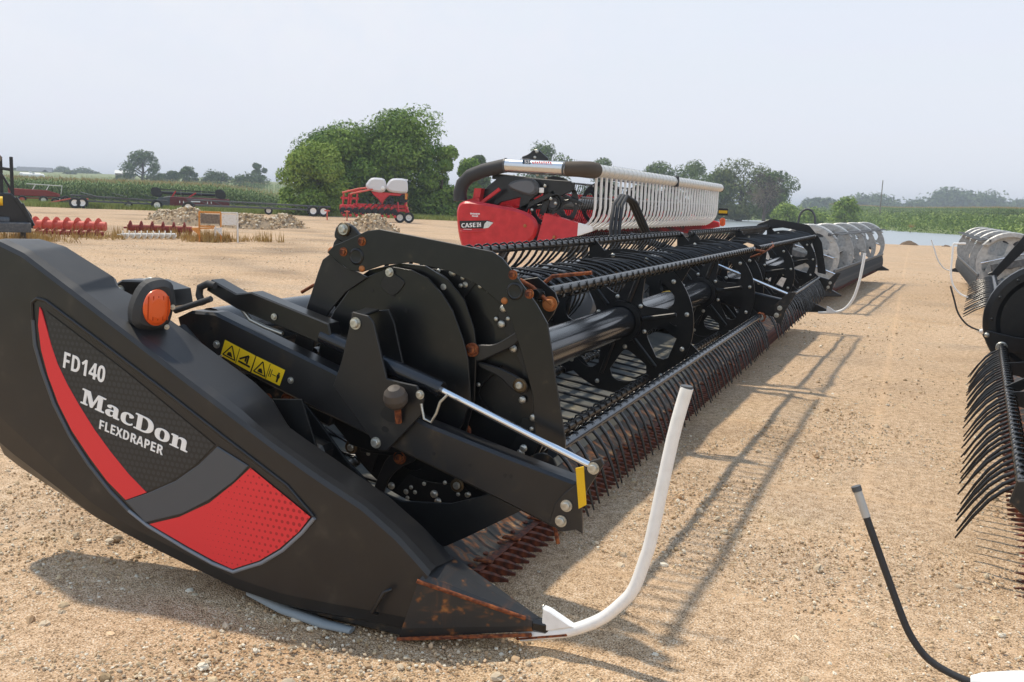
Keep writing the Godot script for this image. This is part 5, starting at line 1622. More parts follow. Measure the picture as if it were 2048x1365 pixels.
func near_black_header() -> void:
	# stands in the right-hand row, facing the main header
	var far := V(2.15, -0.10, -12.1)
	var d := (V(1.45, 0.0, -0.34) - far)
	var L := Vector2(d.x, d.z).length()
	d.y = 0.0
	d = d.normalized()
	var zl := -d
	var xl := Vector3.UP.cross(zl)
	var h := thing("draper_header", "black draper header on the right with fingers hanging towards the gravel lane", "header", Transform3D(Basis(xl, Vector3.UP, zl), far), "draper headers parked in rows")
	var c := Vector2(-0.52, 0.80)
	var b := MB.new()
	b.cyl(V(c.x, c.y, -0.4), V(c.x, c.y, -L + 0.95), 0.10, 22)
	bpart(h, "reel_tube", b, M.tube)
	# solid reel discs; the middle one faces the camera
	for z in [-5.45]:
		b = MB.new()
		b.lathe(Transform3D(Basis(Vector3.RIGHT, -PI / 2), V(c.x, c.y, z)), [Vector2(0.0, 0.0), Vector2(0.40, 0.0), Vector2(0.44, 0.03), Vector2(0.50, 0.03), Vector2(0.545, 0.02), Vector2(0.55, -0.03), Vector2(0.0, -0.03)], 44)
		var dk := bpart(h, "reel_disc", b, M.paint)
		for i in 14:
			var a := TAU * i / 14.0
			part(dk, "rivet", SH.dome, M.paint_fine, Transform3D(Basis(Vector3.UP, PI), V(c.x + cos(a) * 0.47, c.y + sin(a) * 0.47, z - 0.03)))
	# bats: [point, finger direction, z from, z to, as parts, finger scale]
	var bats := [[Vector2(-0.15, 0.56), Vector2(0.62, -0.80), -5.5, -L + 1.05, true, 1.28], [Vector2(-0.10, 0.92), Vector2(0.9, -0.45), -0.5, -5.35, true, 1.1], [Vector2(-0.45, 1.36), Vector2(-0.6, 0.3), -0.5, -L + 0.9, false, 1.0], [Vector2(-0.95, 1.1), Vector2(-0.8, -0.4), -0.5, -L + 0.9, false, 1.0], [Vector2(-0.75, 0.30), Vector2(-0.9, 0.1), -0.5, -L + 0.9, false, 1.0]]
	rng.seed = 31
	for q in bats:
		b = MB.new()
		var p: Vector2 = q[0]
		b.cyl(V(p.x, p.y, q[2]), V(p.x, p.y, q[3]), 0.024, 10)
		var bar := bpart(h, "reel_bat", b, M.paint)
		var bs := dir_basis(q[1]) * Basis.from_scale(Vector3.ONE * q[5])
		var cnt := int((q[2] - q[3]) / 0.125)
		var fm := MB.new()
		for i in cnt:
			var xf := Transform3D(bs * Basis(V(0, 0, 1), rng.randf_range(-0.04, 0.04)), V(p.x, p.y, q[2] - 0.06 - i * 0.125))
			if q[4]: part(bar, "finger", SH.finger, M.tine, xf)
			else: fm.add(SH.finger, xf)
		if not q[4]: bpart(bar, "fingers", fm, M.tine).set_meta("kind", "stuff")
	# bracket that carries the front bat at the disc, and its end plate near the camera
	b = MB.new()
	b.plate([Vector2(-0.02, 0.70), Vector2(0.02, 0.66), Vector2(-0.08, 0.50), Vector2(-0.24, 0.52), Vector2(-0.9, 0.52), Vector2(-0.9, 0.62), Vector2(-0.25, 0.66)], at(V(0, 0, -5.56)), 0.02, 0.004)
	var br := bpart(h, "bat_bracket", b, M.paint)
	part(br, "pivot", SH.bush, M.zinc, Transform3D(Basis(Vector3.UP, PI).scaled(Vector3.ONE * 1.7), V(-0.15, 0.56, -5.565)))
	part(br, "pin", SH.dome, M.zinc, Transform3D(Basis(Vector3.UP, PI).scaled(Vector3.ONE * 1.5), V(-0.02, 0.66, -5.565)))
	for z in [-6.9, -8.3]:
		b = MB.new()
		b.plate([Vector2(-0.15, 0.60), Vector2(-0.12, 0.52), Vector2(-0.6, 0.46), Vector2(-0.8, 0.70), Vector2(-0.5, 0.66)], at(V(0, 0, z)), 0.012, 0.003)
		bpart(h, "bat_bracket", b, M.paint)
	b = MB.new()
	b.plate([Vector2(-0.12, 0.62), Vector2(-0.10, 0.52), Vector2(-0.16, 0.47), Vector2(-0.5, 0.5), Vector2(-0.5, 0.7)], at(V(0, 0, -L + 1.03)), 0.03, 0.006)
	bpart(h, "bat_end_plate", b, M.worn)
	for z in [-8.0, -L + 1.1]:
		for p in [Vector2(-0.15, 0.56), Vector2(-0.45, 1.36), Vector2(-0.95, 1.1), Vector2(-0.75, 0.30)]:
			b = MB.new()
			b.beam(V(c.x, c.y, z), V(p.x, p.y, z), 0.012, 0.07, 0.003, V(0, 0, 1).cross(V(p.x - c.x, p.y - c.y, 0)))
			bpart(h, "reel_spoke", b, M.paint)
	# sloping guard plates over the reel ends
	for z in [-0.35, -5.30]:
		b = MB.new()
		b.plate([Vector2(-0.02, 0.95), Vector2(-0.08, 0.98), Vector2(-0.42, 1.50), Vector2(-0.95, 1.52), Vector2(-0.95, 1.38), Vector2(-0.5, 1.36), Vector2(-0.14, 0.90)], at(V(0, 0, z)), 0.02, 0.004)
		bpart(h, "reel_end_guard", b, M.paint)
	# reel arm boxes at the disc
	b = MB.new()
	b.beam(V(-1.6, 1.0, -5.75), V(-0.35, 0.66, -5.75), 0.1, 0.2, 0.015)
	b.beam(V(-1.6, 0.75, -5.75), V(-0.45, 0.45, -5.75), 0.06, 0.08, 0.01)
	bpart(h, "reel_arm", b, M.paint)
	b = MB.new()
	b.cyl(V(-1.4, 1.35, -5.7), V(-0.55, 1.18, -5.7), 0.055, 18)
	bpart(h, "lift_cylinder", b, M.tube)
	b = MB.new()
	b.plate([Vector2(-1.66, 0.20), Vector2(-1.58, 0.20), Vector2(-1.5, 1.0), Vector2(-1.58, 1.0)], at(V(0, 0, -L + 0.3)), L - 0.6, 0.0)
	b.plate([Vector2(-1.6, 0.24), Vector2(-0.45, 0.12), Vector2(-0.45, 0.09), Vector2(-1.6, 0.19)], at(V(0, 0, -L + 0.3)), L - 0.6, 0.0)
	bpart(h, "back_sheet", b, M.paint)
	cutterbar(h, -0.4, -L + 0.5, -0.32, 0.06, 0.1, false)
	# near divider: black shield out to the right, white nose, black rod with a pale sleeve
	b = MB.new()
	var rings: Array = []
	for q in [[-2.2, 0.5, 1.1, 0.12], [-1.2, 0.14, 0.62, 0.12], [-0.50, 0.10, 0.30, 0.10]]:
		rings.append([V(q[0], q[1], -L - 0.1), V(q[0], q[1], -L + 0.1), V(q[0], q[2], -L + q[3]), V(q[0], q[2], -L - q[3])])
	b.loft(rings, true, false)
	bpart(h, "end_shield", b, M.plastic)
	b = MB.new()
	b.tube([V(-0.49, 0.20, -L), V(-0.30, 0.185, -L), V(-0.12, 0.165, -L), V(-0.03, 0.155, -L), V(0.005, 0.152, -L)], [0.095, 0.082, 0.056, 0.038, 0.022], 20)
	bpart(h, "divider_nose", b, M.white)
	var rp := [Vector2(-0.02, 0.15), Vector2(0.06, 0.165), Vector2(0.14, 0.20), Vector2(0.20, 0.265), Vector2(0.25, 0.36), Vector2(0.38, 0.66), Vector2(0.42, 0.755)]
	var rod := crop_rod(h, -L, M.rubber, rp, 0.0125)
	b = MB.new()
	b.cyl(V(0.384, 0.669, -L), V(0.422, 0.76, -L), 0.0145, 12)
	bpart(rod, "sleeve", b, M.sleeve)
	b = MB.new()
	b.cyl(V(0.421, 0.757, -L), V(0.428, 0.774, -L), 0.017, 12)
	bpart(rod, "rod_end", b, M.greydark)
	crop_rod(h, 0.0, M.rubber, [Vector2(-0.02, 0.10), Vector2(0.16, 0.17), Vector2(0.30, 0.33), Vector2(0.38, 0.55), Vector2(0.44, 0.72)], 0.013)
	b = MB.new()
	b.tube([V(-0.45, 0.16, 0), V(-0.15, 0.11, 0), V(0.0, 0.09, 0)], [0.11, 0.07, 0.03], 12)
	bpart(h, "divider_nose", b, M.white)
	for z in [-1.0, -6.0, -L + 1.0]:
		b = MB.new()
		b.beam(V(-1.62, 0.5, z), V(-1.62, -0.12, z), 0.1, 0.1, 0.01)
		bpart(h, "parking_stand", b, M.paint)

# ---------------------------------------------------------------- red header with the air reel
func air_reel_header() -> void:
	var B := V(-5.6, 0.0, -14.0)
	var O := at(-B)
	var h := thing("air_reel_header", "bright red combine header with silver air pipe and white drop tubes", "header", at(B))
	var b := MB.new()
	b.plate(smooth_poly([Vector2(-7.185, 1.367), Vector2(-7.135, 1.536), Vector2(-6.995, 1.608), Vector2(-6.702, 1.589), Vector2(-6.295, 1.534), Vector2(-5.768, 1.457), Vector2(-5.515, 1.324), Vector2(-5.446, 1.136), Vector2(-5.519, 0.924), Vector2(-5.720, 0.760), Vector2(-6.052, 0.686), Vector2(-7.020, 0.636), Vector2(-7.128, 0.927)], 2), at(V(0, 0, -14.0)), 0.14, 0.05)
	var sh := bpart(h, "end_shield", b, M.red, O)
	b = MB.new()
	b.plate([Vector2(-7.090, 1.205), Vector2(-6.488, 1.238), Vector2(-6.359, 1.205), Vector2(-6.451, 1.105), Vector2(-6.557, 1.078), Vector2(-7.064, 1.057)], at(V(0, 0, -13.861)), 0.006, 0.001)
	bpart(sh, "name_band", b, M.ink)
	b = MB.new()
	b.plate([Vector2(-6.498, 1.224), Vector2(-6.359, 1.200), Vector2(-6.462, 1.095), Vector2(-6.568, 1.076), Vector2(-6.549, 1.169)], at(V(0, 0, -13.856)), 0.004, 0.001)
	bpart(sh, "band_flash", b, M.silver)
	small_text(sh, "CASE", [Vector3(-7.039, 1.075, -13.853), Vector3(-6.737, 1.098, -13.853)], 0.085, "Droid Sans")
	small_text(sh, "IH", [Vector3(-6.710, 1.100, -13.853), Vector3(-6.619, 1.108, -13.853)], 0.085, "Droid Sans")
	b = MB.new()
	var pr := RandomNumberGenerator.new()
	pr.seed = 6
	for row in 2:       # dealer's print, too small to read
		var y0: float = 1.353 - row * 0.042
		var n := 11 if row == 0 else 7
		for i in n: b.bx([Vector3(-6.757, 1.344, -13.857)][0] * V(1, 0, 1) + V((i - (n - 1) * 0.5) * 0.019, y0 + pr.randf_range(-0.003, 0.003), 0), V(0.013, 0.030 * pr.randf_range(0.7, 1.1), 0.006), 0.001)
	for i in 9: b.bx([Vector3(-6.910, 1.047, -13.857)][0] + V((i - 4) * 0.02, 0, 0), V(0.012, 0.012, 0.006), 0.001)
	bpart(sh, "dealer_print", b, M.whiteprint)
	b = MB.new()
	b.plate([Vector2(-7.063, 1.021), Vector2(-6.534, 1.034), Vector2(-6.555, 1.004), Vector2(-7.050, 0.972)], at(V(0, 0, -13.861)), 0.03, 0.01)
	bpart(sh, "moulded_rib", b, M.red)
	bolt(sh, [Vector3(-5.700, 1.165, -13.860)][0], 2.2, "dome", "rustbolt")
	# pointed divider
	b = MB.new()
	b.loft([[V(-5.45, 0.86, -14.10), V(-5.45, 0.86, -13.84), V(-5.32, 1.42, -13.88), V(-5.32, 1.42, -14.10)], [V(-4.66, 1.02, -14.06), V(-4.66, 1.02, -13.92), V(-4.66, 1.26, -13.94), V(-4.66, 1.26, -14.06)]], true, false)
	b.fan([V(-5.45, 0.86, -14.10), V(-5.45, 0.86, -13.84), V(-5.32, 1.42, -13.88), V(-5.32, 1.42, -14.10)])
	var dv := bpart(h, "divider", b, M.red, O)
	b = MB.new()
	b.loft([[V(-4.66, 1.02, -14.06), V(-4.66, 1.02, -13.92), V(-4.66, 1.26, -13.94), V(-4.66, 1.26, -14.06)], [V(-4.38, 1.12, -14.01), V(-4.38, 1.12, -13.97), V(-4.38, 1.20, -13.97), V(-4.38, 1.20, -14.01)]], true, false)
	bpart(dv, "white_tip", b, M.white)
	bolt(dv, V(-5.1, 0.98, -13.86), 2.0, "dome", "rustbolt")
	# air supply: black elbow, silver pipe, black sleeve, air bar
	b = MB.new()
	b.tube([Vector3(-7.196, 1.594, -14.100), Vector3(-7.212, 1.760, -14.100), Vector3(-7.162, 1.928, -14.100), Vector3(-7.003, 2.087, -14.100), Vector3(-6.703, 2.200, -14.100), Vector3(-6.239, 2.305, -14.100)], 0.135, 18)
	bpart(h, "pipe_elbow", b, M.rubber, O)
	b = MB.new()
	b.tube([Vector3(-6.260, 2.304, -14.100), Vector3(-4.995, 2.261, -14.100)], 0.132, 24)
	var pp := bpart(h, "supply_pipe", b, M.silver, O)
	for e in [[Vector3(-6.260, 2.304, -14.100), Vector3(-6.228, 2.305, -14.100)], [Vector3(-5.045, 2.270, -14.100), Vector3(-5.005, 2.266, -14.100)]]:
		b = MB.new()
		b.tube(e, 0.142, 24)
		bpart(pp, "pipe_band", b, M.greydark)
	b = MB.new()
	b.bx([Vector3(-5.764, 2.382, -13.975)][0], V(0.16, 0.085, 0.02), 0.004)
	var lbp := bpart(pp, "blue_badge", b, M.badge)
	small_text(lbp, "S3", [Vector3(-5.798, 2.343, -13.962), Vector3(-5.695, 2.345, -13.962)], 0.06, "Droid Sans")
	b = MB.new()
	for k in 9: b.bx([Vector3(-5.629, 2.365, -13.972)][0] + V(0.045 * k, 0.006 * (k % 2), 0), V(0.028, 0.03, 0.012), 0.002)
	bpart(pp, "red_print", b, M.redprint)
	b = MB.new()
	b.tube([V(-5.0, 2.262, -14.1), V(-4.66, 2.262, -14.14), V(-4.58, 2.262, -14.28), V(-4.56, 2.262, -14.52)], [0.140, 0.150, 0.155, 0.150], 20)
	bpart(h, "pipe_sleeve", b, M.sleevebrown, O)
	b = MB.new()
	b.cyl(V(-4.56, 2.262, -14.5), V(-4.56, 2.262, -27.3), 0.118, 22)
	var ab := bpart(h, "air_bar", b, M.airbar, O)
	var rg := MB.new()
	rg.lathe(Transform3D(Basis(Vector3.RIGHT, PI / 2), V(0, 0, -0.03)), [Vector2(0.117, 0.0), Vector2(0.126, 0.004), Vector2(0.126, 0.05), Vector2(0.117, 0.054)], 20)
	var rgm := rg.mesh()
	var tb := MB.new()
	tb.tube([V(0, -0.10, 0), V(0, -0.30, 0), V(0.0, -0.72, 0), V(-0.03, -0.88, 0), V(-0.10, -1.00, 0), V(-0.22, -1.10, 0), V(-0.34, -1.16, 0)], 0.027, 8)
	var tbm := tb.mesh()
	for i in 38:
		var z := -14.62 - i * 0.335
		part(ab, "band", rgm, M.airbar, at(V(-4.56, 2.262, z + 0.16)))
		part(ab, "drop_tube", tbm, M.white, at(V(-4.56, 2.262, z)))
	b = MB.new()
	b.cyl(V(-4.56, 2.262, -27.3), V(-4.56, 2.262, -27.42), 0.128, 20)
	bpart(ab, "end_cap", b, M.rubber)
	b = MB.new()
	b.bx(V(-4.56, 2.262, -21.0), V(0.27, 0.27, 0.10), 0.02)
	bpart(ab, "clamp", b, M.rubber)
	# reel, arms and drive cover behind the tubes
	var c := Vector2(-5.35, 1.62)
	b = MB.new()
	b.cyl(V(c.x, c.y, -14.4), V(c.x, c.y, -27.0), 0.10, 16)
	bpart(h, "reel_tube", b, M.greydark, O)
	for z in [-14.45, -17.6, -20.8, -24.0, -26.9]:
		var w := part(h, "reel_wheel", SH.wheel, M.paint, at(V(c.x, c.y, z) - B))
		for i in 6: bolt(w, V(cos(i * 1.05) * 0.46, sin(i * 1.05) * 0.46, 0.008), 1.2, "dome", "zinc", "rivet")
	var k := 0
	for a0 in [0.2, 1.25, 2.3, 3.35, 4.4, 5.45]:
		var p: Vector2 = c + Vector2(cos(a0), sin(a0)) * 0.58
		b = MB.new()
		b.cyl(V(p.x, p.y, -14.4), V(p.x, p.y, -27.0), 0.022, 8)
		var bar := bpart(h, "reel_bat", b, M.paint, O)
		var fm := MB.new()
		var dir := Vector2(-0.25, 1.0) if k == 1 else Vector2(-0.3, -0.95)
		for i in 84: fm.add(SH.finger_plain, Transform3D(dir_basis(dir) * Basis.from_scale(Vector3(1, 1.25, 1)), V(p.x, p.y, -14.5 - i * 0.15)))
		bpart(bar, "fingers", fm, M.tine).set_meta("kind", "stuff")
		k += 1
	b = MB.new()
	b.plate([Vector2(-6.929, 1.673), Vector2(-6.686, 1.905), Vector2(-6.424, 2.106), Vector2(-5.272, 2.055), Vector2(-4.967, 2.043), Vector2(-4.879, 1.876), Vector2(-5.157, 1.755), Vector2(-5.519, 1.811), Vector2(-5.772, 1.660), Vector2(-5.866, 1.387), Vector2(-6.024, 1.381), Vector2(-5.984, 1.702), Vector2(-6.405, 1.592), Vector2(-6.667, 1.338), Vector2(-6.885, 1.330)], at(V(0, 0, -14.35)), 0.08, 0.01)
	b.beam([Vector3(-6.607, 2.104, -14.300)][0], [Vector3(-4.880, 1.953, -14.300)][0], 0.05, 0.12, 0.01)
	b.beam([Vector3(-6.099, 1.408, -14.300)][0], [Vector3(-5.280, 1.819, -14.300)][0], 0.06, 0.1, 0.01)
	b.beam([Vector3(-5.558, 1.379, -14.400)][0], [Vector3(-5.422, 1.865, -14.400)][0], 0.06, 0.14, 0.01)
	b.beam([Vector3(-5.266, 1.822, -14.400)][0], [Vector3(-4.747, 1.619, -14.400)][0], 0.06, 0.06, 0.01)
	bpart(h, "reel_arm", b, M.paint, O)
	b = MB.new()
	b.plate(smooth_poly([Vector2(-6.205, 1.952), Vector2(-6.040, 2.032), Vector2(-5.709, 2.078), Vector2(-5.560, 1.968), Vector2(-5.553, 1.807), Vector2(-5.674, 1.728), Vector2(-5.820, 1.752), Vector2(-6.159, 1.857)], 2), at(V(0, 0, -14.22)), 0.12, 0.03)
	var cv := bpart(h, "drive_cover", b, M.greydark, O)
	b = MB.new()
	b.plate(smooth_poly([Vector2(-6.141, 1.944), Vector2(-5.997, 2.005), Vector2(-5.728, 2.039), Vector2(-5.621, 1.947), Vector2(-5.616, 1.834), Vector2(-5.717, 1.774), Vector2(-5.843, 1.799), Vector2(-6.118, 1.877)], 2), at(V(0, 0, -14.11)), 0.025, 0.01)
	bpart(cv, "raised_face", b, M.coverface)
	for q in [Vector3(-5.616, 2.140, -14.200), Vector3(-5.440, 2.097, -14.200), Vector3(-5.453, 1.935, -14.200), Vector3(-5.224, 1.610, -14.200), Vector3(-5.320, 1.693, -14.200), Vector3(-5.703, 1.470, -14.200)]: bolt(h, q - B, 2.0, "dome", "zinc")
	b = MB.new()
	b.bx([Vector3(-5.502, 1.848, -14.150)][0], V(0.1, 0.1, 0.02), 0.01)
	bpart(h, "label_plate", b, M.white, O)
	# top swivel of the reel
	b = MB.new()
	b.plate(smooth_poly([Vector2(-6.158, 2.485), Vector2(-5.969, 2.556), Vector2(-5.887, 2.634), Vector2(-5.783, 2.655), Vector2(-5.674, 2.560), Vector2(-5.544, 2.466), Vector2(-5.678, 2.406), Vector2(-5.994, 2.401)], 1), at(V(0, 0, -14.65)), 0.05, 0.01)
	var sw := bpart(h, "reel_swivel", b, M.paint, O)
	bolt(sw, [Vector3(-5.802, 2.606, -14.600)][0], 2.4, "dome")
	bolt(sw, [Vector3(-5.839, 2.490, -14.600)][0], 2.0, "dome")
	# red frame and auger inside
	b = MB.new()
	b.plate([Vector2(-7.05, 0.85), Vector2(-6.9, 0.85), Vector2(-6.75, 1.85), Vector2(-6.9, 1.85)], at(V(0, 0, -27.1)), 13.0, 0.0)
	bpart(h, "back_sheet", b, M.red, O)
	b = MB.new()
	b.cyl(V(-6.35, 1.22, -14.2), V(-6.35, 1.22, -27.0), 0.2, 18)
	var au := bpart(h, "auger", b, M.red, O)
	flight(au, V(-6.35, 1.22, -14.3), V(-6.35, 1.22, -20.0), 0.2, 0.33, 12.0, M.red)
	flight(au, V(-6.35, 1.22, -27.0), V(-6.35, 1.22, -21.2), 0.2, 0.33, 12.0, M.red)
	b = MB.new()
	b.plate([Vector2(-6.9, 0.86), Vector2(-4.9, 0.80), Vector2(-4.9, 0.77), Vector2(-6.9, 0.78)], at(V(0, 0, -27.1)), 13.0, 0.0)
	bpart(h, "floor_pan", b, M.worn, O)
	b = MB.new()
	b.beam([Vector3(-6.789, 1.529, -14.100)][0], [Vector3(-6.349, 1.852, -14.100)][0], 0.05, 0.07, 0.01)
	b.beam([Vector3(-7.095, 1.538, -14.100)][0], [Vector3(-6.771, 1.627, -14.100)][0], 0.1, 0.12, 0.02)
	bpart(h, "red_brace", b, M.red, O)
	b = MB.new()
	b.lathe(Transform3D(Basis(Vector3.RIGHT, PI / 2), [Vector3(-6.716, 1.733, -14.500)][0]), [Vector2(0.16, 0.0), Vector2(0.15, 0.08), Vector2(0.1, 0.13), Vector2(0.0, 0.15)], 18)
	bpart(h, "white_tank", b, M.white, O)
	# far end: red shield, lamp and striped marker
	b = MB.new()
	b.plate([Vector2(-6.9, 0.8), Vector2(-6.9, 1.55), Vector2(-5.6, 1.45), Vector2(-4.55, 1.2), Vector2(-4.5, 1.05), Vector2(-5.5, 0.8)], at(V(0, 0, -27.5)), 0.14, 0.03)
	bpart(h, "end_shield", b, M.red, O)
	b = MB.new()
	b.bx(V(-4.42, 1.20, -27.35), V(0.18, 0.26, 0.1), 0.05)
	bpart(h, "tail_lamp", b, M.amber, O)
	b = MB.new()
	b.bx(V(-4.42, 1.52, -27.35), V(0.30, 0.22, 0.02), 0.004)
	var mk_ := bpart(h, "marker_board", b, M.ink, O)
	b = MB.new()
	b.bx(V(-4.42, 1.52, -27.338), V(0.27, 0.09, 0.006), 0.001)
	bpart(mk_, "yellow_band", b, M.yellow)
	# blocks that carry the header
	for z in [-15.2, -20.6, -26.2]:
		b = MB.new()
		b.beam(V(-6.7, 0.78, z), V(-6.7, gy(-6.7, z) - 0.02, z), 0.14, 0.14, 0.01, V(0, 0, 1))
		b.beam(V(-5.2, 0.76, z), V(-5.2, gy(-5.2, z) - 0.02, z), 0.14, 0.14, 0.01, V(0, 0, 1))
		b.beam(V(-6.9, 0.70, z), V(-5.0, 0.70, z), 0.12, 0.12, 0.01)
		bpart(h, "support_trestle", b, M.paint, O)

func small_text(parent: Node, text: String, base: Array, cap: float, font: String, mat := "whiteprint") -> void:
	var f := SystemFont.new()
	f.font_names = PackedStringArray([font])
	f.font_weight = 700
	var tm := TextMesh.new()
	tm.text = text
	tm.font = f
	tm.font_size = 48
	tm.pixel_size = 0.01
	tm.depth = 0.02
	tm.horizontal_alignment = HORIZONTAL_ALIGNMENT_LEFT
	tm.vertical_alignment = VERTICAL_ALIGNMENT_BOTTOM
	var bb := tm.get_aabb()
	var a: Vector3 = base[0]; var b: Vector3 = base[1]
	var ex := (b - a).normalized()
	var ey := Vector3(0, 0, 1).cross(ex).normalized()
	var bs := Basis(ex * (a.distance_to(b) / bb.size.x), ey * (cap / bb.size.y), V(0, 0, 0.2))
	part(parent, "lettering", tm, M[mat], Transform3D(bs, a - bs * V(bb.position.x, bb.position.y, 0)))

# helical flight round an axis
func flight(parent: Node, a: Vector3, e: Vector3, r0: float, r1: float, turns: float, mat: Material, called := "flight") -> MeshInstance3D:
	var ax := (e - a).normalized()
	var u := ax.cross(Vector3.UP).normalized()
	var w := u.cross(ax)
	var n := int(turns * 16)
	var b := MB.new()
	var pr: Array = []
	for i in n + 1:
		var t := float(i) / n
		var an := TAU * turns * t
		var o := u * cos(an) + w * sin(an)
		var c := a.lerp(e, t)
		var q := [c + o * r0, c + o * r1, c + o * r1 + ax * 0.014, c + o * r0 + ax * 0.014]
		if i > 0:
			b.quad(pr[0], pr[1], q[1], q[0])
			b.quad(pr[1], pr[2], q[2], q[1])
			b.quad(pr[2], pr[3], q[3], q[2])
		pr = q
	return bpart(parent, called, b, mat)

# ---------------------------------------------------------------- things standing in the yard
func wheel_tyre(parent: Node, p: Vector3, r: float, w: float, rim: Material, axis_x := false) -> void:
	var bs := Basis(Vector3.RIGHT, PI / 2)
	var m := MB.new()
	m.lathe(Transform3D(bs, p - bs.y * w * 0.5), [Vector2(r * 0.58, 0.0), Vector2(r * 0.9, 0.0), Vector2(r, w * 0.2), Vector2(r, w * 0.8), Vector2(r * 0.9, w), Vector2(r * 0.58, w), Vector2(r * 0.56, w * 0.5), Vector2(r * 0.58, 0.0)], 20)
	var t := bpart(parent, "wheel", m, M.tyre)
	m = MB.new()
	m.lathe(Transform3D(bs, p - bs.y * w * 0.3), [Vector2(0.0, 0.0), Vector2(r * 0.58, 0.0), Vector2(r * 0.58, w * 0.72), Vector2(r * 0.5, w * 0.66), Vector2(r * 0.22, w * 0.5), Vector2(r * 0.2, w * 0.7), Vector2(0.0, w * 0.72)], 18)
	bpart(t, "rim", m, rim)

func auger(called: String, label: String, a: Vector3, e: Vector3, r0: float, r1: float, turns: float, tm: Material, fm: Material, group := "loose augers lying in dry weeds") -> void:
	var h := thing(called, label, "auger", at(a), group)
	var b := MB.new()
	b.cyl(V(0, 0, 0), e - a, r0, 18)
	b.cyl((e - a).normalized() * -0.12, (e - a).normalized() * 0.02, r0 * 0.3, 10)
	bpart(h, "shaft", b, tm)
	flight(h, V(0, 0, 0), e - a, r0 * 0.98, r1, turns, fm)

func gravel_pile(label: String, base: Vector3, rx: float, rz: float, hgt: float, sd: int) -> void:
	var h := thing("gravel_pile", label, "gravel pile", at(base), "gravel piles in the yard")
	var f := FastNoiseLite.new()
	f.seed = sd; f.frequency = 0.7; f.fractal_octaves = 4
	var b := MB.new()
	var P: Array = []
	for i in 15:
		var t := i / 14.0
		var ring: Array = []
		for k in 36:
			var a := TAU * k / 36.0
			var x := cos(a) * rx * t; var z := sin(a) * rz * t
			var y := hgt * (pow(maxf(0.0, 1.0 - pow(t, 1.6)), 1.1)) * (1.0 + 0.35 * f.get_noise_2d(x + base.x, z)) + 0.10 * f.get_noise_2d(x * 3.0, z * 3.0) * (1.0 - t)
			ring.append(V(x, y - 0.06, z))
		P.append(ring)
	for i in 14:
		for k in 36:
			var k2 := (k + 1) % 36
			b.quad(P[i][k], P[i][k2], P[i + 1][k2], P[i + 1][k])
	bpart(h, "mound", b, M.pile)
	var xfs: Array = []
	var r := RandomNumberGenerator.new()
	r.seed = sd
	var st := MB.new()
	st.use_col = true
	for i in 420:
		var ring: Array = P[2 + r.randi() % 12]
		var p: Vector3 = ring[r.randi() % 36]
		p += V(r.randfn() * 0.1, 0.0, r.randfn() * 0.1)
		var s := r.randf_range(0.03, 0.085)
		st.cur = [hx("cbb592"), hx("a8916f"), hx("d8c8ab"), hx("8c7a62"), hx("e3dac6")][r.randi() % 5].srgb_to_linear()
		st.add(SH.stone0, Transform3D(Basis(Vector3(r.randfn(), r.randfn(), r.randfn()).normalized(), r.randf() * TAU) * s, p + V(0, 0.02, 0)))
	bpart(h, "stones", st, M.stone).set_meta("kind", "stuff")

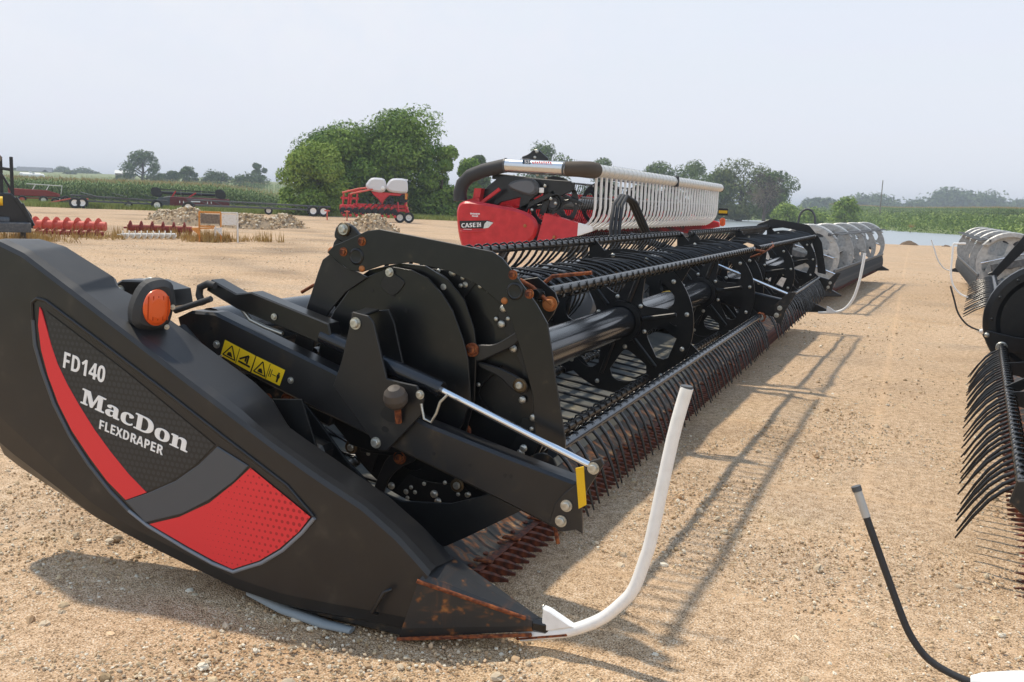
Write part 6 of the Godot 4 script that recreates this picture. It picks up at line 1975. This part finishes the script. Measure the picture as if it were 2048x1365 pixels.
func make_yard_things() -> void:
	SH.stone0 = stone_mesh(7)
	var b := MB.new()
	# ---- black header frame at the left edge
	var h := thing("black_implement", "tall black implement frame with yellow roller at the left edge", "implement", turned(Vector3(-21.47, 0.00, -15.74), 0.876))
	b = MB.new()
	for x in [-0.42, -0.28, -0.02]: b.bx(V(x, 1.55, -0.3 + x * 0.5), V(0.09, 1.6, 0.09), 0.01)
	b.beam(V(-0.42, 2.05, -0.5), V(-0.02, 2.0, -0.3), 0.08, 0.08, 0.01)
	b.beam(V(-0.28, 1.9, -0.35), V(-0.02, 1.4, -0.3), 0.06, 0.06, 0.01)
	b.beam(V(-0.9, 1.3, -0.5), V(-0.02, 1.25, -0.3), 0.1, 0.14, 0.01)
	bpart(h, "mast", b, M.paint)
	b = MB.new()
	b.lathe(Transform3D(Basis(Vector3.RIGHT, PI / 2), V(-0.36, 2.3, -0.35)), [Vector2(0.05, 0.0), Vector2(0.115, 0.0), Vector2(0.115, 0.04), Vector2(0.05, 0.04), Vector2(0.05, 0.0)], 18)
	b.bx(V(-0.36, 2.44, -0.33), V(0.05, 0.10, 0.04), 0.01)
	bpart(h, "pulley", b, M.timber)
	b = MB.new()
	b.plate([Vector2(-0.912, 1.338), Vector2(-0.395, 1.368), Vector2(-0.061, 1.368), Vector2(0.243, 1.064), Vector2(0.426, 0.790), Vector2(0.456, 0.426), Vector2(-0.912, 0.395)], at(V(0, 0, -0.7)), 0.7, 0.03)
	b.beam(V(0.05, 1.25, 0.05), V(0.42, 0.6, 0.1), 0.08, 0.10, 0.01)
	b.beam(V(0.2, 1.1, 0.1), V(0.46, 0.5, 0.15), 0.06, 0.08, 0.01)
	bpart(h, "body", b, M.paint)
	b = MB.new()
	b.cyl(V(-1.0, 0.66, 0.12), V(-0.12, 0.62, 0.12), 0.11, 18)
	bpart(h, "drum", b, M.greydark)
	b = MB.new()
	b.cyl(V(-0.44, 1.15, 0.08), V(-0.26, 1.15, 0.08), 0.125, 20)
	bpart(h, "yellow_roller", b, M.yellow)
	b = MB.new()
	b.cyl(V(-0.8, 1.15, 0.08), V(-0.44, 1.15, 0.08), 0.09, 16)
	bpart(h, "roller_shaft", b, M.paint)
	b = MB.new()
	b.bx(V(-0.35, 0.46, 0.1), V(1.5, 0.26, 0.8), 0.02)
	bpart(h, "deck", b, M.greydark)
	b = MB.new()
	b.bx(V(-0.6, 0.16, 0.0), V(0.2, 0.36, 0.5), 0.02)
	b.bx(V(0.2, 0.16, 0.0), V(0.14, 0.36, 0.5), 0.02)
	bpart(h, "foot", b, M.paint)
	# ---- augers
	var a0 := turned(Vector3(-25.28, 0.00, -19.60), 0.861).origin; var a1 := turned(Vector3(-23.35, -0.00, -20.78), 0.798).origin
	auger("red_auger", "long bright red auger lying next to the black implement", a0 + V(0, 0.34, 0), a1 + V(0, 0.34, 0), 0.15, 0.27, 7.0, M.augred, M.augred)
	auger("red_auger", "darker red auger lying in front of the long bright one", a0 + V(0.7, 0.13, 0.5), a1 + V(0.45, 0.13, 0.55), 0.07, 0.15, 8.0, M.oldred, M.oldred)
	a0 = turned(Vector3(-23.22, 0.00, -21.07), 0.789).origin; a1 = turned(Vector3(-21.74, 0.00, -22.72), 0.725).origin
	auger("red_auger", "rusty red auger lying behind the white one", a0 + V(0, 0.30, -0.5), a1 + V(0, 0.27, -0.3), 0.11, 0.25, 6.0, M.oldred, M.oldred)
	a0 = turned(Vector3(-21.97, 0.00, -20.04), 0.785).origin; a1 = turned(Vector3(-21.21, -0.00, -21.60), 0.735).origin
	auger("white_auger", "small white auger lying in front of the rusty red one", a0 + V(0, 0.15, 0), a1 + V(0, 0.15, 0), 0.05, 0.135, 9.0, M.boxwhite, M.boxwhite)
	# ---- small orange and white stand
	h = thing("metal_stand", "rusty orange and white open metal stand with one white panel", "stand", turned(Vector3(-19.26, 0.00, -21.43), 0.694))
	for e in [[[Vector2(-0.602, 0.000), Vector2(-0.602, 0.946)], "orange"], [[Vector2(0.052, 0.017), Vector2(0.052, 0.946)], "orange"], [[Vector2(0.568, -0.017), Vector2(0.568, 0.946)], "boxwhite"], [[Vector2(-0.120, 0.034), Vector2(-0.120, 0.499)], "boxwhite"]]:
		b = MB.new()
		b.beam(V(e[0][0].x, e[0][0].y, 0.0), V(e[0][1].x, e[0][1].y, 0.0), 0.05, 0.05, 0.004, V(0, 0, 1))
		bpart(h, "leg", b, M[e[1]])
		b = MB.new()
		b.beam(V(e[0][0].x, e[0][0].y, -0.55), V(e[0][1].x, e[0][1].y, -0.55), 0.04, 0.04, 0.004, V(0, 0, 1))
		bpart(h, "leg", b, M[e[1]])
	b = MB.new()
	b.beam(V(-0.62, 0.945, 0), V(0.06, 0.945, 0), 0.06, 0.06, 0.005)
	b.beam(V(-0.60, 0.5, 0), V(-0.12, 0.5, 0), 0.05, 0.05, 0.005)
	b.plate([Vector2(-0.843, 0.413), Vector2(-0.602, 0.430), Vector2(-0.568, 0.172)], at(V(0, 0, 0.05)), 0.03, 0.003)
	b.beam(V(-0.84, 0.42, 0.0), V(-0.16, 0.45, 0.0), 0.05, 0.045, 0.005)
	bpart(h, "orange_rail", b, M.orange)
	b = MB.new()
	b.plate([Vector2(-0.568, 0.877), Vector2(0.034, 0.877), Vector2(0.034, 0.568), Vector2(-0.568, 0.568)], at(V(0, 0, -0.5)), 0.02, 0.0)
	bpart(h, "back_panel", b, M.timber)
	b = MB.new()
	b.plate([Vector2(0.086, 0.894), Vector2(0.533, 0.894), Vector2(0.533, 0.550), Vector2(0.086, 0.550)], at(V(0, 0, 0.0)), 0.02, 0.003)
	b.plate([Vector2(-0.138, 0.447), Vector2(0.086, 0.482), Vector2(0.086, 0.206)], at(V(0, 0, 0.03)), 0.015, 0.002)
	b.beam(V(0.06, 0.945, 0.0), V(0.58, 0.945, 0.0), 0.05, 0.045, 0.004)
	bpart(h, "white_panel", b, M.boxwhite)
	# ---- gravel piles
	gravel_pile("brown gravel pile behind the orange stand's left side", turned(Vector3(-30.77, 0.00, -32.92), 0.725).origin, 1.75, 1.4, 0.85, 1)
	gravel_pile("small dark gravel pile at the far left of the piles", turned(Vector3(-35.75, 0.00, -36.88), 0.745).origin, 0.9, 0.8, 0.55, 2)
	gravel_pile("gravel pile with asphalt lumps just right of the orange stand", turned(Vector3(-26.91, 0.00, -32.76), 0.664).origin, 1.35, 1.1, 0.72, 3)
	gravel_pile("low gravel pile under the rear wheels of the long trailer", turned(Vector3(-27.23, 0.00, -35.69), 0.631).origin, 1.25, 1.0, 0.62, 4)
	gravel_pile("rounded gravel pile in front of the red planter", turned(Vector3(-22.97, 0.00, -36.77), 0.544).origin, 1.5, 1.2, 0.80, 5)
	# ---- trailers and old headers along the grass
	long_trailer("long black header trailer with white wheels in front of the dark red header", turned(Vector3(-43.08, 0.00, -54.58), 0.654), 5.1, 0)
	long_trailer("black header trailer left of the dark red header", turned(Vector3(-54.09, 0.00, -52.17), 0.785), 3.4, 1)
	h = thing("old_header", "dark red header with black reel standing behind the long trailer", "header", turned(Vector3(-54.19, 0.00, -59.99), 0.720), "old headers at the yard edge")
	b = MB.new()
	b.plate([Vector2(-1.722, 0.084), Vector2(-1.638, 1.050), Vector2(3.066, 0.966), Vector2(3.066, 0.210)], at(V(0, 0, -1.4)), 1.0, 0.04)
	var bd := bpart(h, "body", b, M.darkred)
	b = MB.new()
	for x in [-0.9, -0.6, 1.3, 1.6]: b.bx(V(x, 0.62, -0.39), V(0.07, 0.18, 0.02), 0.004)
	b.bx(V(0.35, 0.68, -0.39), V(0.75, 0.10, 0.02), 0.01)
	bpart(bd, "white_mark", b, M.whiteprint)
	b = MB.new()
	b.plate([Vector2(-2.940, -0.042), Vector2(-3.024, 0.420), Vector2(-2.520, 0.924), Vector2(-1.554, 1.092), Vector2(-1.638, 0.168)], at(V(0, 0, -1.0)), 0.5, 0.06)
	bpart(h, "divider", b, M.greydark)
	b = MB.new()
	for z in [-1.3, -0.6]: b.beam(V(-2.6, 1.62, z), V(2.4, 1.48, z), 0.07, 0.07, 0.01)
	for x in [-2.4, -0.8, 0.8, 2.3]: b.beam(V(x, 1.6, -1.3), V(x, 1.2, -0.6), 0.05, 0.05, 0.01)
	b.cyl(V(-2.6, 1.35, -1.0), V(2.4, 1.25, -1.0), 0.12, 12)
	bpart(h, "reel", b, M.paint)
	for x in [-2.7, 2.35]:
		b = MB.new()
		b.plate(smooth_poly([Vector2(x - 0.45, 1.1), Vector2(x - 0.4, 1.75), Vector2(x + 0.25, 1.75), Vector2(x + 0.5, 1.15), Vector2(x + 0.2, 0.9)], 1), at(V(0, 0, -0.75)), 0.15, 0.02)
		bpart(h, "reel_end_shield", b, M.paint)
	b = MB.new()
	b.beam(V(-1.5, 1.0, -0.5), V(-1.2, 1.5, -0.6), 0.06, 0.1, 0.01)
	b.beam(V(-0.2, 1.0, -0.5), V(0.4, 1.4, -0.6), 0.06, 0.1, 0.01)
	bpart(h, "reel_arm", b, M.red)
	for x in [-2.6, -1.0, 1.8]:
		b = MB.new()
		b.bx(V(x, 0.15, -0.9), V(0.2, 0.4, 0.6), 0.02)
		bpart(h, "foot", b, M.paint)
	# old red header with white bat rack
	h = thing("old_header", "faded red header with pale reel bats at the far left", "header", turned(Vector3(-66.55, 0.00, -55.87), 0.854), "old headers at the yard edge")
	b = MB.new()
	b.plate([Vector2(-2.370, 0.664), Vector2(-2.370, 1.280), Vector2(0.569, 1.185), Vector2(1.517, 0.901), Vector2(1.517, 0.664)], at(V(0, 0, -1.0)), 0.9, 0.04)
	b.beam(V(-2.4, 0.5, 0.0), V(1.6, 0.52, 0.0), 0.12, 0.10, 0.01)
	bpart(h, "body", b, M.oldred)
	b = MB.new()
	b.beam(V(-1.0, 1.68, -0.4), V(1.75, 1.58, -0.4), 0.07, 0.07, 0.01)
	for x in [-0.3, 0.75]: b.beam(V(x, 1.66, -0.4), V(x - 0.25, 1.2, -0.3), 0.06, 0.06, 0.01)
	b.beam(V(1.7, 1.58, -0.4), V(1.6, 0.9, -0.4), 0.05, 0.05, 0.01)
	bpart(h, "reel_bats", b, M.boxwhite)
	for x in [-1.35, 0.25, 1.55]: wheel_tyre(h, V(x, 0.36, 0.15), 0.36, 0.24, M.boxwhite if x > 0.0 else M.augred)
	# orange tongue cart
	h = thing("drawbar_cart", "thin orange drawbar on wheels lying left of the black trailer", "cart", turned(Vector3(-61.02, 0.00, -53.40), 0.833))
	b = MB.new()
	b.beam(V(-1.9, 0.08, 0.5), V(0.3, 0.6, 0.0), 0.08, 0.10, 0.01)
	b.beam(V(0.3, 0.6, 0.0), V(1.7, 0.62, -0.3), 0.10, 0.12, 0.01)
	b.beam(V(0.9, 0.62, -0.2), V(1.5, 0.2, -0.2), 0.1, 0.1, 0.01)
	bpart(h, "drawbar", b, M.augred)
	wheel_tyre(h, V(0.05, 0.42, -0.2), 0.42, 0.28, M.timber)
	wheel_tyre(h, V(-0.7, 0.34, -1.2), 0.34, 0.24, M.timber)
	planter()
	# ---- hillside barn, tanks
	h = thing("barn", "long grey roofed barn on the far hill", "barn", turned(Vector3(-452.6, 6.48, -389.5), 0.75))
	b = MB.new()
	b.bx(V(0, 1.2, 0), V(17, 2.6, 8), 0.0)
	bpart(h, "wall", b, M.housewhite)
	b = MB.new()
	b.loft([[V(-9.0, 2.4, 4.6), V(-9.0, 4.8, 0), V(-9.0, 2.4, -4.6)], [V(9.0, 2.4, 4.6), V(9.0, 4.8, 0), V(9.0, 2.4, -4.6)]], true, false)
	b.tri(V(-9.0, 2.4, 4.6), V(-9.0, 4.8, 0), V(-9.0, 2.4, -4.6))
	b.tri(V(9.0, 2.4, 4.6), V(9.0, 2.4, -4.6), V(9.0, 4.8, 0))
	b.loft([[V(4.0, 2.5, 5.0), V(5.5, 3.6, 5.0), V(7.0, 2.5, 5.0)], [V(4.0, 2.5, 1.5), V(5.5, 3.6, 1.5), V(7.0, 2.5, 1.5)]], true, false)
	bpart(h, "roof", b, M.roofblue)
	for i in 2:
		h = thing("white_tank", ["left white gas tank in the corn below the barn", "right white gas tank in the corn below the barn"][i], "tank", turned(Vector3(-162.0, 2.83, -136.9) + V(3.6 * i, -0.2 * i, 2.4 * i), 0.75), "white gas tanks below the barn")
		b = MB.new()
		b.tube([V(-2.0, 0.55, 0), V(-1.8, 0.55, 0), V(1.8, 0.55, 0), V(2.0, 0.55, 0)], [0.3, 0.62, 0.62, 0.3], 16)
		bpart(h, "tank", b, M.housewhite)
		b = MB.new()
		for x in [-1.2, 1.2]: b.bx(V(x, -0.4, 0), V(0.3, 1.4, 1.0), 0.02)
		b.cyl(V(0, 1.1, 0), V(0, 1.4, 0), 0.25, 12)
		bpart(h, "saddle", b, M.housewhite)
	h = thing("shed", "small white roofed shed beside the lone open crowned tree", "shed", turned(Vector3(-294.2, 5.00, -295.5), 0.7))
	b = MB.new()
	b.bx(V(0, 1.2, 0), V(7, 2.4, 5), 0.0)
	bpart(h, "wall", b, M.timber)
	b = MB.new()
	b.loft([[V(-3.8, 2.3, 2.8), V(-3.8, 3.6, 0), V(-3.8, 2.3, -2.8)], [V(3.8, 2.3, 2.8), V(3.8, 3.6, 0), V(3.8, 2.3, -2.8)]], true, false)
	bpart(h, "roof", b, M.housewhite)
	# ---- pole and pond furniture
	h = thing("utility_pole", "bare grey utility pole standing beyond the pond", "pole", at(Vector3(-7.0, 0.67, -261.8)))
	b = MB.new()
	b.tube([V(0, -0.5, 0), V(0.05, 9.6, 0)], [0.17, 0.11], 10)
	bpart(h, "pole", b, M.timber)
	h = thing("pond_stake", "brown stake with a weed clump on top standing in the pond", "stake", at(Vector3(0.9, -1.0, -157)))
	b = MB.new()
	b.tube([V(0, -0.8, 0), V(0.05, 0.9, 0)], 0.05, 6)
	bpart(h, "stake", b, M.timber)
	b = MB.new()
	var r := RandomNumberGenerator.new()
	r.seed = 2
	for i in 60:
		var d := V(r.randfn(), absf(r.randfn()) * 0.6, r.randfn()) * 0.45
		b.tri(V(0.05, 0.75, 0) + V(-0.03, 0, 0), V(0.05, 0.75, 0) + V(0.03, 0, 0), V(0.05, 0.85, 0) + d)
	bpart(h, "clump", b, M.drygrass)
	for e in [["low dirt mound at the pond edge behind the gravel lane", V(1.0, -0.72, -75.8), 0.85, 0.42], ["small dirt heap at the pond edge beside the grey reel hoops", V(-2.6, -0.72, -75.5), 0.6, 0.3], ["small dirt heap at the pond edge near the far white rod", V(3.6, -0.72, -76.0), 0.5, 0.25]]:
		h = thing("dirt_mound", e[0], "mound", at(e[1]), "dirt mounds at the pond edge")
		b = MB.new()
		var P: Array = []
		for i in 6:
			var ring: Array = []
			for k in 14:
				var a := TAU * k / 14.0
				var t := i / 5.0
				ring.append(V(cos(a) * e[2] * t, e[3] * (1.0 - t * t) * (0.85 + 0.3 * r.randf()) - 0.05, sin(a) * e[2] * t * 0.7))
			P.append(ring)
		for i in 5:
			for k in 14: b.quad(P[i][k], P[i][(k + 1) % 14], P[i + 1][(k + 1) % 14], P[i + 1][k])
		bpart(h, "mound", b, M.soil)

func long_trailer(label: String, xf: Transform3D, half: float, kind: int) -> void:
	var h := thing("header_trailer", label, "trailer", xf, "header trailers at the yard edge")
	var b := MB.new()
	for z in [-1.0, 0.0]:
		b.beam(V(-half, 0.95, z), V(half, 0.72, z), 0.10, 0.10, 0.01)
		b.beam(V(-half + 0.6, 0.55, z), V(half - 0.3, 0.45, z), 0.10, 0.12, 0.01)
	bpart(h, "frame_rail", b, M.greydark)
	for i in 11:
		b = MB.new()
		var x := lerpf(-half + 0.4, half - 0.5, i / 10.0)
		b.beam(V(x - 0.35, 0.90 - 0.2 * i / 11.0, 0.0), V(x + 0.3, 0.52, 0.0), 0.06, 0.05, 0.006)
		b.beam(V(x, 0.52, 0.0), V(x, 0.52, -1.0), 0.06, 0.06, 0.006)
		bpart(h, "brace", b, M.greydark)
	if kind == 1:
		for x in [-half + 1.2, -half + 3.4, -half + 5.4]:
			b = MB.new()
			b.box(Transform3D(Basis(V(0, 0, 1), -0.22), V(x, 1.06, -0.4)), V(1.1, 0.03, 1.2), 0.005)
			bpart(h, "rest_pad", b, M.greydark)
	for x in ([-half + 0.1, half - 0.55, half - 1.3] if kind == 0 else [-half + 0.8, -half + 0.3, half - 0.8]):
		wheel_tyre(h, V(x, 0.40, 0.18), 0.40, 0.26, M.white)
		wheel_tyre(h, V(x, 0.40, -1.18), 0.40, 0.26, M.white)
	wheel_tyre(h, V(0.6, 0.32, -0.4), 0.30, 0.2, M.white)

func planter() -> void:
	var h := thing("row_planter", "red row planter with two white seed hoppers in front of the trees", "planter", turned(Vector3(-32.30, 0.00, -52.83), 0.539))
	var k := 0.0375
	var b := MB.new()
	for q in [[[Vector2(-0.713, 2.325), Vector2(-0.375, 2.812), Vector2(-0.075, 2.887), Vector2(0.562, 2.850), Vector2(0.713, 2.550), Vector2(0.675, 2.025), Vector2(0.375, 1.875), Vector2(-0.450, 2.025)], "hopper"], [[Vector2(0.637, 2.250), Vector2(0.900, 2.737), Vector2(1.200, 2.887), Vector2(1.950, 2.887), Vector2(2.137, 2.700), Vector2(2.175, 2.025), Vector2(1.950, 1.875), Vector2(0.938, 1.950)], "hopper"]]:
		b = MB.new()
		b.plate(smooth_poly(q[0], 1), at(V(0, 0, -1.3)), 1.3, 0.12)
		bpart(h, q[1], b, M.hopper)
	b = MB.new()
	b.lathe(Transform3D(Basis(Vector3.RIGHT, PI / 2), V(0.48, 2.2, 0.0)), [Vector2(0.13, 0.0), Vector2(0.12, 0.06), Vector2(0.0, 0.1)], 14)
	bpart(h, "fan_cap", b, M.white)
	# centre frame and toolbar
	b = MB.new()
	b.plate([Vector2(-0.300, 1.950), Vector2(2.175, 1.875), Vector2(2.175, 1.688), Vector2(0.938, 1.725), Vector2(0.600, 1.387), Vector2(0.487, 1.125), Vector2(0.300, 1.125), Vector2(0.225, 1.425), Vector2(-0.075, 1.688)], at(V(0, 0, -0.5)), 0.3, 0.03)
	b.bx(V(0.3, 1.0, -0.6), V(3.6, 0.22, 0.3), 0.02)
	b.bx(V(0.2, 0.75, -0.2), V(3.8, 0.16, 0.2), 0.02)
	b.beam(V(1.95, 2.2, -0.3), V(2.1, 0.6, -0.2), 0.16, 0.16, 0.02)
	b.beam(V(2.0, 1.3, -0.2), V(2.3, 0.4, 0.0), 0.12, 0.12, 0.02)
	b.beam(V(1.5, 1.3, -0.2), V(1.6, 0.3, 0.0), 0.10, 0.10, 0.02)
	bpart(h, "main_frame", b, M.red)
	# folding arms on the left
	for q in [[[Vector3(-2.212, 1.800, 0.0), Vector3(-1.125, 2.100, 0.0), Vector3(-0.300, 2.212, 0.0)], 0.0], [[Vector3(-1.688, 1.725, 0.0), Vector3(-0.188, 2.100, 0.0)], 0.25]]:
		b = MB.new()
		b.tube(q[0].map(func(p): return p + V(0, 0, -0.2 + q[1])), 0.06, 8)
		bpart(h, "fold_arm", b, M.augred)
	b = MB.new()
	for x in [-2.1, -1.6, -1.75, -1.2]: b.beam(V(x, 1.75, -0.2), V(x - 0.1, 0.5, -0.1), 0.1, 0.12, 0.02)
	b.bx(V(-1.9, 0.85, 0.0), V(0.9, 0.35, 0.6), 0.03)
	b.bx(V(-1.7, 1.45, -0.3), V(1.2, 0.15, 0.2), 0.02)
	b.bx(V(-1.4, 1.95, -0.3), V(1.0, 0.12, 0.2), 0.03)
	bpart(h, "wing_frame", b, M.red)
	# row units
	for i in 9:
		var x := -2.3 + i * 0.42
		b = MB.new()
		b.beam(V(x, 0.95, -0.1), V(x + 0.12, 0.42, 0.5), 0.10, 0.16, 0.02)
		b.bx(V(x + 0.05, 0.8, 0.25), V(0.2, 0.3, 0.3), 0.03)
		var ru := bpart(h, "row_unit", b, M.red)
		b = MB.new()
		b.lathe(Transform3D(Basis(Vector3.RIGHT, PI / 2) * Basis(V(0, 0, 1), 0.4), V(x + 0.2, 0.62, 0.45)), [Vector2(0.0, 0.0), Vector2(0.22, 0.0), Vector2(0.24, 0.05), Vector2(0.22, 0.1), Vector2(0.0, 0.1)], 16)
		bpart(ru, "gauge_wheel", b, M.tyre)
		b = MB.new()
		b.lathe(Transform3D(Basis(Vector3.RIGHT, PI / 2), V(x + 0.25, 0.33, 0.55)), [Vector2(0.0, 0.0), Vector2(0.10, 0.0), Vector2(0.10, 0.05), Vector2(0.0, 0.05)], 12)
		bpart(ru, "closing_wheel", b, M.red)
	for i in 5:
		b = MB.new()
		b.tube([V(-0.6 + i * 0.4, 1.35, 0.05), V(-0.4 + i * 0.4, 1.2, 0.15), V(-0.7 + i * 0.42, 0.95, 0.2)], 0.04, 6)
		bpart(h, "hose", b, M.rubber)
	for x in [1.35, 1.95]:
		b = MB.new()
		wheel_tyre(h, V(x + 0.3, 0.28, 0.1), 0.36, 0.24, M.boxwhite)
	wheel_tyre(h, V(1.9, 1.55, -0.1), 0.3, 0.2, M.tyre)
	wheel_tyre(h, V(1.0, 1.4, -0.2), 0.28, 0.2, M.tyre)
	b = MB.new()
	b.beam(V(2.05, 1.9, 0.0), V(2.05, 1.5, 0.0), 0.16, 0.1, 0.01, V(0, 0, 1))
	b.bx(V(2.1, 1.1, 0.05), V(0.1, 0.14, 0.08), 0.02)
	bpart(h, "amber_marker", b, M.orange)
	b = MB.new()
	b.cyl(V(2.0, 2.75, -0.3), V(2.0, 2.85, -0.3), 0.16, 12)
	b.cyl(V(2.0, 2.2, -0.3), V(2.0, 2.75, -0.3), 0.03, 8)
	bpart(h, "vent_cap", b, M.white)
	for x in [-3.15, -1.85]:
		b = MB.new()
		b.bx(V(x, 0.30, 0.6), V(0.08, 0.7, 0.08), 0.01)
		b.bx(V(x, 0.58, 0.6), V(0.36, 0.08, 0.12), 0.01)
		bpart(h, "jack_stand", b, M.augred)

func _ready() -> void:
	make_view()
	make_materials()
	M.greyplastic = mk(hx("4b5056"), 0.4)
	M.lip = mk(hx("7d838b"), 0.35)
	M.bluegrey = mk(hx("8b9294"), 0.65)
	M.knob = mk(hx("4a423b"), 0.6)
	M.drum = mk(hx("8f9194"), 0.28, 0.4)
	M.bronze = mk(hx("6b5a42"), 0.4, 0.6)
	M.armworn = M.plastic.duplicate()
	M.armworn.albedo_texture = ramp_tex(noise_img(256, 61, 0.018, 5), 256, grad([[0.0, hx("1f1f20")], [0.6, hx("242425")], [0.75, hx("322d28")], [1.0, hx("66584a")]]))
	M.rustbolt = mk(hx("b0703f"), 0.6, 0.4)
	M.sleeve = mk(hx("b9b7b1"), 0.5)
	M.sleevebrown = mk(hx("4d4236"), 0.75)
	M.badge = mk(hx("20425e"), 0.4)
	M.coverface = mk(hx("63666a"), 0.5)
	M.hopper = mk(hx("d5d5d6"), 0.4)
	M.soil = mk(hx("6d5a45"), 0.95)
	make_shared()
	make_ground()
	make_main_header()
	air_reel_header()
	var gc := grey_header("grey hooped header standing in line behind the nearest black header", Transform3D(Basis(Vector3.UP, -0.062), V(-0.12, -0.05, -15.9)), 10.0, [0], [-0.35, -2.6, -4.9, -7.2, -9.6])
	near_black_header()
	var ge := grey_header("grey hooped header in the right row beyond the black one", Transform3D(Basis(Vector3.UP, PI), V(2.35, -0.08, -27.9)), 10.0, [], [-0.35, -2.6, -4.9, -7.2, -9.6])
	var hb := MB.new()
	var hp: Array = []
	for i in 13:
		var a := PI * i / 12.0
		hp.append(V(-0.78 - cos(a) * 0.16, 1.50 + sin(a) * 0.22, -0.95))
	hp.push_front(V(-0.95, 1.3, -0.95))
	hp.append(V(-0.60, 1.3, -0.95))
	hb.tube(hp, 0.022, 8)
	bpart(gc, "hydraulic_hose", hb, M.greydark)
	crop_rod(ge, -10.0, M.white, [Vector2(0.0, 0.10), Vector2(0.2, 0.16), Vector2(0.36, 0.32), Vector2(0.43, 0.55), Vector2(0.44, 0.85), Vector2(0.44, 1.14), Vector2(0.40, 1.17), Vector2(0.22, 1.18)], 0.02)
	crop_rod(ge, 0.0, M.white, [Vector2(0.0, 0.10), Vector2(0.25, 0.17), Vector2(0.45, 0.42), Vector2(0.58, 0.75), Vector2(0.68, 1.0)], 0.02)
	make_yard_things()
	make_trees()
	make_fields()
	make_gravel()
